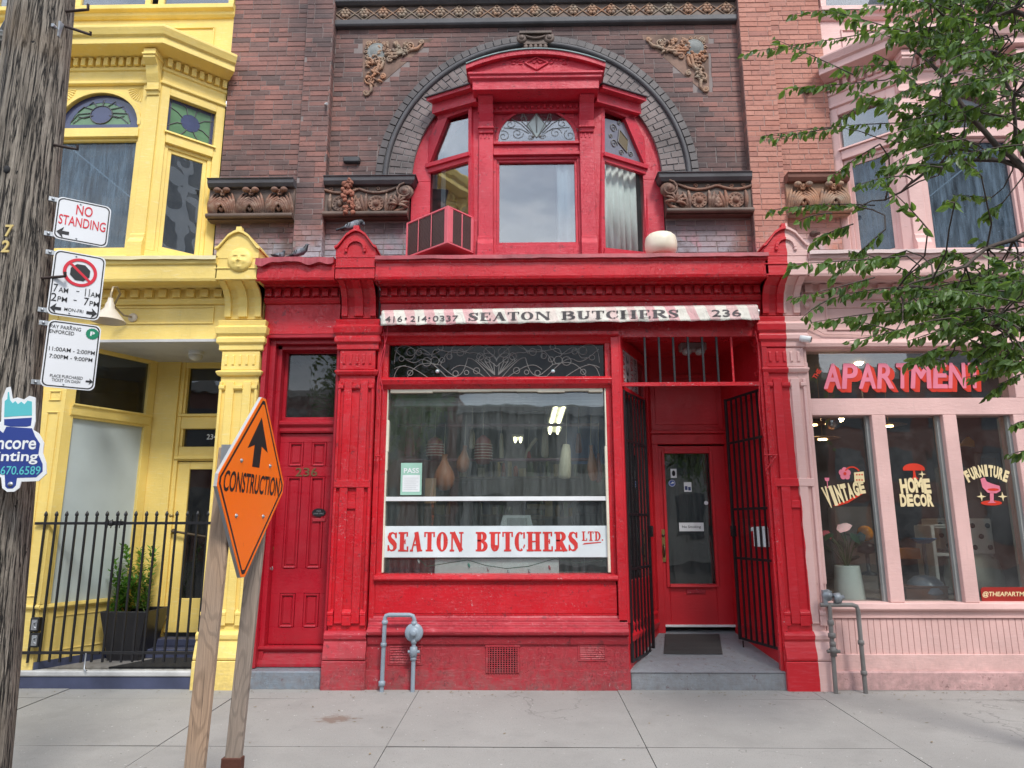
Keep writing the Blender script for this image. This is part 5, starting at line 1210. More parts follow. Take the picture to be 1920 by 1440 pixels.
rl_ = M(); rl_.tube([(-1.45, .62, svz(797, -.62)), (.86, .62, svz(797, -.62))], .018, 8); tag(rl_.build('hanging_rail', plain('mauve_rail', (.22, .12, .14), .5)), 'upper dull red rail for hanging meat inside the butcher window', 'rail')
rl_ = M(); rl_.tube([(-1.45, .66, svz(862, -.66)), (.86, .66, svz(862, -.66))], .018, 8); tag(rl_.build('hanging_rail', plain('mauve_rail', (.22, .12, .14), .5)), 'lower dull red rail behind the hanging hams in the butcher window', 'rail')
bp = M(); a, z1 = sv(1062, 758, -.9); b, z0 = sv(1132, 870, -.9); bp.box(a, b+.1, -.93, -.9, z0, z1+.2)
tag(bp.build('wall_poster', plain('blue_panel', (.03, .10, .24), .5, var=.3)), 'plain deep blue panel at the right behind the butcher window', 'panel')
m_ham = plain('cured_ham', (.42, .16, .07), .5, bump=.6, bscale=30, var=.35); m_net = plain('red_meat', (.26, .07, .06), .5, bump=.6, var=.4); m_cas = plain('pale_sausage_casing', (.66, .58, .42), .55, bump=.6, bscale=18, var=.3); m_str = plain('butcher_string', (.55, .5, .42), .8)
def hang(label, cat, px, py0, py1, wpx, Y, mat, prof, net=0, lean=0.0):
    p1 = at(px, py0, Y); p0 = at(px+lean, py1, Y); H_ = p1.z-p0.z; w_ = abs(svx(px+wpx/2, py0, -Y)-svx(px-wpx/2, py0, -Y))/2
    o = thing('hanging_meat', label, cat, tuple(p0)); m = M(); ax = (p1-p0).normalized()
    P = [(w_*r_, H_*h) for r_, h in prof]; m.lathe(P, tuple(p0), ax, 14); m.build('meat', mat, o)
    s_ = M(); s_.tube([tuple(p0+ax*H_*.97), (p1.x, p1.y, p1.z+.10), (p1.x+.01, p1.y, min(p1.z+.35, 3.1))], .004, 4)
    if net:
        for k in range(net):
            t = .2+.55*k/net; r_ = w_*(.2+1.0*sin(pi*min(.95, t)))
            rr = max([a for a, b in prof if abs(b-t) < .25] or [1])*w_*1.02
            s_.tube([tuple(p0+ax*H_*t+Vector((rr*cos(2*pi*j/14), rr*sin(2*pi*j/14), 0))) for j in range(15)], .004, 4)
    s_.build('string', m_str, o); return o
ham = [(.1, 0), (.55, .03), (.9, .18), (1, .36), (.85, .52), (.5, .70), (.3, .82), (.28, .92), (.34, 1)]
rnd_ = [(.1, 0), (.7, .05), (1, .25), (1, .55), (.8, .82), (.3, .95), (.1, 1)]; lng = [(.1, 0), (.85, .02), (1, .1), (.95, .4), (.75, .8), (.55, .98), (.1, 1)]
hang('dark red netted meat, leftmost high one in the butcher window', 'meat', 816, 818, 864, 34, .55, m_net, rnd_, 5)
hang('large orange cured ham hanging lowest at left in the butcher window', 'ham', 833, 852, 920, 40, .52, m_ham, ham)
hang('small orange ham with straw string left of the netted roast', 'ham', 872, 835, 886, 26, .6, m_ham, ham, lean=-6)
hang('round meat tied in string net in the middle of the butcher window', 'meat', 906, 815, 872, 34, .5, m_net, rnd_, 6)
hang('long pale sausage log hanging on the right side of the butcher window', 'sausage', 1062, 832, 898, 24, .5, m_cas, lng, 0, -4)
hang('slim orange ham hanging in front of the blue panel', 'ham', 1108, 835, 902, 20, .5, m_ham, ham, 0, 5)
hang('short red sausage below a curled pale one in mid window', 'sausage', 991, 845, 864, 10, .8, plain('red_sausage', (.40, .05, .04), .5), lng)
c_ = M(); P = [at(1006-2*k-12*sin(k*.35)*.6, 822+5.2*k, .8) for k in range(9)]; c_.tube(P, .022, 8); tag(c_.build('curled_sausage', m_cas), 'curled pale sausage hanging above the red one in mid window', 'sausage')
for (x0, x1, y0, y1, Y, c, lab, cat) in ((797, 817, 897, 944, .42, (.33, .20, .11), 'brown cardboard sheet propped in the window behind the green notice', 'cardboard'), (1075, 1130, 940, 985, 1.6, (.05, .055, .07), 'dark appliance low at the right inside the butcher shop', 'appliance'), (985, 1022, 945, 984, 2.2, (.24, .20, .12), 'stack of tan boxes behind the scale in the butcher shop', 'boxes'), (845, 900, 900, 984, 2.6, (.03, .032, .03), 'dark cupboard in the middle depth of the butcher shop', 'cupboard')):
    a, z1 = sv(x0, y0, -Y); b, z0 = sv(x1, y1, -Y); m = M(); m.box(a, b, -Y-.25 if Y > 1 else -Y-.01, -Y, z0-(.2 if Y > 1 else 0), z1)
    if cat == 'boxes': m = M(); [m.box(a+.02*(k % 2), b-.03*(k % 3), -Y-.3, -Y+.01*k, z0+(z1-z0)*k/4, z0+(z1-z0)*(k+.93)/4) for k in range(4)]
    if cat in ('appliance', 'cupboard'): m.box(a+.03, b-.03, -Y, -Y+.012, z0-.15, (z0+z1)/2-.01); m.box(a+.03, b-.03, -Y, -Y+.012, (z0+z1)/2+.01, z1-.03)
    tag(m.build(cat if cat != 'boxes' else 'box_stack', plain(cat+'_surface', c, .6), bevel=.006), lab, cat)
sc1 = M(); a, z1 = sv(935, 966, -.45); b, z0 = sv(1000, 992, -.45)
sc1.prism([(a-.02, z0-.08), (b+.02, z0-.08), (b-.03, z1), (a+.05, z1)], -.75, -.48); o = thing('weighing_scale', 'white shop scale behind the white name board in the butcher window', 'scale', ((a+b)/2, .6, z0-.08)); sc1.build('body', plain('pale_plastic', (.48, .50, .50), .4), o, bevel=.012)
t = M(); t.box(a+.09, b-.07, -.478, -.472, z0-.01, z1-.03); t.build('display', plain('grey_display', (.25, .27, .27), .3), o)
# string of coloured bulbs along the window foot
sl2 = thing('string_lights', 'string of coloured bulbs drooping along the foot of the butcher window', 'string lights', (0, .17, 1.15))
P = [at(px, py, .16) for px, py in ((786, 985), (790, 1005), (788, 1030), (784, 1046), (800, 1062), (850, 1054), (877, 1050), (910, 1060), (950, 1066), (990, 1062), (1025, 1052), (1040, 1048), (1080, 1056), (1130, 1050))]
c_ = M(); c_.tube(P, .004, 4); c_.build('cord', plain('green_cord', (.02, .10, .05), .5), sl2)
for (px, py, c) in ((800, 988, (.03, .35, .25)), (791, 1030, (.15, .12, .35)), (784, 1048, (.7, .7, .7)), (878, 1056, (.03, .30, .2)), (914, 1062, (.6, .6, .6)), (952, 1068, (.5, .5, .5)), (991, 1066, (.5, .5, .5)), (1029, 1060, (.5, .08, .1))):
    p = at(px, py, .155); k = M(); k.lathe([(.006, 0), (.010, .01), (.012, .03), (.004, .05)], p, (.3, 0, -1), 8); k.build('bulb', plain('bulb', c, .25), sl2)

# ------------------------------------------------------------------ air conditioner in the bay's left window
AD = .40; a, z1 = sv(762, 410, AD, FL); b_, z1b = sv(840, 393, AD, FL); _, z0 = sv(762, 484, AD, FL)
z1 = (z1+z1b)/2; sA, sB = a, b_
ac = thing('air_conditioner', 'boxy red painted air conditioner sticking out of the left window of the red bay', 'air conditioner', fp(FL, (sA+sB)/2, .2, z0))
m = M(); t_ = .022
m.box(sA+t_, sB-t_, -.02, AD-.03, z0+.01, z1-.01, FL); body = m.build('body', plain('dark_ac_core', (.03, .025, .027), .7), ac)
m = M()
for (p, q, r_, s_) in ((sA, sA+t_, z0, z1), (sB-t_*2.6, sB, z0, z1)): m.box(p, q, AD-.03, AD, r_, s_, FL)
m.box(sA+t_, sB-t_*2.6, AD-.03, AD-.001, z0, z0+t_, FL); m.box(sA+t_, sB-t_*2.6, AD-.03, AD-.001, z1-t_, z1, FL)
m.box(sA, sB, .0, AD-.03, z1-.02, z1, FL); m.box(sA, sB, 0, AD-.03, z0, z0+.02, FL); m.box(sB-.02, sB, AD-.08, AD-.03, z0+.02, z1-.02, FL); m.box(sB-.02, sB, 0, .04, z0+.02, z1-.02, FL)
for k in (1, 2): s_ = sA+(sB-sA-.05)*k/3; m.box(s_-.006, s_+.006, AD-.004, AD+.004, z0+t_, z1-t_, FL)
m.box(sB-.02, sB-.002, .17, .185, z0+.02, z1-.02, FL)
m.build('housing', plain('pinkish_red_metal', (.66, .11, .14), .4, bump=.1), ac, bevel=.004)
m = M()
for k in range(26):
    z = z0+.03+(z1-z0-.06)*k/25; m.box(sA+t_, sB-t_*2.6, AD-.018, AD-.010, z-.0035, z+.0035, FL)
    m.box(sB-.016, sB-.008, .04, AD-.08, z-.0035, z+.0035, FL)
m.build('louvres', plain('dark_brown_louvre', (.13, .07, .065), .5), ac, kind='stuff')
m = M(); m.tube([fp(FL, sA+.1, AD-.1, z0-.01), fp(FL, sA+.12, .02, z0-.12)], .008, 5); m.build('support_strut', m_steel, ac)

# cream drum on the ledge
s_, z = sv(1240, 478, .05); zt_ = svz(443, .05); r_ = (svx(1270, 460, .05)-svx(1210, 460, .05))/2; H_ = zt_-z
k = M(); k.lathe([(r_*.75, 0), (r_*.93, H_*.12), (r_, H_*.35), (r_*1.0, H_*.6), (r_*.93, H_*.85), (r_*.78, H_*.97), (r_*.3, H_), (0, H_)], (s_, -.05+.0, z), (0, 0, 1), 24)
k.lathe([(r_*.4, 0), (r_*.4, .03), (r_*.3, .035)], (s_, -.05, z-.03), (0, 0, 1), 14)
tag(k.build('cream_lamp_globe', plain('cream_plastic', (.78, .71, .56), .35, bump=.05), origin=(s_, -.05, z)), 'rounded cream plastic globe lying on the ledge right of the bay window', 'globe')

# ------------------------------------------------------------------ pigeons
m_pg = plain('grey_feathers', (.12, .135, .16), .6, bump=.6, bscale=70, var=.25); m_pd = plain('dark_feathers', (.025, .028, .035), .5, bump=.5, bscale=60, var=.3); m_pl = plain('pale_wing_feathers', (.22, .235, .27), .6, bump=.6, bscale=70); m_foot = plain('pink_bird_foot', (.35, .12, .10), .6)
def pigeon(label, foot, length, yaw, face=0.0, squat=False, tuck=False):
    """foot: where it stands; yaw: direction of beak in the ground plane"""
    o = thing('pigeon', label, 'pigeon', foot, 'pigeons perched on the shop ledge'); u = Vector((cos(yaw), sin(yaw), 0)); n = Vector((-sin(yaw), cos(yaw), 0)); up = Vector((0, 0, 1)); Lg = length; c = Vector(foot)
    def P(a, b, h): return c+u*a*Lg+n*b*Lg+up*h*Lg
    h0 = .02 if squat else .13
    body = M(); path = [P(-.40, 0, h0+.12), P(-.28, 0, h0+.15), P(-.10, 0, h0+.20), P(.08, 0, h0+.27), P(.20, 0, h0+.36), P(.25, 0, h0+.46), P(.28, 0, h0+.55), P(.32, 0, h0+.60), P(.37, 0, h0+.59)]
    if tuck: path = [P(-.40, 0, h0+.10), P(-.28, 0, h0+.13), P(-.10, 0, h0+.20), P(.08, 0, h0+.29), P(.20, 0, h0+.36), P(.28, 0, h0+.41), P(.33, .02, h0+.38), P(.36, .02, h0+.32), P(.37, .02, h0+.28)]
    body.tube(path, [Lg*x for x in (.04, .09, .145, .155, .125, .085, .07, .06, .02)], 12); body.build('body', m_pg, o)
    nk = M(); nk.tube(path[4:8], [Lg*x for x in (.128, .089, .074, .05)], 12); nk.build('neck', m_pd, o)
    tl = M(); tl.tube([P(-.26, 0, h0+.15), P(-.45, 0, h0+.09), P(-.62, 0, h0+.04)], [.09*Lg, .05*Lg, .045*Lg], 8); tl.build('tail', m_pd, o)
    for s_ in (-1, 1):
        wg = M(); wg.ball(P(-.06, s_*.105, h0+.22), (.27*Lg, .05*Lg, .115*Lg), 12, 7, Matrix.Rotation(yaw, 3, 'Z') @ Matrix.Rotation(radians(-20), 3, 'Y')); wo_ = wg.build('wing', m_pl, o)
        b_ = M(); b_.ball(P(-.25, s_*.10, h0+.13), (.24*Lg, .03*Lg, .045*Lg), 10, 5, Matrix.Rotation(yaw, 3, 'Z') @ Matrix.Rotation(radians(-18), 3, 'Y'))
        for q in (-.10, -.18): b_.tube([P(q, s_*.158, h0+.29), P(q-.05, s_*.155, h0+.14)], .018*Lg, 5)
        b_.build('wing_bars', m_pd, wo_)
        if not squat:
            lg = M(); lg.tube([P(.02, s_*.06, h0+.12), P(.02, s_*.06, .01)], .012*Lg, 5)
            for q in (-.4, 0, .4): lg.tube([P(.02, s_*.06, .012), P(.02+.09*cos(q), s_*.06+.09*sin(q), .008)], .008*Lg, 4)
            lg.tube([P(.02, s_*.06, .012), P(-.04, s_*.06, .008)], .008*Lg, 4); lg.build('leg', m_foot, o)
    bk_ = M(); hd = path[-2]; bk_.tube([path[-1], path[-1]+u*.06*Lg-up*.015*Lg], [.018*Lg, .004*Lg], 6); bk_.build('beak', m_dark, o)
    ey = M()
    for s_ in (-1, 1): ey.ball(hd+n*s_*.05*Lg+up*.01*Lg, .011*Lg, 6, 4)
    ey.build('eye', plain('orange_eye', (.5, .15, .03), .2), o)
p = at(662, 441, -.24); pigeon('pigeon with wing bars perched on top of the left red pilaster cap', tuple(p), .30, radians(8), tuck=True)
p = at(562, 488, -.15); pigeon('dark pigeon standing on the red ledge right of the moon face', tuple(p), .25, radians(-4))
p = at(524, 488, .0); pigeon('half hidden pigeon facing away, nearest the moon face', tuple(p), .22, radians(70), squat=True)

# ------------------------------------------------------------------ gas pipes in front of the shops
def gas(name, label, x0, x1, top, d, mat, reg_px, loc, big=True):
    o = thing(name, label, 'pipe', loc); zt_ = top; r_ = .021; m = M()
    def fit_(x, z, h=.04, rr=.030): m.lathe([(r_, 0), (rr, .004), (rr, h-.004), (r_, h)], fp(FAC, x, d, z), (0, 0, 1), 12)
    zf = gz(-d)-.02
    m.tube([fp(FAC, x0, d, zf), fp(FAC, x0+.01, d, zt_-.03), fp(FAC, x0+.02, d, zt_-.008), fp(FAC, x0+.05, d, zt_), fp(FAC, x1-.05, d, zt_), fp(FAC, x1-.015, d, zt_-.01), fp(FAC, x1, d, zt_-.04), fp(FAC, x1, d, zf)], r_, 12)
    fit_(x0, .05, .05, .033); fit_(x0+.005, zt_*.58, .04); fit_(x0+.01, zt_-.09); fit_(x1, zt_-.10); fit_(x1, zt_*.40); fit_(x1, zt_*.62, .05)
    m.build('pipe', mat, o)
    return o
xg0, zg_ = sv(722, 1153, .12); xg1 = svx(776, 1200, .12)
G1 = gas('gas_pipe', 'grey painted gas pipe loop with round regulator at the foot of the red wall', svx(716, 1280, .12), xg1, zg_, .12, m_pipe, None, (-1.3, -.12, 0))
zz = svz(1186, .12, 776); m = M(); m.lathe([(.0, -.03), (.085, -.025), (.092, -.008), (.092, .006), (.085, .02), (.06, .03), (.03, .035), (.03, .06), (.015, .065), (0, .066)], fp(FAC, xg1, .12, zz), (0, -1, 0), 24)
for k in range(8): a = 2*pi*k/8; m.ball(fp(FAC, xg1+.08*cos(a), .135, zz+.08*sin(a)), .009, 6, 4)
m.build('regulator', m_pipe, G1)
zz = svz(1222, .12, 776); m = M(); m.lathe([(.02, -.05), (.036, -.045), (.04, 0), (.036, .045), (.02, .05)], fp(FAC, xg1, .12, zz), (0, 0, 1), 12); m.tube([fp(FAC, xg1-.055, .12, zz), fp(FAC, xg1+.06, .12, zz)], .015, 8); m.build('valve', m_pipe, G1)
xp0, xp1 = svx(1568, 1285, .14), svx(1622, 1285, .14); zt_ = svz(1134, .14, 1600)
o = thing('gas_pipe', 'rusty iron gas pipe with meter fitting at the foot of the pink shop window', 'pipe', (xp0, -.14, 0)); m = M(); d = .14; zf = -.02
m.tube([fp(FAC, xp0-.01, d, zf), fp(FAC, xp0, d, zt_+.02)], .021, 12); m.tube([fp(FAC, xp1, d, zf), fp(FAC, xp1+.0, d, zt_-.05), fp(FAC, xp1-.01, d, zt_-.015), fp(FAC, xp1-.05, d, zt_), fp(FAC, xp0-.09, d, zt_)], .021, 12)
for z in (.16, .44): m.lathe([(.02, 0), (.03, .005), (.03, .04), (.02, .045)], fp(FAC, xp1, d, z), (0, 0, 1), 12)
for z, r_ in ((.50, .036), (.36, .04), (.42, .03), (.62, .03)): m.lathe([(.02, 0), (r_, .008), (r_, .045), (.02, .055)], fp(FAC, xp0, d, z), (0, 0, 1), 12)
m.build('pipe', m_rustpipe, o)
m = M(); m.lathe([(.0, -.05), (.03, -.045), (.03, .045), (0, .05)], fp(FAC, xp0, d, .38), (0, 0, 1), 12); m.tube([fp(FAC, xp0-.06, d, .38), fp(FAC, xp0+.065, d, .38)], .016, 8); m.build('valve', m_rustpipe, o)
m = M(); m.lathe([(0, -.04), (.04, -.04), (.055, -.02), (.058, 0), (.05, .015), (.025, .025), (.025, .045), (0, .045)], fp(FAC, xp0-.01, d, zt_+.09), (.2, -1, .1), 18); m.lathe([(0, 0), (.05, 0), (.05, .06), (.02, .07), (.02, .1), (0, .1)], fp(FAC, xp0+.05, d, zt_+.06), (1, 0, .15), 14); m.box(xp0-.06, xp0-.02, d-.02, d+.02, zt_, zt_+.14)
for k in range(8): m.ball(fp(FAC, xp0-.01+.05*cos(k*.785), d+.01, zt_+.09+.05*sin(k*.785)), .008, 6, 4)
m.build('regulator', plain('dull_zinc', (.26, .28, .30), .5, .5, bump=.4), o)

# shelves with jars at the back of the butcher's, and more on the hooks
rj = random.Random(14)
for (x0, x1, z, Y, lab) in ((-1.5, -.2, 1.75, 3.6, 'upper left back shelf with jars and boxes inside the butcher shop'), (-.1, 1.0, 1.72, 3.8, 'right back shelf with jars and boxes inside the butcher shop'), (-1.5, .9, 2.35, 3.9, 'high back shelf with jars and boxes inside the butcher shop')):
    o = thing('back_shelf', lab, 'shelf', ((x0+x1)/2, Y, z)); k = M(); k.box(x0, x1, -Y-.25, -Y, z-.03, z); k.build('board', plain('old_shelf_board', (.20, .19, .17), .6), o)
    x = x0+.05
    while x < x1-.1:
        w_ = rj.uniform(.06, .14); h = rj.uniform(.10, .28); k = M(); c = rj.choice(((.45, .40, .25), (.35, .08, .05), (.15, .22, .16), (.5, .5, .46), (.10, .12, .2), (.30, .20, .08)))
        if rj.random() < .5: k.lathe([(w_*.42, 0), (w_*.46, h*.1), (w_*.46, h*.75), (w_*.3, h*.85), (w_*.3, h)], (x+w_/2, Y+.1, z), (0, 0, 1), 10); k.build('jar', plain('jar_contents', c, .3), o)
        else: k.box(x, x+w_*.9, -Y-.2, -Y-.02, z, z+h); k.build('carton', plain('carton', c, .7), o)
        x += w_+rj.uniform(.0, .06)
for i, (px, py0, py1, w_, Y, m_, pr, lab, cat) in enumerate(((768, 800, 856, 20, .75, m_net, lng, 'dim red sausage bundle at the far left of the butcher window', 'sausage'), (790, 812, 850, 22, .9, plain('bunch_of_dried_herbs', (.16, .17, .10), .9, bump=.8), ham, 'dried herb bunch hanging beside the leftmost netted meat', 'herbs'), (885, 805, 842, 12, .8, m_cas, lng, 'short pale sausage hanging high between the ham and the netted roast', 'sausage'), (1022, 800, 858, 14, .85, m_cas, lng, 'pale sausage hanging just left of the long pale log', 'sausage'), (1085, 812, 850, 12, .8, m_net, lng, 'dark red sausage hanging between the pale log and the orange ham', 'sausage'), (940, 812, 868, 9, .7, m_cas, lng, 'thin white sausage on a long string right of the netted roast', 'sausage'), (1122, 850, 905, 16, .6, m_net, ham, 'dull red ham at the far right edge of the butcher window', 'ham'))):
    hang(lab, cat, px, py0, py1, w_, Y, m_, pr)
# ================================================================== neighbours: yellow on the left, pink on the right
YB = thing('yellow_shop_building', 'yellow painted shop building with bay window and recessed doorway at the left', 'building', (-5, .4, 0))
PB = thing('pink_shop_building', 'pink painted shop building with orange brick pier and wide show windows at the right', 'building', (5.4, .4, 0))
# orange brick pier
pw_ = M(); pw_.box(2.69, 3.08, -.70, -.286, 4.3, 8.9); pw_.box(3.08, 3.72, -.75, -.356, 4.3, 8.9); pwall = pw_.build('brick_pier', m_mortar_o, PB)
ob = brickwork(2.69, 3.08, 4.32, 8.7, .28, None, off=.02)+brickwork(3.08, 3.72, 4.32, 8.7, .35, lambda a, b, z: not (5.13 < z+.03 < 5.62))
lay(ob, pwall, PB, m_brick_o, 230)
rt = M()
for k in range(int((8.7-4.35)/COURSE)): z = 4.35+k*COURSE+.004; rt.box(2.687, 2.702, -.395, -.284, z, z+COURSE-.008)
rt.build('brick_return', m_brick, PB, kind='stuff')
m_terra_d2 = plain('red_terracotta', (.20, .085, .06), .75, bump=.5, var=.3)
impost(3.08, 3.80, 5.12, 5.61, -.22, 0, mat=m_terra_o, style='acanthus', cap=m_terra_d2)
for (px, py) in ((1513, 170), (1525, 439)):
    s_, z = sv(px, py, -.33); h = M(); h.ball(fp(FAC, s_, -.32, z), (.05, .04, .04), 7, 5); h.tube([fp(FAC, s_, -.32, z), fp(FAC, s_+.03, -.24, z-.03)], .02, 6); h.build('iron_anchor', plain('rusty_iron', (.08, .045, .035), .8, bump=.6), PB)

def bay2(root, xl, xr, sdx, mat, arch_glass, px, lower_glass, up_glass, cur=0):
    d0 = .10; yb = .38; path = [(xl-sdx, yb), (xl, -d0), (xr, -d0), (xr+sdx, yb)]
    Z = lambda y: svz(y, d0, px)
    z_b, z_s, z_t0, z_t1, z_a, z_f, z_d0, z_d1, z_c = 4.42, Z(468), Z(257), Z(241), Z(172), Z(160), Z(128), Z(112), Z(80)
    b = M(); b.mould([(-.3, z_b), (.06, z_b), (.06, z_b+.03), (.09, z_b+.05), (.09, z_b+.09), (.03, z_b+.11), (.0, z_b+.13), (.0, z_s), (-.06, z_s), (-.3, z_s)], path)
    b.build('bay_cornice', mat, bay, bevel=.004); b = M()
    b.mould([(-.14, z_f-.0), (0, z_f), (.025, z_f+.01), (.025, z_f+.04), (.0, z_f+.05), (.0, z_d0-.05), (.02, z_d0-.04), (.02, z_d0), (.0, z_d0), (.0, z_d1), (.08, z_d1), (.12, z_d1+.01), (.24, z_d1+.03), (.24, z_d1+.11), (.27, z_d1+.13), (.30, z_d1+.20), (.30, z_c), (.0, z_c+.06), (-.3, z_c+.06)], path)
    b.build('bay_cornice', mat, bay, bevel=.004)
    segs = [frame(path[i], path[i+1]) for i in range(3)]; lens = [sqrt((path[i+1][0]-path[i][0])**2+(path[i+1][1]-path[i][1])**2) for i in range(3)]
    for F, L_ in zip(segs, lens):                       # dentils along each face
        n = int(L_/.088)
        for k in range(n):
            s_ = L_*(k+.5)/n; q = M(); q.box(s_-.025, s_+.025, .0, .055, z_d0+.005, z_d1-.01, F); q.build('dentil', mat, bay)
    for F, L_, side in ((segs[0], lens[0], 1), (segs[2], lens[2], 1)):
        f = M(); a, b_ = .09, L_-.10
        f.box(0, a, -.12, 0, z_s, z_f, F); f.box(b_, L_, -.12, 0, z_s, z_f, F); f.box(a, b_, -.12, .0, z_f-.10, z_f, F); f.box(a, b_, -.12, .012, z_t0-.04, z_t1-.03, F); f.side([(-.1, z_t1-.03), (.035, z_t1-.03), (.02, z_t1), (-.1, z_t1)], a-.02, b_+.02, F)
        fo = f.build('side_frame', mat, bay, bevel=.004)
        window(bay, a, b_, z_s, z_t0-.04, -.03, mat, lower_glass, F, fw=.045, fd=.05, name='side_window', sash=.045)
        g_ = M(); g_.box(a, b_, -.075, -.07, z_t1, z_f-.10, F); sp = g_.build('stained_light', up_glass, bay)
        if up_glass is m_stain_g:
            ld = M(); cx, cz = (a+b_)/2, (z_t1+z_f-.10)/2; hw, hh = (b_-a)/2, (z_f-.10-z_t1)/2
            for k in range(8): an = 2*pi*k/8+.39; ld.tube([fp(F, cx+.10*cos(an), -.065, cz+.10*sin(an)), fp(F, cx+.6*hw*cos(an), -.065, cz+.75*hh*sin(an)+.02), fp(F, cx+hw*.98*max(-1, min(1, 1.3*cos(an))), -.065, cz+hh*.98*max(-1, min(1, 1.5*sin(an))))], .006, 4)
            for e_ in ((cx-hw*.86,), (cx+hw*.86,)): ld.tube([fp(F, e_[0], -.065, cz-hh), fp(F, e_[0], -.065, cz+hh)], .006, 4)
            ld.build('leading', m_lead, sp)
            bb = M(); bb.prism([(cx+.11*cos(2*pi*k/16), cz+.11*sin(2*pi*k/16)) for k in range(16)], -.069, -.066, F); bb.box(a, a+hw*.14, -.069, -.066, cz-hh, cz+hh, F); bb.box(b_-hw*.14, b_, -.069, -.066, cz-hh, cz+hh, F); bb.box(a+hw*.14, b_-hw*.14, -.069, -.0665, cz+hh*.82, cz+hh, F); bb.build('blue_pane', m_stain_b, sp)
    # front
    F = segs[1]; L_ = lens[1]; hw = .50; cx = L_/2
    f = M(); f.box(0, cx-hw-.0, -.12, 0, z_s, z_f, F); f.box(cx+hw, L_, -.12, 0, z_s, z_f, F)
    f.box(cx-hw, cx+hw, -.10, .015, z_t0, z_t1, F); zsc = (z_a-z_t1-.06)/(hw-.03); hole = [(cx+(hw-.03)*cos(t), z_t1+.05+(hw-.03)*sin(t)*zsc) for t in [pi*k/20 for k in range(20, -1, -1)]]
    f.prism([(cx-hw, z_t1), (cx-hw+.03, z_t1)]+hole+[(cx+hw-.03, z_t1), (cx+hw, z_t1), (cx+hw, z_f), (cx-hw, z_f)], -.10, -.02, F)
    f.ring((cx, z_t1+.05), hw-.03, hw+.01, 0, pi, -.08, -.0, 20, F, ez=zsc)
    for s_ in (-1, 1):
        for k in range(8):
            a_ = radians(190+k*10) if s_ > 0 else radians(350-k*10); q0 = (cx+s_*(hw+.0), z_f-.02)
            f.tube([fp(F, q0[0]+.03*cos(a_), -.02, q0[1]+.03*sin(a_)), fp(F, q0[0]+.19*cos(a_), -.018, q0[1]+.19*sin(a_))], [.003, .010], 5)
    f.build('front_frame', mat, bay, bevel=.004)
    window(bay, cx-hw, cx+hw, z_s, z_t0, -.03, mat, arch_glass[0], F, fw=.035, fd=.06, name='front_window')
    g_ = M(); g_.prism([(cx-hw+.03, z_t1)]+hole+[(cx+hw-.03, z_t1)], -.066, -.06, F); ap = g_.build('arched_light', arch_glass[1], bay)
    if arch_glass[1] is m_stain_g:
        ld = M(); R_ = hw-.05; cz = z_t1+.05
        rim = M(); rim.ring((cx, cz), R_*.80, R_+.02, 0, pi, -.06, -.056, 20, F, ez=zsc); rim.box(cx-R_, cx+R_, -.06, -.0562, z_t1, cz+.035, F); rim.prism([(cx+.13*cos(2*pi*k/16), cz+.16+.13*sin(2*pi*k/16)*zsc) for k in range(16)], -.06, -.0557, F); rim.build('blue_pane', m_stain_b, ap)
        for k in range(7):
            an = pi*(k+.5)/7; ld.tube([fp(F, cx+.12*cos(an), -.052, cz+.16+.12*sin(an)*zsc), fp(F, cx+.3*cos(an)+.02, -.052, cz+.12+.26*sin(an)*zsc), fp(F, cx+R_*.8*cos(an), -.052, cz+R_*.8*sin(an)*zsc)], .006, 4)
            if k in (0, 1, 5, 6): ld.tube([fp(F, cx+.12*cos(an), -.052, cz+.15), fp(F, cx+.25*cos(an), -.052, cz+.12), fp(F, cx+R_*.8*cos(an*.6+.3 if an < 1.5 else an*.6+.95), -.052, cz+R_*.5*sin(an))], .005, 4)
        ld.tube([fp(F, cx+.13*cos(2*pi*k/16), -.052, cz+.16+.13*sin(2*pi*k/16)*zsc) for k in range(17)], .006, 4); ld.build('leading', m_lead, ap)
    for s_ in (.0, L_):                          # corner pilasters and their brackets
        x = s_+.085 if s_ == 0 else s_-.085
        q = M(); q.box(x-.075, x+.075, 0, .025, z_s, z_f, F); q.side([(0, z_s-.1), (.07, z_s-.1), (.075, z_s+.06), (.045, z_s+.12), (.045, z_s+.16), (.025, z_s+.18), (0, z_s+.18)], x-.08, x+.08, F); qo = q.build('pilaster_strip', mat, bay, bevel=.004)
        console_bracket(qo, x, .14, z_f-.16, z_d1, .02, .19, mat, F)
    # dark room behind
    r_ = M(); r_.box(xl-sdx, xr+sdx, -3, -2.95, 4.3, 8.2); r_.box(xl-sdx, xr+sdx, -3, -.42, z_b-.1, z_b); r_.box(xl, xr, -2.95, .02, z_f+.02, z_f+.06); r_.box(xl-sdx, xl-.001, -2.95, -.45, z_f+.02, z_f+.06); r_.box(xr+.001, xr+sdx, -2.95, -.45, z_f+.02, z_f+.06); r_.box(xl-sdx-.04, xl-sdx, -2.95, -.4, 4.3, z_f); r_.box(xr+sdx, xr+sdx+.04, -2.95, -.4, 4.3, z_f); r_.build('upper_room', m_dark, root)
    return bay, segs, lens, (z_s, z_t0, z_t1, z_f, z_c)
yb, ysg, yln, yz = bay2(YB, -5.66, -4.22, .54, m_yel, (m_texglass, m_stain_g), 180, m_upglass, m_stain_g)
pb_, psg, pln, pz = bay2(PB, 4.27, 5.72, .54, m_pnk, (m_texglass, m_upglass), 1760, m_texglass, m_upglass)
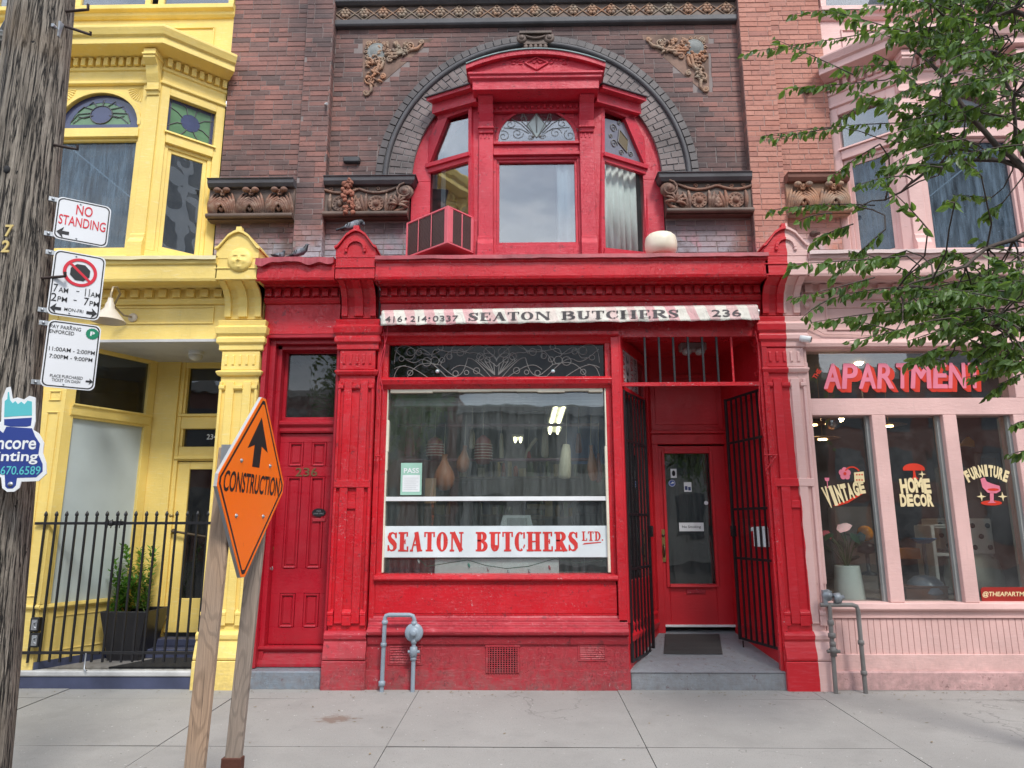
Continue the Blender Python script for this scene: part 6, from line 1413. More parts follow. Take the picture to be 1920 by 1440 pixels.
# wall above the bays and panel, window strip at the very top
def upper(root, x0, x1, z0, mat, px, pnl=True):
    zs = svz(14, -.3, px); w_ = M(); w_.box(x0, x1, -.8, -.38, z0-.2, zs-.10); w_.side([(-.8, zs-.12), (-.36, zs-.12), (-.33, zs-.09), (-.33, zs-.05), (-.28, zs-.03), (-.28, zs+.03), (-.4, zs+.05), (-.8, zs+.05)], x0, x1)
    if pnl:
        for a, b in ((x0+.25, (x0+x1)/2-.2), ((x0+x1)/2+.1, x1-.25)):
            za, zb_ = zs-.62, zs-.24
            for q in ((a, b, za, za+.02), (a, b, zb_-.02, zb_), (a, a+.02, za+.02, zb_-.02), (b-.02, b, za+.02, zb_-.02)): w_.box(q[0], q[1], -.38, -.362, q[2], q[3])
    u = w_.build('upper_wall', mat, root, bevel=.004)
    n = 3; W_ = (x1-x0)/n
    for k in range(n): window(root, x0+W_*k+.05, x0+W_*(k+1)-.05, zs+.05, zs+1.4, -.40, mat, m_upglass, fw=.07, name='top_window')
    b = M(); b.box(x0, x1, -1.6, -1.5, zs, zs+1.6); b.box(x0, x1, -1.5, -.45, zs+1.45, zs+1.5); b.build('top_room', m_dark, root)
upper(YB, -6.9, -3.65, yz[4], m_yel, 250); upper(PB, 3.72, 7.2, pz[4], m_pnk, 1700)
lb = M(); lb.box(-8.2, -6.9, -.75, -.356, 4.3, 8.9); lw = lb.build('brick_pier', m_mortar, YB); lay(brickwork(-8.2, -6.9, 6.5, 8.7, .35), lw, YB, m_brick, 0)
# shop cornices and friezes
cornice(YB, -8.6, -3.30, m_yel, dpitch=.155, dw=.085, z_f0=3.6, top=4.44, flash=plain('pale_yellow_flashing', (.66, .58, .34), .6, bump=.5))
cornice(PB, 3.03, 8.6, m_pnk, dpitch=.155, dw=.085, z_f0=3.56, top=4.44, flash=plain('pale_pink_flashing', (.60, .46, .44), .6, bump=.5))
pilaster(YB, -3.31, -2.865, m_yel, m_yel, moon=True)
pilaster(B, 2.575, 3.02, m_two, m_two, zt=4.60)
# the moon face on the yellow pilaster block
s_, z = sv(450, 487, .31); mo = M(); N_ = 28; R_ = .128
mo.lathe([(R_*1.05, 0), (R_*1.05, .014), (R_*.98, .022)], fp(FAC, s_, .30, z), (0, -1, 0), 32)
vs = []; NR = 18
def relief(u, v):
    r_ = sqrt(u*u+v*v); h = .030*sqrt(max(0, 1-r_*r_))
    g = lambda a, b, sx, sy: math.exp(-((u-a)/sx)**2-((v-b)/sy)**2)
    h += .022*g(0, -.02, .09, .20)+.020*g(0, -.16, .14, .09)                      # nose
    for s in (-1, 1): h += -.014*g(s*.34, .17, .17, .10)+.012*g(s*.34, .16, .11, .045)+.010*g(s*.36, .33, .20, .045)+.012*g(s*.45, -.22, .2, .2)+.006*g(s*.17, -.15, .06, .06)
    h += .012*g(0, -.36, .22, .035)+.011*g(0, -.46, .17, .04)-.010*g(0, -.41, .26, .02)+.012*g(0, -.68, .17, .12)
    return h
for i in range(NR+1):
    for j in range(40): r_ = i/NR; a = 2*pi*j/40; u, v = r_*cos(a), r_*sin(a); vs.append(fp(FAC, s_+R_*u, .318+relief(u, v)*.95, z+R_*v))
mo.add(vs, [(i*40+j, i*40+(j+1) % 40, (i+1)*40+(j+1) % 40, (i+1)*40+j) for i in range(NR) for j in range(40)], True); mo.build('moon_face', m_yel, YB)
# frieze panels
def panel_frame(root, x0, x1, z0, z1, d, mat):
    m = M(); t = .018
    for q in ((x0, x1, z0, z0+t), (x0, x1, z1-t, z1), (x0, x0+t, z0+t, z1-t), (x1-t, x1, z0+t, z1-t)): m.box(q[0], q[1], d, d+.014, q[2], q[3])
    m.build('frieze_panel', mat, root, bevel=.003)
panel_frame(YB, -5.2, svx(400, 590, 0), svz(607, 0, 300), svz(574, 0, 300), -.02, m_yel)
panel_frame(PB, 3.3, 5.2, 3.66, 3.93, -.02, m_pnk)

# ---------------------------------------------------------------- yellow ground floor
zc = svz(641, 0, 300)
YA = (svx(76, 1134, -.02), .02); YC = (svx(252, 1129, -.95), .95); FY = frame(YA, YC); LY = sqrt((YC[0]-YA[0])**2+(YC[1]-YA[1])**2)
ZS = svz(1134, 0, 80); ZH = sv(123, 782, -.03, FY)[1]; ZT0 = sv(132, 757, -.03, FY)[1]; ZT1 = sv(200, 665, -.03, FY)[1]
f = M()
x0 = YA[0]-.42
f.box(x0-.3, YA[0]-.0, -.25, -.01, .12, zc+.1)
for a, b in ((x0+.05, x0+.17), (x0+.24, x0+.37)):
    for q0, q1 in ((ZS+.08, ZT0-.1), (ZT0+.02, ZT0+.13), (ZT0+.22, zc-.1)): 
        for q in ((a, b, q0, q0+.014), (a, b, q1-.014, q1), (a, a+.014, q0+.014, q1-.014), (b-.014, b, q0+.014, q1-.014)): f.box(q[0], q[1], -.01, .004, q[2], q[3])
f.side([(-.2, ZS-.04), (.02, ZS-.04), (.03, ZS-.02), (.02, ZS), (-.2, ZS)], x0-.3, YA[0]+.02)
f.build('corner_post', m_yel, YB, bevel=.004)
f = M(); f.box(0, LY, -.08, 0, .14, ZS-.03, FY); f.side([(-.1, ZS-.05), (.03, ZS-.05), (.045, ZS-.03), (.03, ZS), (-.1, ZS)], -.02, LY, FY)
for q in ((.15, LY-.1, .32, .335), (.15, LY-.1, ZS-.14, ZS-.125)): f.box(q[0], q[1], 0, .01, q[2], q[3], FY)
f.box(0, .10, -.08, .0, ZS, zc+.1, FY); f.box(LY-.10, LY, -.08, 0, ZS, zc+.1, FY); f.box(.10, LY-.10, -.08, .0, ZT1, zc+.1, FY); f.box(.10, LY-.10, -.08, .0, ZH, ZT0, FY)
f.side([(0, ZH+.02), (.02, ZH+.03), (.03, ZT0-.03), (.05, ZT0-.02), (.05, ZT0), (0, ZT0)], .06, LY-.04, FY)
yw = f.build('angled_window', m_yel, YB, bevel=.004)
g_ = M(); g_.box(.10, LY-.10, -.045, -.04, ZS, ZH, FY)
m_frost = plain('frosted_pane', (.48, .55, .56), .28, var=.06, spec=.7); g_.build('frosted_pane', m_frost, yw)
g_ = M(); g_.box(.10, LY-.10, -.045, -.04, ZT0, ZT1, FY); g_.build('upper_pane', m_dkglass, yw)
boxpart(YB, 'slate_skirting', m_slate, (0, LY, 0, .02, .12, .24, FY), bevel=.003)
DY = -1.02
xd0, xd1 = svx(322, 1000, DY), svx(322, 1000, DY)+1.0
f = M(); zdb, zdt = svz(1186, DY, 350), svz(866, DY, 350); ga, gb = svx(345, 1000, DY), xd1-.16; gz0, gz1 = svz(1122, DY, 350), svz(880, DY, 350)
f.box(YC[0]-.02, xd0-.05, DY-.1, DY+.06, .17, zc+.1); f.box(xd0-.05, xd0, DY-.1, DY+.03, .17, zc+.1); f.box(xd1, xd1+.3, DY-.1, DY+.03, .17, zc+.1)
t0, t1, t2, t3 = svz(838, DY, 350), svz(804, DY, 350), svz(776, DY, 350), svz(690, DY, 350)
f.box(xd0, xd1, DY-.1, DY+.02, zdt+.01, t0); f.box(xd0, xd1, DY-.1, DY+.02, t1, t2); f.box(xd0, xd1, DY-.1, DY+.02, t3, zc+.1); f.side([(DY, t2-.04), (DY+.05, t2-.035), (DY+.05, t2-.01), (DY, t2)], xd0-.03, xd1); f.side([(DY, zdt+.02), (DY+.05, zdt+.03), (DY+.05, zdt+.06), (DY, zdt+.07)], xd0-.03, xd1)
f.box(xd0, xd0+.03, DY-.1, DY+.01, t0, t1); f.box(xd0, xd0+.03, DY-.1, DY+.01, t2, t3)
yf = f.build('door_surround', m_yel, YB, bevel=.004)
g_ = M(); g_.box(xd0+.03, xd1, DY-.05, DY-.045, t0, t1); g_.box(xd0+.03, xd1, DY-.05, DY-.045, t2, t3); g_.build('transom_pane', m_dkglass, yf)
t = M(); a, za = sv(387, 824, DY-.04); b, zb_ = sv(407, 814, DY-.04); text_to(t, '234', a, b, za, zb_, DY-.043, offset=.01); t.build('house_number', m_white, yf)
d = M(); d.box(xd0, ga, DY-.05, DY, zdb, zdt); d.box(gb, xd1, DY-.05, DY, zdb, zdt); d.box(ga, gb, DY-.05, DY-.001, zdb, gz0); d.box(ga, gb, DY-.05, DY-.001, gz1, zdt)
yd = d.build('yellow_door', m_yel, YB, bevel=.004); g_ = M(); g_.box(ga, gb, DY-.03, DY-.025, gz0, gz1); g_.build('pane', m_dkglass, yd)
h = M(); s_, z = sv(326, 996, DY); h.lathe([(.03, 0), (.03, .01), (.012, .015), (.012, .05)], fp(FAC, s_, DY, z), (0, -1, 0), 12); h.tube([fp(FAC, s_, DY+.05, z), fp(FAC, s_+.08, DY+.055, z-.01), fp(FAC, s_+.45, DY+.06, z-.07)], .014, 8); h.build('door_handle', plain('dark_bronze2', (.12, .09, .06), .4, .6), yd)
h = M(); s_, z = sv(322, 967, DY); h.lathe([(.028, 0), (.03, .02), (.02, .03), (0, .032)], fp(FAC, s_, DY, z), (0, -1, 0), 14); h.build('deadbolt', m_brass, yd)
# floor, ceiling, steps of the recess
f = M(); f.box(YA[0]-.5, -2.9, -1.3, -.06, .0, .165); f.build('porch_floor', plain('worn_grey_stone', (.25, .24, .23), .8, bump=.5, var=.3), YB)
boxpart(YB, 'porch_step', m_slate, (YA[0]-.55, -3.14, -.06, .02, -.03, .11), bevel=.006); boxpart(YB, 'step_edge', plain('worn_pale_step_edge', (.46, .46, .45), .6, bump=.5, var=.3), (YA[0]-.52, -3.14, -.07, .035, .112, .168), bevel=.012)
boxpart(YB, 'door_step', m_slate, (YC[0]+.1, -2.9, DY, -.66, .165, .26), (YC[0]+.1, -2.9, DY, -.84, .26, .34), bevel=.008)
boxpart(YB, 'porch_ceiling', plain('pale_grey_boards', (.55, .55, .54), .5, bump=.2), (YA[0]-.5, -2.85, -1.25, -.0, zc-.0, zc+.03), bevel=0)
boxpart(YB, 'porch_side_wall', m_yel, (-3.06, -3.0, -1.25, -.05, .12, zc), bevel=0)
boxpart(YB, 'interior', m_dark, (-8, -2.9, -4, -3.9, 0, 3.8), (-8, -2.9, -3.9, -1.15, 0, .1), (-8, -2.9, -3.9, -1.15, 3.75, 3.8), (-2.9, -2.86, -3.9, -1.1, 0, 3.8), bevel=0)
boxpart(YB, 'shop_left_wall', m_yel, (-8.6, YA[0]-.5, -.3, -.02, -.05, 3.7), bevel=.003)
k = M(); s_, z = sv(367, 664, -.45); k.lathe([(.075, 0), (.08, -.02), (.08, -.04), (.07, -.042)], (s_, .45, zc), (0, 0, 1), 18); lo = thing('ceiling_lamp', 'round white glass lamp on the ceiling of the yellow doorway', 'lamp', (s_, .45, zc-.12)); k.build('base', m_white, lo)
k = M(); k.lathe([(.075, -.04), (.078, -.06), (.065, -.09), (.03, -.108), (0, -.112)], (s_, .45, zc), (0, 0, 1), 18); k.build('glass_shade', plain('milk_glass', (.62, .62, .58), .2), lo)
# barn lamp on the frieze
s_, z = sv(248, 595, .0); bl_ = thing('gooseneck_lamp', 'white gooseneck barn lamp on the yellow frieze behind the parking signs', 'lamp', (s_, -.3, z))
m_lamp = plain('cream_enamel', (.66, .58, .46), .35)
k = M(); k.lathe([(.05, -.02), (.05, -.005), (.035, .005), (.018, .01)], fp(FAC, s_, .0, z), (0, -1, 0), 16); k.build('wall_plate', m_lamp, bl_)
LX = svx(203, 600, .40)-s_; P = [fp(FAC, s_, .0, z), fp(FAC, s_-.05, .08, z-.0), fp(FAC, s_-.12, .17, z+.08), fp(FAC, s_+LX*.7, .25, z+.19), fp(FAC, s_+LX*.8, .32, z+.24), fp(FAC, s_+LX*.95, .38, z+.22), fp(FAC, s_+LX, .40, z+.14), fp(FAC, s_+LX, .40, z+.08)]
k = M(); k.tube(P, .012, 8); k.build('arm', plain('dull_gold_metal', (.35, .28, .18), .4, .5), bl_)
k = M(); k.lathe([(.025, .09), (.03, .05), (.04, .03), (.045, .02), (.05, -.02), (.165, -.16), (.17, -.165), (.16, -.16), (.045, -.02)], fp(FAC, s_+LX, .40, z+.0), (0, 0, 1), 24); k.build('shade', m_lamp, bl_)
# outlet boxes by the window
for py in (1171, 1200):
    s_, z = sv(66, py, .03); o = thing('outlet_box', ('upper' if py < 1180 else 'lower')+' grey outlet box with bent conduit low on the yellow corner post', 'outlet box', (s_, 0, z)); k = M(); k.box(s_-.045, s_+.045, -.01, .05, z-.07, z+.07); k.build('box', m_black, o, bevel=.008)
    k = M(); k.box(s_-.02, s_+.035, .05, .058, z-.05, z+.05); k.tube([fp(FAC, s_+.03, .06, z+.03), fp(FAC, s_, .065, z+.02), fp(FAC, s_+.01, .065, z-.02), fp(FAC, s_+.03, .06, z-.03)], .007, 5); k.build('cover', m_steel, o)

# iron railing gates
FG = .02
fn = thing('iron_gate', 'black iron gate of upright pickets across the yellow porch', 'gate', (-4.3, -FG, .2))
ra_, zr1_ = sv(76, 981, FG); rb_, _ = sv(396, 981, FG); rc_, zr0_ = sv(45, 1224, FG)
xl_, xr_ = svx(60, 1100, FG), svx(384, 1100, FG); zt_ = svz(981, FG, 250); zb_ = svz(1224, FG, 250); ztop = svz(965, FG, 250); zbot = svz(1242, FG, 250)
xm = svx(213, 1000, FG)
r_ = M(); r_.box(xl_-.05, xm-.01, FG-.01, FG+.012, zt_-.014, zt_+.014); r_.box(xl_-.04, xm-.01, FG-.01, FG+.012, zb_-.014, zb_+.014); r_.build('rail', m_black, fn, bevel=.002)
r_ = M(); r_.box(xm+.012, xr_+.02, FG-.01, FG+.012, zt_-.014, zt_+.014); r_.box(xm+.01, xr_+.02, FG-.01, FG+.012, zb_-.014, zb_+.014); r_.build('rail', m_black, fn, bevel=.002)
top_px = (85, 105, 124, 143, 162, 181, 200, 220, 235, 254, 274, 293, 312, 331, 351, 370, 390)
for px in top_px:
    x = svx(px, 975, FG); p_ = M(); j = random.uniform(-.01, .01)
    p_.box(x-.009, x+.009, FG-.009, FG+.009, zbot+j*.6, ztop-.02)
    p_.lathe([(.009, 0), (.017, .012), (.019, .025), (.012, .045), (.0, .062)], fp(FAC, x, FG, ztop-.02), (0, 0, 1), 8); p_.build('picket', m_black, fn)
r_ = M(); x = svx(228, 981, FG); r_.box(xm-.09, xm+.10, FG+.012, FG+.025, zt_-.022, zt_+.022); r_.lathe([(.0, -.03), (.022, -.025), (.022, .025), (0, .03)], fp(FAC, xm-.02, FG+.03, zt_), (0, 0, 1), 8)
for q in (-.06, -.02, .03, .07): r_.tube([fp(FAC, xm+q, FG+.03, zt_-.05), fp(FAC, xm+q+.01, FG+.03, zt_+.04)], .006, 5)
r_.build('latch', m_black, fn)
r_ = M(); x = svx(189, 1000, FG); r_.tube([fp(FAC, svx(163, 1225, FG), FG+.015, zb_), fp(FAC, svx(163, 1225, FG), FG+.02, .19), fp(FAC, svx(168, 1240, FG), FG+.04, .175)], .008, 6); r_.build('drop_bolt', m_steel, fn)
# planter with shrub
pz0 = .168; ps_ = thing('planter', 'tall square black planter behind the iron gate', 'planter', (-4.15, .5, pz0))
a, z1 = sv(185, 1147, -.42); b, _ = sv(287, 1147, -.42); c = (a+b)/2; h1 = (b-a)/2*.86; c -= .035; k = M()
def sq(h, z): return [(c-h, .68-h, z), (c+h, .68-h, z), (c+h, .68+h, z), (c-h, .68+h, z)]
k.add(sq(h1*.66, pz0)+sq(h1, z1)+sq(h1*.93, z1)+sq(h1*.90, z1-.08), [(0, 1, 2, 3)]+[(i, (i+1) % 4, 4+(i+1) % 4, 4+i) for i in range(4)]+[(4+i, 4+(i+1) % 4, 8+(i+1) % 4, 8+i) for i in range(4)]+[(8+i, 8+(i+1) % 4, 12+(i+1) % 4, 12+i) for i in range(4)])
k.build('pot', plain('black_resin', (.018, .018, .022), .35), ps_, bevel=.006)
k = M(); k.add(sq(h1*.9, z1-.06), [(0, 1, 2, 3)]); k.build('soil', m_dark, ps_)
def leafmat(name, c0, c1, tr=.35):
    N = NT(name); c_ = N.mix(N.g.outputs['Random Per Island'], c0, c1); N.base(c_); N.rough(.42)
    tl = N.n('ShaderNodeBsdfTranslucent'); N.l(N.mix(.5, c_, (.25, .40, .03)), tl.inputs[0]); mx_ = N.n('ShaderNodeMixShader'); mx_.inputs[0].default_value = tr
    N.l(N.p.outputs[0], mx_.inputs[1]); N.l(tl.outputs[0], mx_.inputs[2]); N.l(mx_.outputs[0], N.out.inputs[0]); return N.m
m_shrub = leafmat('shrub_leaves', (.06, .19, .03), (.15, .36, .06))
sh = thing('potted_shrub', 'leafy green shrub in two bushy clumps growing in the black planter', 'shrub', (c, .68, z1-.06))
rs = random.Random(5); lv = M(); stm = M()
for (cx_, top, n_, rad) in ((svx(222, 1100, -.6), svz(1098, -.6, 222), 9, .15), (svx(264, 1100, -.6), svz(1072, -.6, 262), 9, .15)):
    for i in range(n_):
        bx = cx_+rs.uniform(-rad, rad)*.6; by = .66+rs.uniform(-rad, rad)*.8; tx = cx_+rs.uniform(-rad, rad); ty = .66+rs.uniform(-rad, rad); tz = top-rs.uniform(0, .12)
        stm.tube([(bx, by, z1-.06), ((bx+tx)/2, (by+ty)/2, (z1+tz)/2), (tx, ty, tz)], .005, 4)
        for q in range(60):
            t = .15+.85*q/34; px_, py_, pz_ = bx+(tx-bx)*t, by+(ty-by)*t, z1-.06+(tz-z1+.06)*t; an = q*2.4+i; el = radians(rs.uniform(10, 55)); L_ = rs.uniform(.06, .11)
            u = Vector((cos(an)*cos(el), sin(an)*cos(el), sin(el))); s_ = u.cross(Vector((0, 0, 1))).normalized()*.017; p0 = Vector((px_, py_, pz_)); mid_ = p0+u*L_*.5
            lv.add([p0, mid_+s_, p0+u*L_-Vector((0, 0, .012)), mid_-s_, mid_-Vector((0, 0, .003))], [(0, 1, 4), (1, 2, 4), (2, 3, 4), (3, 0, 4)])
lv.build('leaves', m_shrub, sh, kind='stuff'); stm.build('stems', plain('green_stem', (.10, .14, .04), .6), sh)
mt2 = M(); q = [sv(215, 1258, -.12), sv(362, 1258, -.12)]; mt2.add([(x, y, .167+h) for h in (0, .014) for x, y in ((-4.25, .10), (-3.35, .10), (-3.35, .62), (-4.0, .62))], [(0, 1, 2, 3), (4, 5, 6, 7), (0, 1, 5, 4), (1, 2, 6, 5), (2, 3, 7, 6), (3, 0, 4, 7)])
tag(mt2.build('door_mat', plain('black_bristle', (.02, .02, .022), .95, bump=1.0, bscale=120)), 'black bristle mat on the yellow porch floor behind the iron gate', 'door mat')

# ---------------------------------------------------------------- pink ground floor
PD = -.06
PXR = 1893
xs0 = svx(1512, 745, PD)
W_ = [(svx(1522, 790, PD), svx(1632, 785, PD)), (svx(1656, 785, PD), svx(1762, 785, PD)), (svx(1787, 785, PD), svx(1893, 785, PD))]
Wb = [(svx(1546, 1125, PD), svx(1664, 1125, PD)), (svx(1692, 1125, PD), svx(1806, 1125, PD)), (svx(1833, 1125, PD), svx(1945, 1125, PD))]
W_ = [((a[0]+b[0])/2, (a[1]+b[1])/2) for a, b in zip(W_, Wb)]
zA, zB_, zC, zD = svz(1129, PD, 1700), svz(779, PD, 1700), svz(748, PD, 1700), svz(656, PD, 1700)
f = M(); xl_ = 3.02; xr_ = W_[2][1]+.35
f.box(xl_, W_[0][0], -.25, PD+.04, .0, 3.62)
f.box(W_[0][0], xr_, -.25, PD+.05, zB_, zC); f.box(W_[0][0], xr_, -.25, PD+.045, zD, 3.62); f.side([(PD, zD), (.02, zD+.02), (.03, zD+.06), (.0, 3.56), (PD, 3.56)], xl_+.02, xr_)
for i in range(2): f.box(W_[i][1], W_[i+1][0], -.2, PD+.05, zA, zB_-.001)
f.box(W_[2][1], xr_, -.25, PD+.046, zA, zC); f.box(W_[2][1]+.06, xr_, -.25, PD+.05, zC, zD)
f.box(xl_, W_[0][0]-.06, PD+.04, PD+.055, .9, 3.5); f.box(xl_+.03, W_[0][0]-.12, PD+.055, PD+.065, 1.0, 3.3)
f.side([(-.25, svz(1146, .0, 1700)), (.0, svz(1146, .0, 1700)), (.02, zA-.06), (.01, zA-.005), (-.06, zA+.004), (-.25, zA+.004)], xl_+.02, xr_)
f.box(xl_+.02, xr_, -.25, -.03, svz(1160, 0, 1700), svz(1146, .0, 1700))
f.box(xl_+.02, xr_, -.25, -.025, .165, svz(1228, 0, 1700)); 
pf = f.build('shop_frame', m_pnk, PB, bevel=.004)
f = M(); f.box(3.03, 8.6, -.3, .015, -.05, .17); f.build('base_course', paint('worn_pink_plinth', (.60, .36, .345), .6, chips=(.5, .42, .38), crack=.9, fade=(.68, .52, .5), fade_amt=.4, grime=.6), PB, bevel=.012)
z0, z1 = svz(1229, 0, 1700)-.0, svz(1161, 0, 1700); f = M(); f.box(3.06, xr_, -.25, -.065, z0-.02, z1+.02); bb = f.build('beadboard', m_pnk, PB)
x = 3.06; k_ = 0
while x < xr_-.03:
    p_ = M(); w__ = .066 if k_ % 3 else .060; p_.box(x+.002, x+w__-.002, -.065, -.05, z0, z1); p_.build('board', m_pnk, bb, bevel=.002); x += w__; k_ += 1
for i, (a, b) in enumerate(W_):
    g_ = M(); g_.box(a-.0, b+.0, PD-.06, PD-.055, zA, zB_); g_.build('pane', m_glass, pf)
    s__ = M(); s__.box(b-.035, b-.0, PD-.055, PD-.01, zA, zB_); s__.build('grey_reveal', plain('grey_reveal_paint', (.30, .32, .31), .5), pf)
g_ = M(); g_.box(W_[0][0]-.03, xr_, PD-.06, PD-.055, zC, zD); g_.build('transom_pane', m_glass, pf)
f = M(); f.box(8.0, 8.6, -.3, 0, 0, 3.7); f.box(xr_, 8.2, -.3, -.01, 0, 3.7); f.build('side_front', m_pnk, PB)
# inside
m_pin = plain('dark_brown_room', (.17, .135, .11), .8, var=.3)
boxpart(PB, 'shop_room', m_pin, (3.06, 8.5, -4.6, -4.5, 0, 3.7), (3.06, 8.5, -4.5, -.25, 3.5, 3.6), (3.06, 8.5, -4.5, -.25, .3, .82), (3.03, 3.07, -4.5, -.25, 0, 3.7), (8.2, 8.3, -4.5, -.25, 0, 3.7), bevel=0)
# ---------------------------------------------------------------- lettering on the pink shop's glass
TG = PD-.052
m_lp = plain('pink_letter_paint', (.74, .20, .28), .45, var=.15); m_lr = plain('orange_red_letter_paint', (.62, .035, .012), .45); m_lc = plain('cream_letter_paint', (.80, .66, .38), .45, var=.12); m_dp = plain('deep_pink', (.60, .16, .26), .5)
def lett(name, label, cat='window lettering', loc=None): return thing(name, label, cat, loc)
s0, z1 = sv(1543, 683, TG); s1, z0 = sv(1845, 727, TG)
o = lett('window_lettering', 'big pink block letters with orange red shade on the top pane of the pink shop', loc=((s0+s1)/2, -TG, z0))
n = 9; W__ = s1-s0; letters = 'APARTMENT'; wd_ = [1, .95, 1, 1, .85, 1.25, .85, 1.05, .85]; tot = sum(wd_); x = s0
tf = M(); ts = M()
for ch, w__ in zip(letters, wd_):
    w2 = W__*w__/tot; vs, fs = glyph_mesh(ch, .0, 0, res=6); vs = fit(vs, 1, 1)
    fl = lambda a, b: (x+(w2*.93)*(.5+(a-.5)*(.93-.12*b))+.03*(b-.5), z0+(z1-z0)*b)
    for q, (dx_, dz_) in enumerate(((0, 0), (.009, 0), (-.009, 0), (.006, .006), (-.006, .006), (.006, -.006), (-.006, -.006))): tf.add([fp(FAC, fl(a, b)[0]+dx_, TG+.006+.0004*q, fl(a, b)[1]+dz_) for a, b in vs], fs)
    for q in range(1, 9):
        for e_ in (-.009, .009): ts.add([fp(FAC, fl(a, b)[0]+.006*q+e_, TG+.0055-.0005*q-(.0002 if e_ > 0 else 0), fl(a, b)[1]-.005*q-.004) for a, b in vs], fs)
    x += w2
ts.build('letter_shade', m_lr, o); tf.build('lettering', m_lp, o)
t = M(); a, za = sv(1530, 712, TG); b, zb_ = sv(1547, 690, TG); vs, fs = glyph_mesh('THE', .03); vs = fit(vs, .12, .05)
t.add([fp(FAC, a+p*cos(.95)-q*sin(.95), TG+.002, za+p*sin(.95)*1.0+q*cos(.95)) for p, q in vs], fs); t.build('small_lettering', m_lr, o)
def word(mb, body, px0, px1, py0, py1, fn, off=.06, d=TG+.002):
    """letters placed one by one, bent by fn(a) -> (dz, tilt, height)"""
    a0, zt_ = sv(px0, py0, d); b0, zb2_ = sv(px1, py1, d); n = len(body); w_ = (b0-a0)/n
    for i, ch in enumerate(body):
        vs, fs = glyph_mesh(ch, off); vs = fit(vs, 1, 1); t = (i+.5)/n; dz, tilt, h = fn(t); wl = w_*(.6 if ch == 'I' else .96)*(1.15 if ch == 'M' else 1)
        cx, cz = a0+(i+.5)*w_, (zt_+zb2_)/2+dz; H_ = (zt_-zb2_)*h
        mb.add([fp(FAC, cx+(p-.5)*wl*cos(tilt)-(q-.5)*H_*sin(tilt), d, cz+(p-.5)*wl*sin(tilt)+(q-.5)*H_*cos(tilt)) for p, q in vs], fs)
def star(mb, px, py, r_, d=TG+.002, n=4):
    s_, z = sv(px, py, d); mb.prism([(s_+(r_ if k % 2 == 0 else r_*.28)*cos(pi*k/n+pi/2), z+(r_ if k % 2 == 0 else r_*.28)*sin(pi*k/n+pi/2)) for k in range(2*n)], d, d+.001)
# vintage
s_, z = sv(1583, 925, TG); o = lett('window_lettering', 'cream word VINTAGE with flower, die and glass painted on the left pink shop pane', loc=(s_, -TG, z))
t = M(); word(t, 'VINTAGE', 1544, 1624, 908, 942, lambda t_: (-.05+.12*t_, .30-.15*t_, 1.25-.6*t_)); t.build('lettering', m_lc, o)
t = M(); P = [sv(px, py, TG) for px, py in ((1562, 948), (1570, 944), (1590, 938), (1608, 926), (1624, 922), (1608, 932), (1590, 943), (1570, 949))]; t.prism(P, TG, TG+.001); t.build('red_swash', m_lr, o)
t = M(); s_, z = sv(1584, 888, TG)
for k in range(5): a_ = 2*pi*k/5+.3; t.prism([(s_+.035*cos(a_)+.030*cos(2*pi*q/10), z+.035*sin(a_)+.034*sin(2*pi*q/10)) for q in range(10)], TG+.0004*k, TG+.001+.0004*k)
t.build('flower', m_lp, o); t = M(); t.prism([(s_+.016*cos(2*pi*q/10), z+.018*sin(2*pi*q/10)) for q in range(10)], TG+.004, TG+.005); t.build('flower_eye', m_lr, o)
t = M(); P = [sv(1601, 886, TG), sv(1619, 884, TG), sv(1621, 904, TG), sv(1602, 906, TG)]; t.prism(P, TG+.003, TG+.004); t.build('die', m_lc, o)
t = M()
for px in (1606, 1611, 1616):
    for py in (890, 900): a_, z_ = sv(px, py, TG); t.prism([(a_+.009*cos(2*pi*q/8), z_+.009*sin(2*pi*q/8)) for q in range(8)], TG+.0045, TG+.0055)
t.build('die_spots', m_lr, o)
t = M(); s_, z = sv(1598, 885, TG); t.ring((s_, z-.03), .075, .09, .5, 2.6, TG+.0005, TG+.0015, 10); t.build('red_arc', m_lr, o)
t = M(); s_, z = sv(1551, 903, TG); t.prism([(s_-.025, z+.04), (s_+.025, z+.04), (s_+.02, z+.01), (s_, z), (s_-.02, z+.01)], TG, TG+.001); t.box(s_-.004, s_+.004, TG, TG+.001, z-.06, z); t.box(s_-.02, s_+.02, TG, TG+.001, z-.066, z-.06); t.build('glass_drawing', m_lp, o)
# home decor
s_, z = sv(1718, 925, TG); o = lett('window_lettering', 'cream words HOME DECOR under a red lamp painted on the middle pink shop pane', loc=(s_, -TG, z))
t = M(); word(t, 'HOME', 1686, 1747, 899, 927, lambda t_: (.02*sin(pi*t_), .04, 1+.0*t_)); word(t, 'DECOR', 1686, 1752, 926, 950, lambda t_: (0, .0, .95+.1*abs(t_-.5))); t.build('lettering', m_lc, o)
t = M(); s_, z = sv(1713, 876, TG); t.prism([(s_+.115*cos(pi*k/12)*1, z-.02+.055*sin(pi*k/12)*1.1) for k in range(13)]+[(s_-.11, z-.035), (s_+.11, z-.035)], TG, TG+.001); t.prism([(s_-.01, z-.036), (s_+.01, z-.036), (s_+.015, z-.10), (s_+.04, z-.125), (s_-.04, z-.125), (s_-.015, z-.10)], TG, TG+.001); t.build('lamp_drawing', m_lr, o)
t = M(); star(t, 1729, 889, .04); t.build('star', m_lc, o)
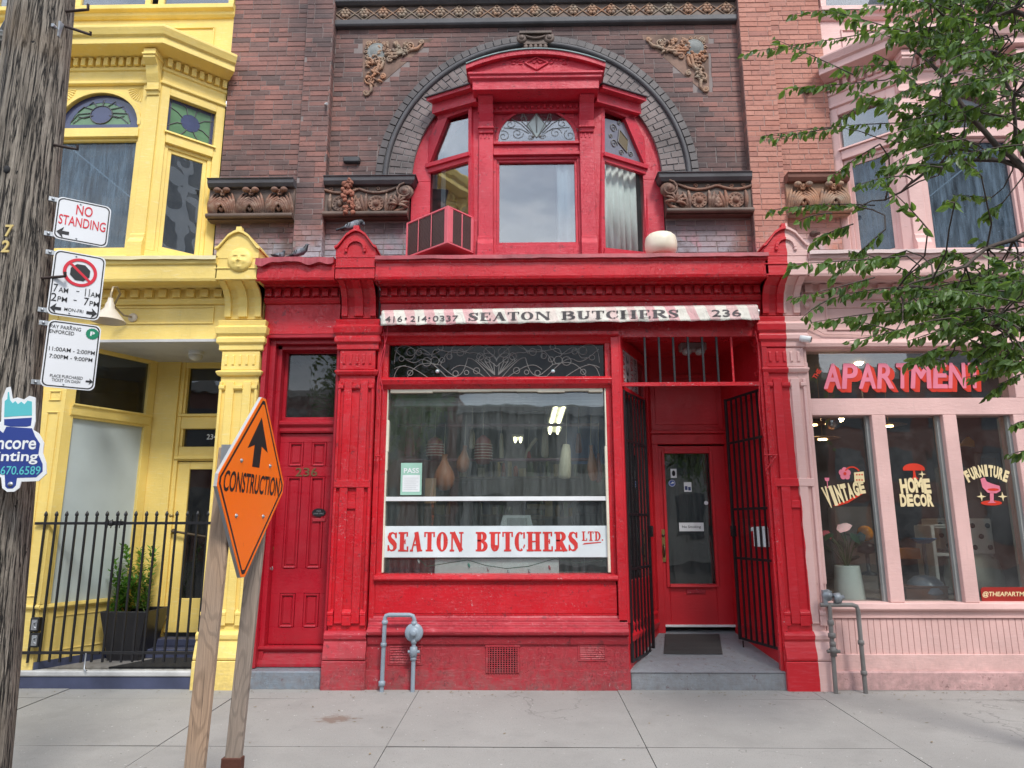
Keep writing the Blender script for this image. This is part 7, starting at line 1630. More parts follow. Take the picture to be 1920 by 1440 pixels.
# furniture
s_, z = sv(1856, 925, TG); o = lett('window_lettering', 'cream arched word FURNITURE over a pink swivel chair painted on the right pink shop pane', loc=(s_, -TG, z))
t = M(); word(t, 'FURNITURE', 1808, 1892, 880, 901, lambda t_: (.075*(1-(2*t_-1)**2)-.03, .75*(.5-t_)*1.2, 1.05)); star(t, 1840, 931, .05); star(t, 1880, 931, .05); t.build('lettering', m_lc, o)
t = M(); C_ = lambda px, py: sv(px, py, TG)
t.prism([C_(1838, 898), C_(1846, 895), C_(1850, 903), C_(1860, 907), C_(1874, 911), C_(1876, 920), C_(1868, 925), C_(1852, 924), C_(1842, 914)], TG+.001, TG+.002); t.prism([C_(1856, 924), C_(1863, 924), C_(1863, 940), C_(1868, 943), C_(1851, 943), C_(1856, 940)], TG+.001, TG+.002); t.build('chair_drawing', m_lp, o)
t = M(); s_, z = sv(1859, 943, TG); t.prism([(s_+.11*cos(2*pi*k/16), z+.026*sin(2*pi*k/16)) for k in range(16)], TG-.001, TG); s_, z = sv(1862, 918, TG); t.prism([(s_+.06*cos(2*pi*k/16), z+.014*sin(2*pi*k/16)) for k in range(16)], TG+.0025, TG+.003); t.build('chair_shade', m_lr, o)
# handle board
a, z1 = sv(1838, 1101, PD-.05); b, z0 = sv(1990, 1129, PD-.05); o = thing('window_label', 'dark red rounded board with cream handle lettering at the foot of the right pink pane', 'sign', ((a+b)/2, .1, z0))
t = M(); t.prism([(a, z0), (b, z0), (b, z1), (a+.03, z1), (a+.01, z1-.01), (a, z1-.03)], PD-.054, PD-.048); t.build('board', plain('dark_red_board', (.30, .018, .012), .45), o)
t = M(); x0, za = sv(1843, 1120, PD-.045); text_to(t, '@THEAPARTMENTLIF', x0, x0+.62*1.0, z0+.045, z0+.105, PD-.046, offset=.02, shear=.2); t.build('lettering', m_lc, o)
# ---- goods in the pink window
def wv(px, py, Y): return at(px, py, Y)
fz = .82
m_warm = emit('warm_lamp', (1, .62, .28), 14.0); m_bulb = emit('warm_bulb', (1, .72, .40), 30.0)
for i, (px, py, Y, r_, lab) in enumerate(((1524, 795, 1.2, .20, 'pale disc pendant lamp at the upper left of the left pink shop pane'), (1542, 822, 1.0, .20, 'flat glowing disc pendant lamp below the mirror ball in the left pane'), (1666, 797, 1.0, .20, 'flat glowing disc pendant lamp high in the middle pink shop pane'))):
    p = wv(px, py, Y); o = thing('pendant_lamp', lab, 'pendant lamp', tuple(p)); k = M(); k.lathe([(.0, .03), (.05, .028), (r_*.9, .006), (r_, 0), (r_*.9, -.006), (0, -.008)], p, (0, 0, 1), 24); k.tube([(p.x, p.y, p.z+.03), (p.x, p.y, 3.5)], .004, 4); k.build('disc_shade', plain('brass_disc', (.45, .22, .07), .35, .4), o)
    k = M(); k.lathe([(.0, -.009), (.05, -.010), (.05, -.02), (0, -.025)], p, (0, 0, 1), 14); k.build('bulb', m_warm, o)
p = wv(1610, 677, .9); o = thing('glowing_bulb', 'round glowing bulb seen through the top pane above the letter P of the pink shop', 'light bulb', tuple(p)); k = M(); k.ball(p, .055, 14, 8); k.build('bulb', m_bulb, o); k = M(); k.lathe([(.02, .05), (.03, .06), (.03, .12), (.005, .13), (.004, .5)], p, (0, 0, 1), 10); k.build('socket', m_brass, o)
p = wv(1576, 785, 1.3); o = thing('glowing_bulb', 'small glowing bulb beside the mirror ball at the top of the left pink pane', 'light bulb', tuple(p)); k = M(); k.ball(p, .04, 12, 7); k.build('bulb', m_bulb, o); k = M(); k.tube([p+Vector((0, 0, .04)), p+Vector((.1, .1, .10)), p+Vector((.35, .1, .12)), p+Vector((.35, .1, .5))], .012, 6); k.build('bracket', m_steel, o)
p = wv(1561, 793, 1.0); o = thing('mirror_ball', 'silver mirror ball hanging at the top of the left pink shop pane', 'mirror ball', tuple(p)); k = M(); k.ball(p, .085, 20, 12)
k.sm = [False]*len(k.f); k.build('ball', plain('mirror_tiles', (.6, .62, .62), .12, 1.0), o); k = M(); k.tube([p, p+Vector((0, 0, .5))], .004, 4); k.build('cord', m_black, o)
# white pot with anthurium
p = wv(1594, 1124, .38); r_ = .155; o = thing('plant_pot', 'large white tapering pot in the left pane of the pink shop', 'pot', (p.x, p.y, fz)); H_ = wv(1594, 1060, .38).z-fz; k = M(); k.lathe([(r_, 0), (r_*1.0, .02), (r_*.80, H_*.97), (r_*.78, H_), (r_*.72, H_), (r_*.7, H_-.05)], (p.x, p.y, fz), (0, 0, 1), 28); k.build('pot', plain('white_ceramic', (.62, .70, .66), .3), o)
o2 = thing('anthurium', 'anthurium with pink heart flowers and dark leaves rising from the white pot', 'plant', (p.x, p.y, fz+H_)); st_ = M(); lf = M(); fl = M(); ra = random.Random(3)
top = Vector((p.x, p.y, fz+H_-.04))
for k_ in range(14):
    e = top+Vector((ra.uniform(-.22, .18), ra.uniform(-.1, .12), ra.uniform(.10, .42))); st_.tube([top, (top+e)/2+Vector((0, 0, .06)), e], .005, 4)
    u = Vector((ra.uniform(-1, 1), ra.uniform(-.6, .2), -.4)).normalized()*.13; s_ = u.cross(Vector((0, 0, 1))).normalized()*.05
    lf.add([e-u*.2, e+u*.1+s_, e+u*.45+s_*.8, e+u, e+u*.45-s_*.8, e+u*.1-s_], [(0, 1, 2, 3), (0, 3, 4, 5)])
for (px, py, sx) in ((1573, 991, 1), (1556, 1003, -1), (1581, 989, 1)):
    e = wv(px, py, .33); st_.tube([top, (top+e)/2+Vector((.03, 0, .05)), e], .005, 4); u = Vector((.09*sx, 0, .02)); s_ = Vector((0, .02, .045)); fl.add([e-u*.3, e+s_, e+u*.6+s_*.8, e+u*1.1, e+u*.6-s_*.9, e-s_], [(0, 1, 2, 3), (0, 3, 4, 5)])
st_.build('stems', plain('green_stem2', (.06, .12, .03), .6), o2); lf.build('leaves', plain('dark_green_leaf', (.015, .06, .02), .3), o2); fl.build('flower', plain('anthurium_pink', (.62, .06, .09), .25), o2)
# amber glass lamp
p = wv(1622, 1000, .5); o = thing('amber_lamp', 'round amber glass globe lamp at the right of the left pink shop pane', 'lamp', (p.x, p.y, p.z-.08)); k = M(); k.ball(p, .085, 16, 9); k.build('globe', plain('amber_glass2', (.70, .26, .01), .12), o); k = M(); k.lathe([(.03, -.09), (.09, -.12), (.10, -.2), (.02, -.22), (.02, -.4), (.09, -.42), (.09, -.44)], p, (0, 0, 1), 16); k.build('stand', m_black, o)
p = wv(1672, 1010, .7); o = thing('table_clock', 'round dark dial on an orange stand in the middle pink pane', 'clock', (p.x, p.y, p.z-.1)); k = M(); k.lathe([(0, -.02), (.09, -.02), (.10, 0), (.09, .03), (.07, .03), (.065, .02), (0, .02)], p, (0, -1, .1), 20); k.build('dial', m_black, o)
k = M(); k.box(p.x-.02, p.x+.28, -p.y-.12, -p.y+.05, p.z-.22, p.z-.10); k.build('stand', plain('orange_wood', (.45, .16, .03), .5), o, bevel=.01)
# shelf unit in the middle window
o = thing('display_shelf', 'white display shelf with open compartments in the middle pink shop pane', 'shelf', (4.4, .9, fz)); k = M(); p0 = wv(1745, 990, .75); p1 = wv(1812, 1115, .75)
xa_, xb_ = p0.x, p0.x+.62; zt_ = wv(1745, 985, .75).z
for x in (xa_, xb_): k.box(x, x+.04, -1.1, -.75, fz, zt_)
for z in (fz+.02, fz+.42, fz+.74, zt_-.03): k.box(xa_+.04, xb_, -1.1, -.752, z, z+.03)
k.build('frame', plain('white_shelf2', (.55, .56, .53), .45), o, bevel=.004)
p = wv(1731, 1014, .6); k = M(); k.lathe([(.0, -.03), (.06, -.03), (.13, .02), (.135, .03), (.12, .03), (.05, -.01), (0, -.012)], p, (0, 0, 1), 22); tag(k.build('blue_bowl', plain('blue_glaze', (.05, .17, .34), .25)), 'blue bowl turned up on a stand in the middle pink shop pane', 'bowl')
k = M(); k.lathe([(.10, 0), (.12, .02), (.03, .04), (.02, .1), (.02, (p.z-.03-fz))], (p.x, p.y, fz), (0, 0, 1), 16); tag(k.build('pedestal', plain('dark_pedestal', (.05, .05, .05), .5)), 'dark pedestal under the blue bowl in the middle pink pane', 'stand')
p = wv(1722, 1060, .5); k = M(); k.lathe([(.0, 0), (.15, 0), (.2, .06), (.17, .16), (.10, .22), (0, .24)], (p.x+.05, p.y, fz), (0, 0, 1), 22); tag(k.build('vase', plain('dusk_blue_ceramic', (.16, .20, .26), .3)), 'squat dusky blue vase behind the wooden box in the middle pink pane', 'vase')
a = wv(1700, 1103, .3); b = wv(1782, 1126, .3); o = thing('wooden_box', 'low brown wooden chest on the sill of the middle pink shop pane', 'box', (a.x, a.y, fz)); k = M(); k.box(a.x, b.x, -.62, -.32, b.z-.0, a.z); k.build('body', plain('walnut_wood', (.15, .06, .03), .45, bump=.3, bscale=20, var=.4), o, bevel=.006)
k = M(); k.box(a.x-.01, b.x+.01, -.63, -.31, a.z, a.z+.02); k.build('lid', plain('walnut_wood2', (.12, .05, .03), .4), o, bevel=.004)
# dotted cube stools
for i, (px0, px1, py0, py1, Y, lab, dots) in enumerate(((1812, 1868, 972, 1040, .6, 'white cube with black dots like a die standing in the right pink pane', ((.2, .8), (.8, .8), (.5, .5), (.2, .2), (.8, .2))), (1756, 1784, 972, 1030, 1.3, 'smaller white dotted cube far back between the middle panes', ((.25, .8), (.25, .45), (.75, .12))))):
    a = wv(px0, py0, Y); b = wv(px1, py1, Y); o = thing('dotted_cube', lab, 'cube stool', (a.x, Y, b.z)); k = M(); k.box(a.x, b.x, -Y-.35, -Y, b.z, a.z); k.build('body', plain('white_lacquer', (.60, .61, .57), .35), o, bevel=.015)
    k = M()
    for (u, v) in dots: k.lathe([(0, .001), (.028, .001), (.028, .004), (0, .004)], (a.x+(b.x-a.x)*u, Y, b.z+(a.z-b.z)*v), (0, -1, 0), 14)
    k.build('dots', m_black, o)
a = wv(1818, 1045, .45); b = wv(1900, 1128, .45); k = M(); k.lathe([(.20, 0), (.27, .05), (.29, .2), (.25, .38), (.17, .44), (0, .46)], ((a.x+b.x)/2, .75, fz), (0, 0, 1), 28); tag(k.build('round_pouf', plain('grey_green_felt', (.34, .36, .31), .8, bump=.3)), 'large rounded grey green seat under the dotted cube in the right pink pane', 'seat')
a = wv(1868, 785, .3); b = wv(1900, 1120, .3); k = M()
for q in range(7): k.lathe([(.03, 0), (.032, 1.0), (.028, zB_-zA)], (a.x+.05+q*.055, .32+.02*(q % 2), zA), (0, 0, 1), 8)
tag(k.build('curtain', plain('pale_curtain', (.46, .48, .46), .8)), 'pale hanging curtain along the right edge of the right pink pane', 'curtain')
a = wv(1830, 850, 1.6); b = wv(1885, 925, 1.6); o = thing('picture_frame', 'framed brownish picture on the back wall seen in the right pink pane', 'picture', (a.x, 1.6, b.z)); k = M(); k.box(a.x, b.x, -1.65, -1.6, b.z, a.z); k.build('frame', plain('grey_frame', (.22, .24, .28), .5), o, bevel=.005); k = M(); k.box(a.x+.06, b.x-.06, -1.602, -1.595, b.z+.06, a.z-.06); k.build('picture', plain('brown_picture', (.16, .10, .07), .5, var=.5), o)
p = wv(1812, 830, 1.5); k = M(); k.prism([(p.x-.08, p.z-.04), (p.x+.10, p.z-.05), (p.x+.10, p.z+.02), (p.x+.04, p.z+.08), (p.x-.02, p.z+.02)], -1.55, -1.5); tag(k.build('yellow_ornament', plain('yellow_plastic', (.70, .42, .02), .4), bevel=.01), 'small yellow ornament high in the right pink shop pane', 'ornament')
k = M(); a = wv(1758, 860, 1.7); k.box(a.x, a.x+1.7, -1.8, -1.7, fz, 2.3); k.box(a.x+.02, a.x+1.6, -1.7, -1.69, fz+.2, fz+.22); tag(k.build('partition', plain('pale_partition', (.24, .25, .25), .7)), 'pale grey partition at the back of the right pink pane', 'partition')
k = M(); a = wv(1560, 905, 1.5); k.box(a.x, a.x+.45, -1.7, -1.5, fz, wv(1560, 950, 1.5).z); k.box(a.x+.02, a.x+.43, -1.5, -1.49, fz+.1, fz+.5); tag(k.build('beige_cabinet', plain('beige_panel', (.26, .23, .19), .7)), 'beige cabinet behind the anthurium in the left pink pane', 'cabinet')
# curtains upstairs
def curtain(label, F, s0, s1, z0, z1, d, c=(.50, .56, .56)):
    k = M(); n = max(6, int((s1-s0)/.02)); vs = []
    for i in range(n+1):
        s_ = s0+(s1-s0)*i/n; dd = d+.018*sin(i*1.3)+.01*sin(i*.47)
        vs += [fp(F, s_, dd, z0), fp(F, s_, dd*1.0, z1)]
    k.add(vs, [(2*i, 2*i+2, 2*i+3, 2*i+1) for i in range(n)], True); o = k.build('curtain', plain('sheer_curtain', c, .8)); tag(o, label, 'curtain'); o.modifiers.new('s', 'SOLIDIFY').thickness = .002
curtain('white sheer curtain at the right edge of the red bay front window', FAC, svx(1044, 380, -.02), svx(1084, 380, -.02), 4.6, 6.0, -.06, (.62, .68, .70))
curtain('folded white curtain filling the right side window of the red bay', FR, .03, LR-.03, 4.55, 6.1, -.14, (.60, .65, .62))
curtain('narrow white curtain at the outer edge of the left window of the red bay', FL, .10, .19, 4.6, 5.9, -.12)
curtain('pale curtain on the right half of the pink bay front window', psg[1], pln[1]/2+.05, pln[1]/2+.46, pz[0], pz[1], -.15, (.55, .62, .60))
# security camera
s_, z = sv(1513, 640, .03); o = thing('security_camera', 'small white security camera where the pink pilaster meets the shop window', 'security camera', (s_, -.03, z)); k = M(); k.lathe([(.03, 0), (.035, .01), (.02, .03)], fp(FAC, s_-.06, .0, z-.0), (0, -1, 0), 14); k.tube([fp(FAC, s_-.06, .02, z), fp(FAC, s_-.04, .06, z+.02)], .016, 8); k.build('mount', m_white, o)
c0 = Vector(fp(FAC, s_-.06, .07, z+.02)); ax = Vector((.85, -.45, -.25)).normalized(); k = M(); k.lathe([(.0, -.03), (.034, -.028), (.036, .0), (.036, .08), (.03, .085)], c0, ax, 16); k.build('body', m_white, o); k = M(); k.lathe([(.03, 0), (.026, .008), (.0, .004)], c0+ax*.083, ax, 14); k.build('lens', m_black, o)
k = M(); P = [sv(px, py, .01) for px, py in ((1512, 560), (1513, 595), (1520, 612), (1545, 626), (1700, 630))]; k.tube([fp(FAC, a, .012, z_) for a, z_ in P], .006, 5); s_, z = sv(1512, 574, 0); k.ball(fp(FAC, s_, .015, z), (.035, .02, .03), 10, 6); k.build('wall_cable', m_pnk, PB)
# ================================================================== utility pole with its signs
def pole_wood():
    N = NT('weathered_pole_wood'); v = N.g.outputs['Position']
    g1 = N.noise(9, 8, .75, mapscale=(6, 6, .22)); g2 = N.noise(16, 5, .65, mapscale=(6, 6, .10)); c = N.mix(N.ramp(g1, .35, .65), (.14, .115, .09), (.46, .40, .33)); c = N.mix(N.ramp(g2, .38, .46, (1, 1, 1, 1), (0, 0, 0, 1)), c, (.018, .014, .012))
    g3 = N.math('ABSOLUTE', N.math('SUBTRACT', N.noise(5, 5, .6, mapscale=(6, 6, .16)), .5)); ck = N.ramp(g3, .008, .03); c = N.mix(ck, (.012, .010, .009), c); c = N.mix(N.math('MULTIPLY', N.ramp(N.noise(1.3, 4), .55, .7), .4), c, (.25, .17, .10))
    c = N.mix(N.ramp(N.noise(24, 3, .6, mapscale=(1, 1, .5)), .70, .73), c, (.012, .01, .009)); N.base(c); N.rough(.88); N.l(N.bump(ck, 1.0, .015, N.bump(g2, 1.0, .02, N.bump(g1, .8, .02))), N.p.inputs['Normal']); return N.m
m_pole = pole_wood()
PYd = 3.75                                       # the pole stands this far in front of the shopfronts
rT = (svx(130, 0, PYd)-svx(30, 0, PYd))/2; cT, zT_ = sv(80, 0, PYd)
r_b = .205; xB, zB2 = sv(28, 1182, PYd); cB = xB-r_b
k = M(); seg = 72; rows_ = 60; zt_ = 8.5; cx_at = lambda z: cB+(cT-cB)*(z-zB2)/(zT_-zB2); rad_at = lambda z: max(.12, r_b+(rT-r_b)*(z-zB2)/(zT_-zB2))
rg = random.Random(11); groove = [abs(sin(j*1.7+2*sin(j*.9)))**6*.012+rg.uniform(0, .004) for j in range(seg)]
vs = []
for i in range(rows_+1):
    z = -.2+(zt_+.2)*i/rows_
    for j in range(seg):
        a = 2*pi*j/seg; r_ = rad_at(z)-groove[j]*(.6+.4*sin(z*1.3+j))+.004*sin(z*2+j*.7); vs.append((cx_at(z)+r_*cos(a), -PYd+r_*sin(a), z))
k.add(vs, [(i*seg+j, i*seg+(j+1) % seg, (i+1)*seg+(j+1) % seg, (i+1)*seg+j) for i in range(rows_) for j in range(seg)], True)
pole = thing('utility_pole', 'weathered grey wooden utility pole at the left edge with brass digits', 'utility pole', (cx_at(0), -PYd, -.1))
k.build('shaft', m_pole, pole)
def on_pole(px, py, out=.0):
    """point on the near surface of the pole seen at a pixel"""
    r = ray(px, py)
    for it in range(400):
        t = 2.2+it*.006; x, y, z = CAM[0]+r[0]*t, CAM[1]+r[1]*t, CAM[2]+r[2]*t
        if (x-cx_at(z))**2+(y+PYd)**2 < (rad_at(z)+out)**2: return Vector((x, y, z))
    return Vector((x, y, z))
# step bolts, plate, insulator bracket
m_rod = plain('rusted_rod', (.07, .05, .045), .6, .4, bump=.4)
for (px0, py0, px1, py1, bend) in ((122, 27, 165, 18, .04), (128, 50, 170, 65, .02), (103, 272, 145, 280, .03), (72, 526, 122, 518, .03)):
    p0 = Vector((0, 0, 0)); s_, z = sv(px0, py0, PYd); p0 = Vector((s_-.04, -PYd-.02, z)); s1, z1 = sv(px1, py1, PYd+.02); p1 = Vector((s1, -PYd-.02, z1)); k = M()
    k.tube([p0, p0+(p1-p0)*.85, p1, p1+Vector((.0, -.005, bend*.8))], .0085, 8); k.build('step_bolt', m_rod, pole)
s_, z = sv(120, 66, PYd-.0); k = M(); k.box(s_-.03, s_+.012, PYd+.02, PYd+.06, z-.05, z+.05); k.tube([(s_-.01, -PYd-.06, z), (s_-.01, -PYd-.09, z)], .012, 6); k.build('steel_plate', m_steel, pole)
s_, z = sv(8, 76, PYd); k = M(); k.lathe([(.0, -.06), (.03, -.06), (.05, -.04), (.055, -.03), (.035, -.02), (.055, -.01), (.05, .01), (.035, .02), (.045, .03), (.03, .05), (0, .05)], (s_-.0, -PYd, z), (0, 0, 1), 16); k.tube([(s_, -PYd, z-.09), (s_, -PYd, z+.05), (s_+.12, -PYd+.03, z+.06)], .012, 6); k.build('insulator', plain('grey_glazed_insulator', (.10, .10, .09), .25), pole)
k = M(); k.tube([(s_-.05, -PYd, z+.0), (s_+.0, -PYd+.02, z+.2), (s_+.03, -PYd+.02, z+.6), (s_+.04, -PYd+.02, z+1.4)], .014, 6); k.tube([(s_-.3, -PYd+.1, z+.02), (s_, -PYd, z+.04), (s_+.09, -PYd+.05, z+.05)], .006, 5); k.build('cable', m_black, pole)
for ch, px, py in (('7', 19, 434), ('2', 13, 463)):
    p = on_pole(px, py, .004); vs_, fs_ = glyph_mesh(ch, .02); vs_ = fit(vs_, 1, 1); k = M()
    for dd in (0, .006): k.add([(p.x+(a-.5)*.042, p.y-.006-dd, p.z+(b-.5)*.068) for a, b in vs_], fs_)
    k.build('digit', plain('bright_brass', (.62, .47, .18), .35, .5), pole)
kn = M(); p = on_pole(13, 318, .0); kn.ball(p, (.018, .012, .024), 10, 6); kn.build('knot', m_dark, pole)
# the sign frame: turned away from the camera at its right edge
import itertools
def sign_plate(name, label, corners, depth, ang):
    """upright plate through the left corner; corners: left-top, right-top, right-bottom, left-bottom pixels"""
    q = at(corners[0][0], corners[0][1], -depth); F = (q.x, q.y, cos(ang), sin(ang)); c = [sv(px, py, 0, F) for px, py in corners]
    s0 = (c[0][0]+c[3][0])/2; s1 = (c[1][0]+c[2][0])/2; z1 = (c[0][1]+c[1][1])/2; z0 = (c[2][1]+c[3][1])/2
    o = thing(name, label, 'sign', fp(F, (s0+s1)/2, 0, z0)); return o, F, s0, s1, z0, z1
def rrect(x0, x1, y0, y1, r_, n=5):
    P = []
    for (cx, cy, a0) in ((x1-r_, y0+r_, -pi/2), (x1-r_, y1-r_, 0), (x0+r_, y1-r_, pi/2), (x0+r_, y0+r_, pi)):
        for k in range(n+1): a = a0+pi/2*k/n; P.append((cx+r_*cos(a), cy+r_*sin(a)))
    return P
m_sgw = plain('white_reflective_sheet', (.70, .71, .73), .35, var=.05); m_sgr = plain('sign_red', (.60, .01, .03), .4, var=.08); m_sgk = plain('sign_black', (.012, .012, .014), .4)
def sign_base(o, F, s0, s1, z0, z1):
    m = M(); m.prism(rrect(s0, s1, z0, z1, .03), -.002, .001, F); m.build('plate', m_sgw, o)
    m = M(); e = .006; P = rrect(s0+e, s1-e, z0+e, z1-e, .028); Q = rrect(s0+e*2, s1-e*2, z0+e*2, z1-e*2, .024); n = len(P)
    m.add([fp(F, a, .0022, z) for a, z in P]+[fp(F, a, .0022, z) for a, z in Q], [(i, (i+1) % n, n+(i+1) % n, n+i) for i in range(n)]); m.build('border', m_sgk, o)
    m = M(); m.box(s0-.04, s0+.02, -.02, -.003, z1-.035, z1-.01, F); m.box(s0-.04, s0+.02, -.02, -.003, z0+.01, z0+.035, F)
    for z in (z0+.022, z1-.022): m.lathe([(.008, 0), (.008, .006), (0, .007)], fp(F, s0-.02, -.002, z), (F[3], -F[2], 0), 8); m.lathe([(.005, 0), (.004, .003), (0, .004)], fp(F, (s0+s1)/2-.02, .002, z), (F[3], -F[2], 0), 8)
    m.build('bracket', m_steel, o)
def lt(m, F, s0, s1, z0, z1, body, a, b, c, d_, off=.0, dd=.003):
    W = s1-s0; H = z1-z0; text_to(m, body, s0+a*W, s0+b*W, z0+c*H, z0+d_*H, dd, F, offset=off)
SA = radians(35); SDp = 3.78
o, F, s0, s1, z0, z1 = sign_plate('no_standing_sign', 'white plate reading NO STANDING in red, topmost of three on the wooden pole', [(105, 367), (207, 388), (203, 465), (101, 447)], SDp, SA)
sign_base(o, F, s0, s1, z0, z1); t = M(); lt(t, F, s0, s1, z0, z1, 'NO', .36, .66, .65, .89, .008); lt(t, F, s0, s1, z0, z1, 'STANDING', .07, .93, .36, .59, .008); t.build('lettering', m_sgr, o)
def arrow(m, F, s0, s1, z0, z1, cx, cz, L_, h, dirn, dd=.003):
    W = s1-s0; H = z1-z0; x = s0+cx*W; z = z0+cz*H; s = dirn
    m.prism([(x+s*L_/2, z), (x-s*L_*.05, z+h/2), (x+s*L_*.05, z+h*.14), (x-s*L_/2, z+h*.14), (x-s*L_/2, z-h*.14), (x+s*L_*.05, z-h*.14), (x-s*L_*.05, z-h/2)], dd, dd+.0005, F)
t = M(); arrow(t, F, s0, s1, z0, z1, .17, .17, .060, .065, -1); t.build('arrow', m_sgk, o)
o, F, s0, s1, z0, z1 = sign_plate('no_stopping_sign', 'white plate with red no stopping ring and morning hours, middle of three on the pole', [(98, 466), (196, 483), (189, 601), (91, 591)], SDp, SA)
sign_base(o, F, s0, s1, z0, z1); W, H = s1-s0, z1-z0; cxx, czz = s0+.53*W, z0+.70*H; R_ = .33*W
t = M(); t.prism([(cxx+R_*.62*cos(2*pi*k/8+pi/8), czz+R_*.62*sin(2*pi*k/8+pi/8)) for k in range(8)], .003, .0034, F); t.build('octagon', m_sgk, o)
t = M(); t.ring((cxx, czz), R_*.80, R_, 0, 2*pi, .0036, .0042, 40, F); a = radians(-42); t.prism([(cxx+R_*.85*cos(a+pi)+R_*.08*sin(a), czz+R_*.85*sin(a+pi)-R_*.08*cos(a)), (cxx+R_*.85*cos(a)+R_*.08*sin(a), czz+R_*.85*sin(a)-R_*.08*cos(a)), (cxx+R_*.85*cos(a)-R_*.08*sin(a), czz+R_*.85*sin(a)+R_*.08*cos(a)), (cxx+R_*.85*cos(a+pi)-R_*.08*sin(a), czz+R_*.85*sin(a+pi)+R_*.08*cos(a))], .0036, .0043, F); t.build('red_ring', m_sgr, o)
t = M()
for (body, a, b, c, d_) in (('7', .07, .15, .35, .47), ('AM', .17, .35, .355, .43), ('-', .50, .56, .40, .412), ('11', .67, .76, .35, .47), ('AM', .78, .96, .355, .43), ('2', .05, .15, .21, .33), ('PM', .17, .35, .215, .29), ('-', .47, .53, .26, .272), ('7', .67, .76, .21, .33), ('PM', .78, .96, .215, .29), ('MON-FRI', .32, .68, .085, .135)): lt(t, F, s0, s1, z0, z1, body, a, b, c, d_, .004)
t.build('lettering', m_sgk, o); t = M(); arrow(t, F, s0, s1, z0, z1, .155, .105, .052, .058, -1); arrow(t, F, s0, s1, z0, z1, .845, .105, .052, .058, 1); t.build('arrow', m_sgk, o)
o, F, s0, s1, z0, z1 = sign_plate('parking_sign', 'white plate reading PAY PARKING ENFORCED with a green P, lowest of three on the pole', [(88, 598), (187, 611), (180, 734), (77, 724)], SDp, SA)
sign_base(o, F, s0, s1, z0, z1); t = M()
for (body, a, b, c, d_) in (('PAY PARKING', .05, .62, .875, .93), ('ENFORCED', .05, .50, .80, .855), ('11:00AM - 2:00PM', .08, .93, .54, .60), ('7:00PM - 9:00PM', .10, .90, .43, .49), ('PLACE PURCHASED', .16, .76, .15, .195), ('TICKET ON DASH', .20, .72, .09, .135)): lt(t, F, s0, s1, z0, z1, body, a, b, c, d_, .003)
t.build('lettering', m_sgk, o); t = M(); arrow(t, F, s0, s1, z0, z1, .89, .135, .035, .035, 1); t.build('arrow', m_sgk, o)
W, H = s1-s0, z1-z0; t = M(); cxx, czz = s0+.84*W, z0+.86*H; t.prism([(cxx+.12*W*(1+.06*(k % 2))*cos(2*pi*k/32), czz+.12*W*(1+.06*(k % 2))*sin(2*pi*k/32)) for k in range(32)], .003, .0034, F); t.build('green_badge', plain('sign_green', (.0, .20, .10), .4), o); t = M(); text_to(t, 'P', cxx-.04*W, cxx+.045*W, czz-.05*W, czz+.05*W, .0042, F, offset=.03); t.build('badge_letter', m_white, o)

# brush shaped advertising board on the pole
FE = (at(0, 820, -(PYd+.24)).x, -(PYd+.24), cos(radians(5)), sin(radians(5)))
C_ = lambda l: [sv(a, b, 0, FE) for a, b in l]
out = [(4, 915), (2, 895), (-20, 893), (-60, 880), (-60, 835), (-30, 812), (-10, 800), (2, 790), (4, 748), (12, 727), (19, 725), (23, 748), (33, 745), (45, 749), (55, 742), (66, 745), (66, 790), (62, 806), (72, 812), (82, 830), (80, 850), (86, 868), (87, 888), (72, 902), (40, 903), (36, 915), (26, 922), (13, 922)]
o = thing('painting_company_board', 'white and blue board shaped like a paint brush fixed on the wooden pole', 'advertising board', tuple(on_pole(30, 900)))
m = M(); m.prism(C_(out), -.006, 0, FE); m.build('board', m_white, o)
blue = [(10, 912), (9, 890), (-20, 886), (-50, 874), (-50, 838), (-24, 818), (-4, 804), (6, 812), (12, 800), (60, 803), (66, 818), (75, 832), (72, 852), (80, 870), (80, 884), (68, 895), (32, 896), (30, 910), (24, 916), (14, 916)]
m_bl = plain('deep_blue_print', (.025, .05, .24), .4, var=.06); m_tl = plain('turquoise_print', (.10, .48, .52), .4, var=.06)
m = M(); m.prism(C_(blue), .0, .001, FE); m.prism(C_([(8, 786), (60, 783), (58, 798), (50, 800), (20, 800), (8, 797)]), .0, .0012, FE); m.build('blue_print', m_bl, o)
m = M(); m.prism(C_([(8, 782), (9, 752), (14, 748), (15, 735), (17, 735), (19, 750), (24, 756), (29, 752), (34, 758), (40, 753), (46, 758), (52, 751), (60, 753), (60, 779), (34, 780)]), .0, .0012, FE); m.build('turquoise_print', m_tl, o)
m = M()
for body, x0, x1, y0, y1 in (('Encore', -22, 70, 840, 818), ('Painting', -40, 73, 868, 846)): a, za = sv(x0, y0, .002, FE); b, zb_ = sv(x1, y1, .002, FE); text_to(m, body, a, b, za-.006, zb_, .003, FE, offset=.02)
m.build('lettering', m_white, o); m = M(); a, za = sv(-4, 890, .002, FE); b, zb_ = sv(77, 874, .002, FE); text_to(m, '.670.6589', a, b, za, zb_, .003, FE, offset=.008); m.build('phone_number', m_tl, o)
m = M(); s_, z = sv(20, 908, 0, FE); m.lathe([(.012, 0), (.012, .003), (0, .004)], fp(FE, s_, .001, z), (FE[3], -FE[2], 0), 12); m.build('screw', m_steel, o)

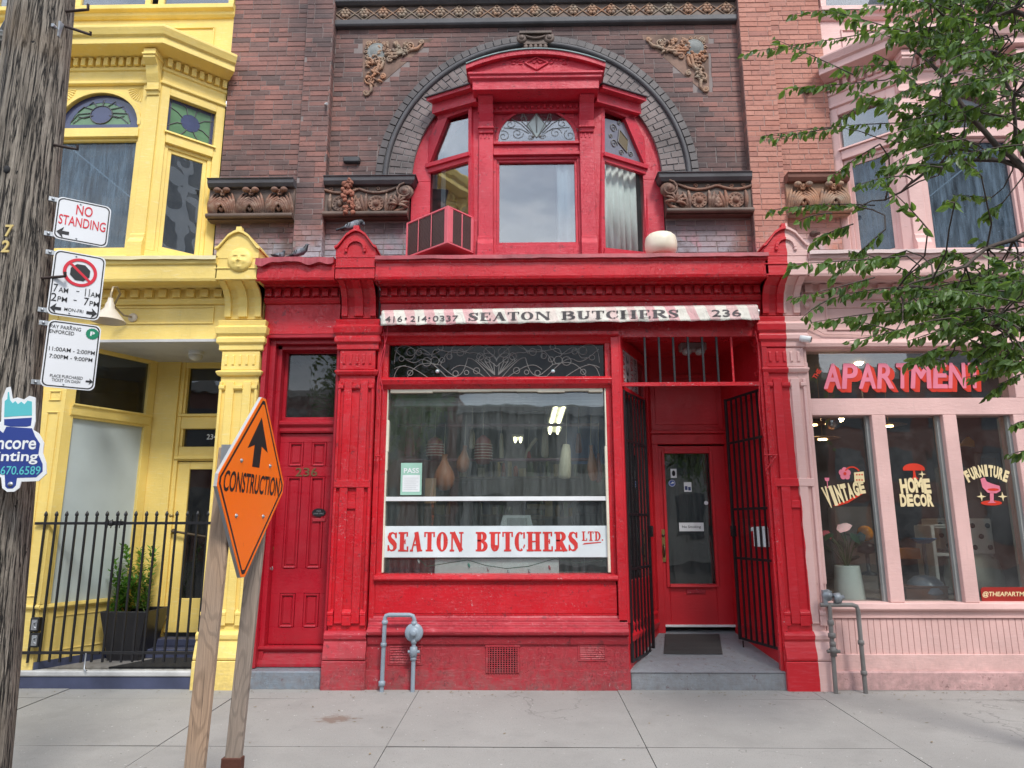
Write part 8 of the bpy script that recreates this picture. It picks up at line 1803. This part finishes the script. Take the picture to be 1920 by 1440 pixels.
# ================================================================== construction sign on two posts
phi = radians(90-4.2)                            # its plane runs almost straight away from the camera
ctr = Vector(ray(478, 902)); dist = 3.80/(ctr.x*_f[0]+ctr.y*_f[1]+ctr.z*_f[2]); ctr = Vector(CAM)+ctr*dist
FS = (ctr.x, ctr.y, cos(phi), sin(phi))
cs = [sv(px, py, 0, FS) for px, py in ((498, 737), (534, 915), (456, 1094), (404, 890))]
cz = (cs[0][1]+cs[2][1])/2; hv = (cs[0][1]-cs[2][1])/2; hs = (cs[1][0]-cs[3][0])/2; c0 = (cs[1][0]+cs[3][0])/2; lean = (cs[0][0]-cs[2][0])/2
print('construction sign', hv, hs, c0, lean, [tuple(round(x, 2) for x in c) for c in cs])
def dia(k, cut=.06):
    P = [(0, 1), (1, 0), (0, -1), (-1, 0)]; out = []
    for i in range(4):
        p, q, r_ = P[i-1], P[i], P[(i+1) % 4]; out += [(q[0]+(p[0]-q[0])*cut, q[1]+(p[1]-q[1])*cut), (q[0]+(r_[0]-q[0])*cut, q[1]+(r_[1]-q[1])*cut)]
    return [(c0+a*hs*k+b*lean, cz+b*hv*k) for a, b in out]
def orange():
    N = NT('fluorescent_orange_sheet'); c = N.mix(N.ramp(N.noise(2.5, 4), .35, .7), (1.0, .165, .0), (.95, .19, .01)); c = N.mix(N.math('MULTIPLY', N.ramp(N.noise(18, 5, .7, mapscale=(3, 3, 1)), .63, .72), .5), c, (.55, .08, .02)); N.base(c); N.rough(.38); N.p.inputs['Emission Color'].default_value = (0, 0, 0, 1); return N.m
cons = thing('construction_sign', 'orange diamond construction sign with black arrow on two timber posts on the pavement', 'sign', (ctr.x, ctr.y, gz(ctr.y)))
m = M(); m.prism(dia(1.0), -.018, -.0015, FS); m.build('plywood_back', plain('grey_white_ply', (.42, .42, .42), .7, bump=.4), cons)
m = M(); m.prism(dia(.995), -.0014, .001, FS); m.build('orange_face', orange(), cons)
P, Q = dia(.94, .035), dia(.895, .033); m = M(); m.add([fp(FS, a, .0016, z) for a, z in P]+[fp(FS, a, .0016, z) for a, z in Q], [(i, (i+1) % 8, 8+(i+1) % 8, 8+i) for i in range(8)]); m.build('border', m_sgk, cons)
m = M(); U = lambda a, b: (c0+a*hs+b*lean, cz+b*hv)
m.prism([U(0, .80-.08), U(.30, .36), U(.10, .41), U(.10, .18), U(-.11, .18), U(-.11, .41), U(-.30, .36)], .0015, .002, FS); m.build('arrow', m_sgk, cons)
m = M(); vs_, fs_ = glyph_mesh('CONSTRUCTION', .016); vs_ = fit(vs_, 1, 1); m.add([fp(FS, *((lambda q: (q[0], .0025, q[1]))(U(-.80+1.60*a, -.10+.205*b)))) for a, b in vs_], fs_); m.build('lettering', m_sgk, cons)
m = M()
for a, b in ((-.42, .22), (.42, .22), (-.38, -.33), (.38, -.33)): q = U(a, b); m.lathe([(.012, 0), (.012, .002), (.006, .003), (.006, .008), (0, .009)], fp(FS, q[0], .001, q[1]), (FS[3], -FS[2], 0), 10)
m.build('bolt', m_steel, cons)
def timber(name, tint, seed):
    N = NT(name); ad = N.n('ShaderNodeVectorMath', operation='ADD'); ad.inputs[1].default_value = (seed, seed*.7, seed*2.1); N.l(N.g.outputs['Position'], ad.inputs[0]); v = ad.outputs[0]
    big = N.noise(1.6, 2, .5, vec=v, mapscale=(2.6, 2.6, .55)); rings = N.math('SINE', N.math('MULTIPLY', big, 150)); ring = N.ramp(rings, .25, .95)
    fib = N.noise(30, 6, .7, vec=v, mapscale=(5, 5, .12)); c = N.mix(N.ramp(fib, .3, .7), sc(tint, .72), sc(tint, 1.22)); c = N.mix(N.math('MULTIPLY', ring, .45), c, sc(tint, .45))
    c = N.mix(N.math('MULTIPLY', N.ramp(N.noise(2.2, 5, vec=v), .45, .7), .55), c, (.24, .21, .18)); kn = N.ramp(N.noise(3.1, 1, .4, vec=v), .745, .77); c = N.mix(N.math('MULTIPLY', kn, .8), c, (.07, .045, .03))
    c = N.mix(N.ramp(N.noise(16, 4, .6, vec=v, mapscale=(6, 6, .10)), .66, .69), c, (.04, .03, .025)); N.base(c); N.rough(.82); N.l(N.bump(fib, .6, .005, N.bump(ring, .3, .003)), N.p.inputs['Normal']); return N.m
m_t1, m_t2 = timber('brown_grained_timber', (.40, .27, .18), 3.1), timber('grey_weathered_timber', (.32, .25, .20), 9.4)
def post(s, mat, px_top, px_bot, w_face, th, depth, name, ztop):
    """a sawn post: px pairs give its near face centre line at two heights"""
    a = at(px_top[0], px_top[1], depth); b = at(px_bot[0], px_bot[1], depth); d = (b-a)/(b.z-a.z); zb_ = gz(depth)-.03
    P0 = a+d*(zb_-a.z); P1 = a+d*(ztop-a.z); lim = ctr.x+(depth+th-ctr.y)*cos(phi)/sin(phi)-.020-w_face/2-.02*0; zm = ctr.z-.45; e = (a+d*(zm-a.z)).x-lim; print(name, 'x over the sign plane', round(e, 3), round(P1.x-lim, 3)); P1.x = min(P1.x, lim); P0.x = P0.x; k = M(); y0, y1 = 0, th
    vs = []
    for P_ in (P0, P1):
        for (u, v) in ((-w_face/2, y0), (w_face/2, y0), (w_face/2, y1), (-w_face/2, y1)): vs.append((P_.x+u, P_.y+v, P_.z))
    k.add(vs, [(0, 1, 2, 3), (4, 5, 6, 7), (0, 1, 5, 4), (1, 2, 6, 5), (2, 3, 7, 6), (3, 0, 4, 7)]); return k.build(name, mat, cons, bevel=.004), P0, P1
yl, yr = at(404, 890, 0), None
yL = ctr.y-.20; yR = ctr.y+.22
XL = lambda y_: ctr.x+(y_-ctr.y)*cos(phi)/sin(phi)-.018-.046
pL, L0, L1 = post(0, m_t1, (408, 1142), (369, 1438), .094, .038, yL, 'post', at(430, 838, yL).z)
pR, R0, R1 = post(0, m_t2, (474, 1061), (434, 1438), .085, .038, yR, 'post', at(500, 900, yR).z)
s_, z = sv(430, 1421, -yR); k = M(); q = R0+(R1-R0)*((z-R0.z)/(R1.z-R0.z))
k.box(q.x-.056, q.x+.050, -q.y-.045, -q.y+.012, R0.z-.02, z); k.build('steel_shoe', plain('brown_rusted_steel', (.10, .035, .022), .7, .2, bump=.5, var=.3), cons, bevel=.003)
k = M(); k.box(L1.x-.03, L1.x+.03, -L1.y-.03, -L1.y+.005, L1.z-.10, L1.z+.012); k.build('angle_iron', m_steel, cons)
# ================================================================== street tree at the right
m_bark = plain('dark_bark', (.075, .055, .045), .85, bump=.8, bscale=30, var=.4)
m_leaf = leafmat('tree_leaves', (.030, .075, .026), (.16, .27, .065), .45)
TX, TY = 4.25, -2.55
tree = thing('street_tree', 'leafy green street tree whose branches hang in from the right', 'tree', (TX, TY, gz(TY)))
k = M(); k.tube([(TX, TY, gz(TY)-.05), (TX-.02, TY, 1.5), (TX+.02, TY, 3.0), (TX+.0, TY+.05, 4.2), (TX-.1, TY+.1, 5.4), (TX-.15, TY, 7.2)], [.15, .11, .10, .09, .06, .02], 14); k.build('trunk', m_bark, tree)
rt_ = random.Random(21)
def Q(px, py, Y): return at(px, py, Y)
limbs = [([(1990, 345, -2.5), (1920, 318, -2.5), (1870, 275, -2.45), (1815, 215, -2.4), (1775, 160, -2.35), (1740, 115, -2.3), (1690, 75, -2.25)], .028),
         ([(1990, 330, -2.5), (1900, 305, -2.45), (1830, 300, -2.4), (1760, 310, -2.35), (1720, 335, -2.3), (1690, 360, -2.3), (1660, 375, -2.25), (1610, 388, -2.2)], .018),
         ([(1990, 400, -2.5), (1900, 450, -2.5), (1850, 465, -2.5), (1810, 500, -2.55), (1750, 520, -2.6), (1680, 545, -2.6)], .020),
         ([(1990, 60, -2.6), (1900, 20, -2.6), (1850, 30, -2.5), (1780, 40, -2.5), (1720, -10, -2.5)], .02),
         ([(1940, 320, -2.5), (1905, 260, -2.6), (1900, 180, -2.7), (1860, 110, -2.7), (1820, 60, -2.7), (1800, 0, -2.7)], .016),
         ([(1990, 560, -2.6), (1930, 600, -2.7), (1860, 610, -2.7), (1790, 600, -2.7)], .014),
         ([(1800, 205, -2.4), (1770, 150, -2.5), (1720, 95, -2.5), (1718, 20, -2.5)], .008),
         ([(1920, 318, -2.5), (1830, 285, -2.4), (1740, 275, -2.3), (1650, 260, -2.2), (1580, 240, -2.1)], .010)]
for pts, r0 in limbs:
    P = [Q(*p) for p in pts]; PP = []
    for i in range(len(P)-1):
        for t in (0, .5):
            v = P[i]*(1-t)+P[i+1]*t
            if t: v = v+Vector((rt_.uniform(-.015, .015), rt_.uniform(-.02, .02), rt_.uniform(-.012, .018)))
            PP.append(v)
    PP.append(P[-1]); n = len(PP)
    k = M(); k.tube([Vector((TX, TY+.04, PP[0].z-.25))]+PP, [r0*1.5]+[r0*(1-.72*i/(n-1)) for i in range(n)], 8); k.build('branch', m_bark, tree)
# sprays: (from, to, nearness, leaves) following what hangs in view
SP = [((1640, 60), (1392, 98), 26), ((1640, 20), (1480, 28), 20), ((1700, 60), (1560, 20), 22), ((1600, 140), (1450, 72), 18), ((1760, 10), (1620, 12), 20), ((1720, 130), (1570, 130), 22), ((1660, 150), (1470, 165), 26),
      ((1640, 180), (1560, 235), 14), ((1700, 230), (1428, 255), 30), ((1560, 240), (1436, 262), 10), ((1680, 200), (1600, 170), 14), ((1740, 180), (1640, 100), 22), ((1650, 270), (1560, 330), 14), ((1700, 330), (1602, 350), 14),
      ((1640, 385), (1440, 395), 30), ((1560, 400), (1495, 415), 8), ((1600, 420), (1525, 450), 14), ((1660, 430), (1560, 520), 22), ((1700, 480), (1480, 495), 30), ((1640, 520), (1482, 560), 20), ((1740, 540), (1560, 560), 28), ((1700, 580), (1520, 605), 22),
      ((1760, 600), (1590, 640), 20), ((1700, 470), (1620, 500), 18), ((1740, 430), (1650, 340), 12), ((1790, 380), (1770, 375), 8), ((1860, 370), (1790, 365), 14), ((1880, 380), (1840, 410), 14), ((1790, 560), (1640, 600), 26), ((1840, 590), (1700, 640), 20),
      ((1920, 640), (1830, 690), 14), ((1920, 700), (1850, 745), 16), ((1930, 790), (1895, 800), 8), ((1930, 845), (1895, 852), 7), ((1800, 100), (1700, 60), 24), ((1800, 140), (1660, 190), 26), ((1830, 220), (1690, 215), 26), ((1790, 250), (1640, 300), 22),
      ((1850, 290), (1700, 240), 22), ((1920, 180), (1800, 250), 26), ((1800, 60), (1780, 0), 18), ((1880, 120), (1820, 90), 24), ((1920, 60), (1860, 10), 24), ((1840, 330), (1800, 300), 12), ((1720, 520), (1590, 470), 20), ((1800, 480), (1720, 500), 24), ((1860, 530), (1760, 560), 28), ((1900, 580), (1800, 640), 28),
      ((1920, 640), (1860, 690), 22), ((1560, 560), (1500, 600), 6), ((1680, 620), (1600, 600), 12), ((1920, 500), (1840, 560), 26), ((1700, 20), (1660, 90), 14)]
rs = random.Random(33)
for i in range(190):     # the denser part of the crown to the right
    x = rs.uniform(1740, 1990); y = rs.choice((rs.uniform(-80, 330), rs.uniform(-80, 280), rs.uniform(490, 690)))
    if x < 1800 and rs.random() < .6: continue
    SP.append(((x, y), (x-rs.uniform(50, 150), y+rs.uniform(-50, 50)), rs.randint(12, 24)))
leafspec = []; tw = M()
for (a, b, n) in SP:
    Ya = -2.45+rs.uniform(-.7, .45); Yb = Ya+rs.uniform(-.2, .3)
    p, q = Q(a[0], a[1], Ya), Q(b[0], b[1], Yb); L_ = (q-p).length; mid_ = (p+q)/2+Vector((0, 0, L_*rs.uniform(-.02, .16))); P = []
    for i in range(9): t = i/8; P.append(p*(1-t)**2+mid_*2*t*(1-t)+q*t*t)
    tw.tube(P, [.006-.004*i/8 for i in range(9)], 4)
    if a[0] > 1640:
        near = min((Q(*l_) for pts, r_ in limbs for l_ in pts), key=lambda v: (v-p).length)
        if (near-p).length < .8:
            q1 = near*.7+p*.3+Vector((.05, 0, .03)); q2 = near*.3+p*.7+(p-q)*.15; tw.tube([near, q1, q2, p], [.008, .006, .005, .005], 5)
    n = int(n*1.55)
    for i in range(n):
        t = min(1, .06+.94*(i+.5+rs.uniform(-.4, .4))/n); c = p*(1-t)**2+mid_*2*t*(1-t)+q*t*t+Vector((rs.uniform(-.015, .015), rs.uniform(-.02, .02), rs.uniform(-.015, .006))); dr_ = (2*(1-t)*(mid_-p)+2*t*(q-mid_)).normalized(); side = 1 if i % 2 else -1
        sv_ = dr_.cross(Vector((0, 0, 1))).normalized(); u = (dr_*rs.uniform(-.1, 1.2)+sv_*side*rs.uniform(.0, .9)+Vector((rs.uniform(-.3, .3), rs.uniform(-.3, .3), -rs.uniform(.15, 1.5)))).normalized()
        leafspec.append((c, u, rs.uniform(.045, .100), rs.gauss(1.57, 1.0), sv_))
tw.build('twigs', m_bark, tree)
def leaf_geo(L_, w_):
    vs = [(0, 0, 0), (.22*L_, .36*w_, .006), (.5*L_, .5*w_, .004), (.8*L_, .27*w_, -.004), (L_, 0, -.014), (.8*L_, -.27*w_, -.004), (.5*L_, -.5*w_, .004), (.22*L_, -.36*w_, .006), (.25*L_, 0, -.006), (.55*L_, 0, -.008)]
    return vs, [(0, 1, 8), (0, 8, 7), (1, 2, 9, 8), (8, 9, 6, 7), (2, 3, 4, 9), (9, 4, 5, 6)]
leafspec.sort(key=lambda s: (s[0]-Vector(CAM)).length)
rest = M(); off = Vector(tree.location)
lms = []
for q in range(5):
    me = bpy.data.meshes.new('leaf'); L_ = .048+.011*q; vs, fs = leaf_geo(L_, L_*.44); me.from_pydata(vs, [], fs); me.materials.append(m_leaf); lms.append((L_, me))
cnt = 0
for (c, u, L_, roll, sv_) in leafspec:
    z_ = (u.cross(sv_)).normalized(); y_ = z_.cross(u).normalized(); R_ = Matrix((u, y_, z_)).transposed() @ Matrix.Rotation(roll, 3, 'X')
    if cnt < 290:
        L0, me = min(lms, key=lambda m_: abs(m_[0]-L_)); o = bpy.data.objects.new('leaf', me); COL.objects.link(o); o.parent = tree; o.matrix_local = Matrix.Translation(c-off) @ R_.to_4x4(); cnt += 1
    else:
        vs, fs = leaf_geo(L_, L_*.48); rest.add([c+R_ @ Vector(v) for v in vs], fs)
rest.build('foliage', m_leaf, tree, kind='stuff')

# ================================================================== the far side of the street (behind the camera, seen in the glass)
m_cr_ = plain('pale_concrete_front', (.42, .40, .37), .8); m_rb = plain('red_brick_front', (.22, .09, .07), .85); m_tw_ = plain('grey_tower', (.34, .35, .36), .7)
m_win = plain('dark_window', (.03, .04, .05), .15, spec=.8)
def far(label, x0, x1, y0, h, mat, nx, nz, dep=8):
    o = thing('facing_building', label, 'building', ((x0+x1)/2, -y0, 0), 'buildings across the street'); k = M(); k.box(x0, x1, y0, y0+dep, -.3, h); k.build('wall', mat, o)
    w_ = M(); W = (x1-x0)/nx; H = (h-.6)/nz
    for i in range(nx):
        for j in range(nz): w_.box(x0+W*(i+.2), x0+W*(i+.8), y0-.03, y0-.005, .5+H*(j+.15), .5+H*(j+.8))
    w_.build('windows', m_win, o, kind='stuff'); k = M(); k.box(x0-.2, x1+.2, y0-.3, y0+.2, h, h+.4); k.build('parapet', m_cr_, o)
far('low brick building across the street', -14, -3, 24, 7.5, m_rb, 5, 2); far('pale two storey building across the street', -2.8, 9, 24, 6.5, m_cr_, 5, 2); far('brick building across the street at the right', 9.2, 22, 24, 8, m_rb, 6, 3); far('grey tower beyond the far roofs', 38, 84, 46, 58, m_tw_, 9, 12, 14)
far('long brick row across the street', -34, -14.3, 24, 8, m_rb, 8, 2)

m_fl = leafmat('facing_tree_leaves', (.03, .08, .02), (.10, .2, .04))
for i, (x, y, z, r_, lab) in enumerate(((-4.5, -14, 5.6, 2.2, 'street tree across the road to the left'), (6.5, -13.5, 5.0, 2.6, 'street tree across the road to the right'))):
    o = thing('street_tree', lab, 'tree', (x, y, -.22)); k = M(); k.tube([(x, y, -.25), (x+.1, y, 2), (x, y, z)], [.16, .12, .05], 8); k.build('trunk', m_bark, o); lf_ = M(); rr = random.Random(i+50)
    for q in range(3200):
        u = Vector((rr.gauss(0, 1), rr.gauss(0, 1), rr.gauss(0, 1))).normalized()*r_*rr.uniform(.35, 1)**.5; u.z *= .85; u += Vector((sin(q*.37), cos(q*.23), sin(q*.51)))*.35; c_ = Vector((x, y, z))+u; a_ = Vector((rr.uniform(-1, 1), rr.uniform(-1, 1), rr.uniform(-1, 1))).normalized()*.09; b_ = a_.orthogonal().normalized()*.05
        lf_.add([c_-a_, c_+b_, c_+a_, c_-b_], [(0, 1, 2, 3)])
    lf_.build('foliage', m_fl, o, kind='stuff')
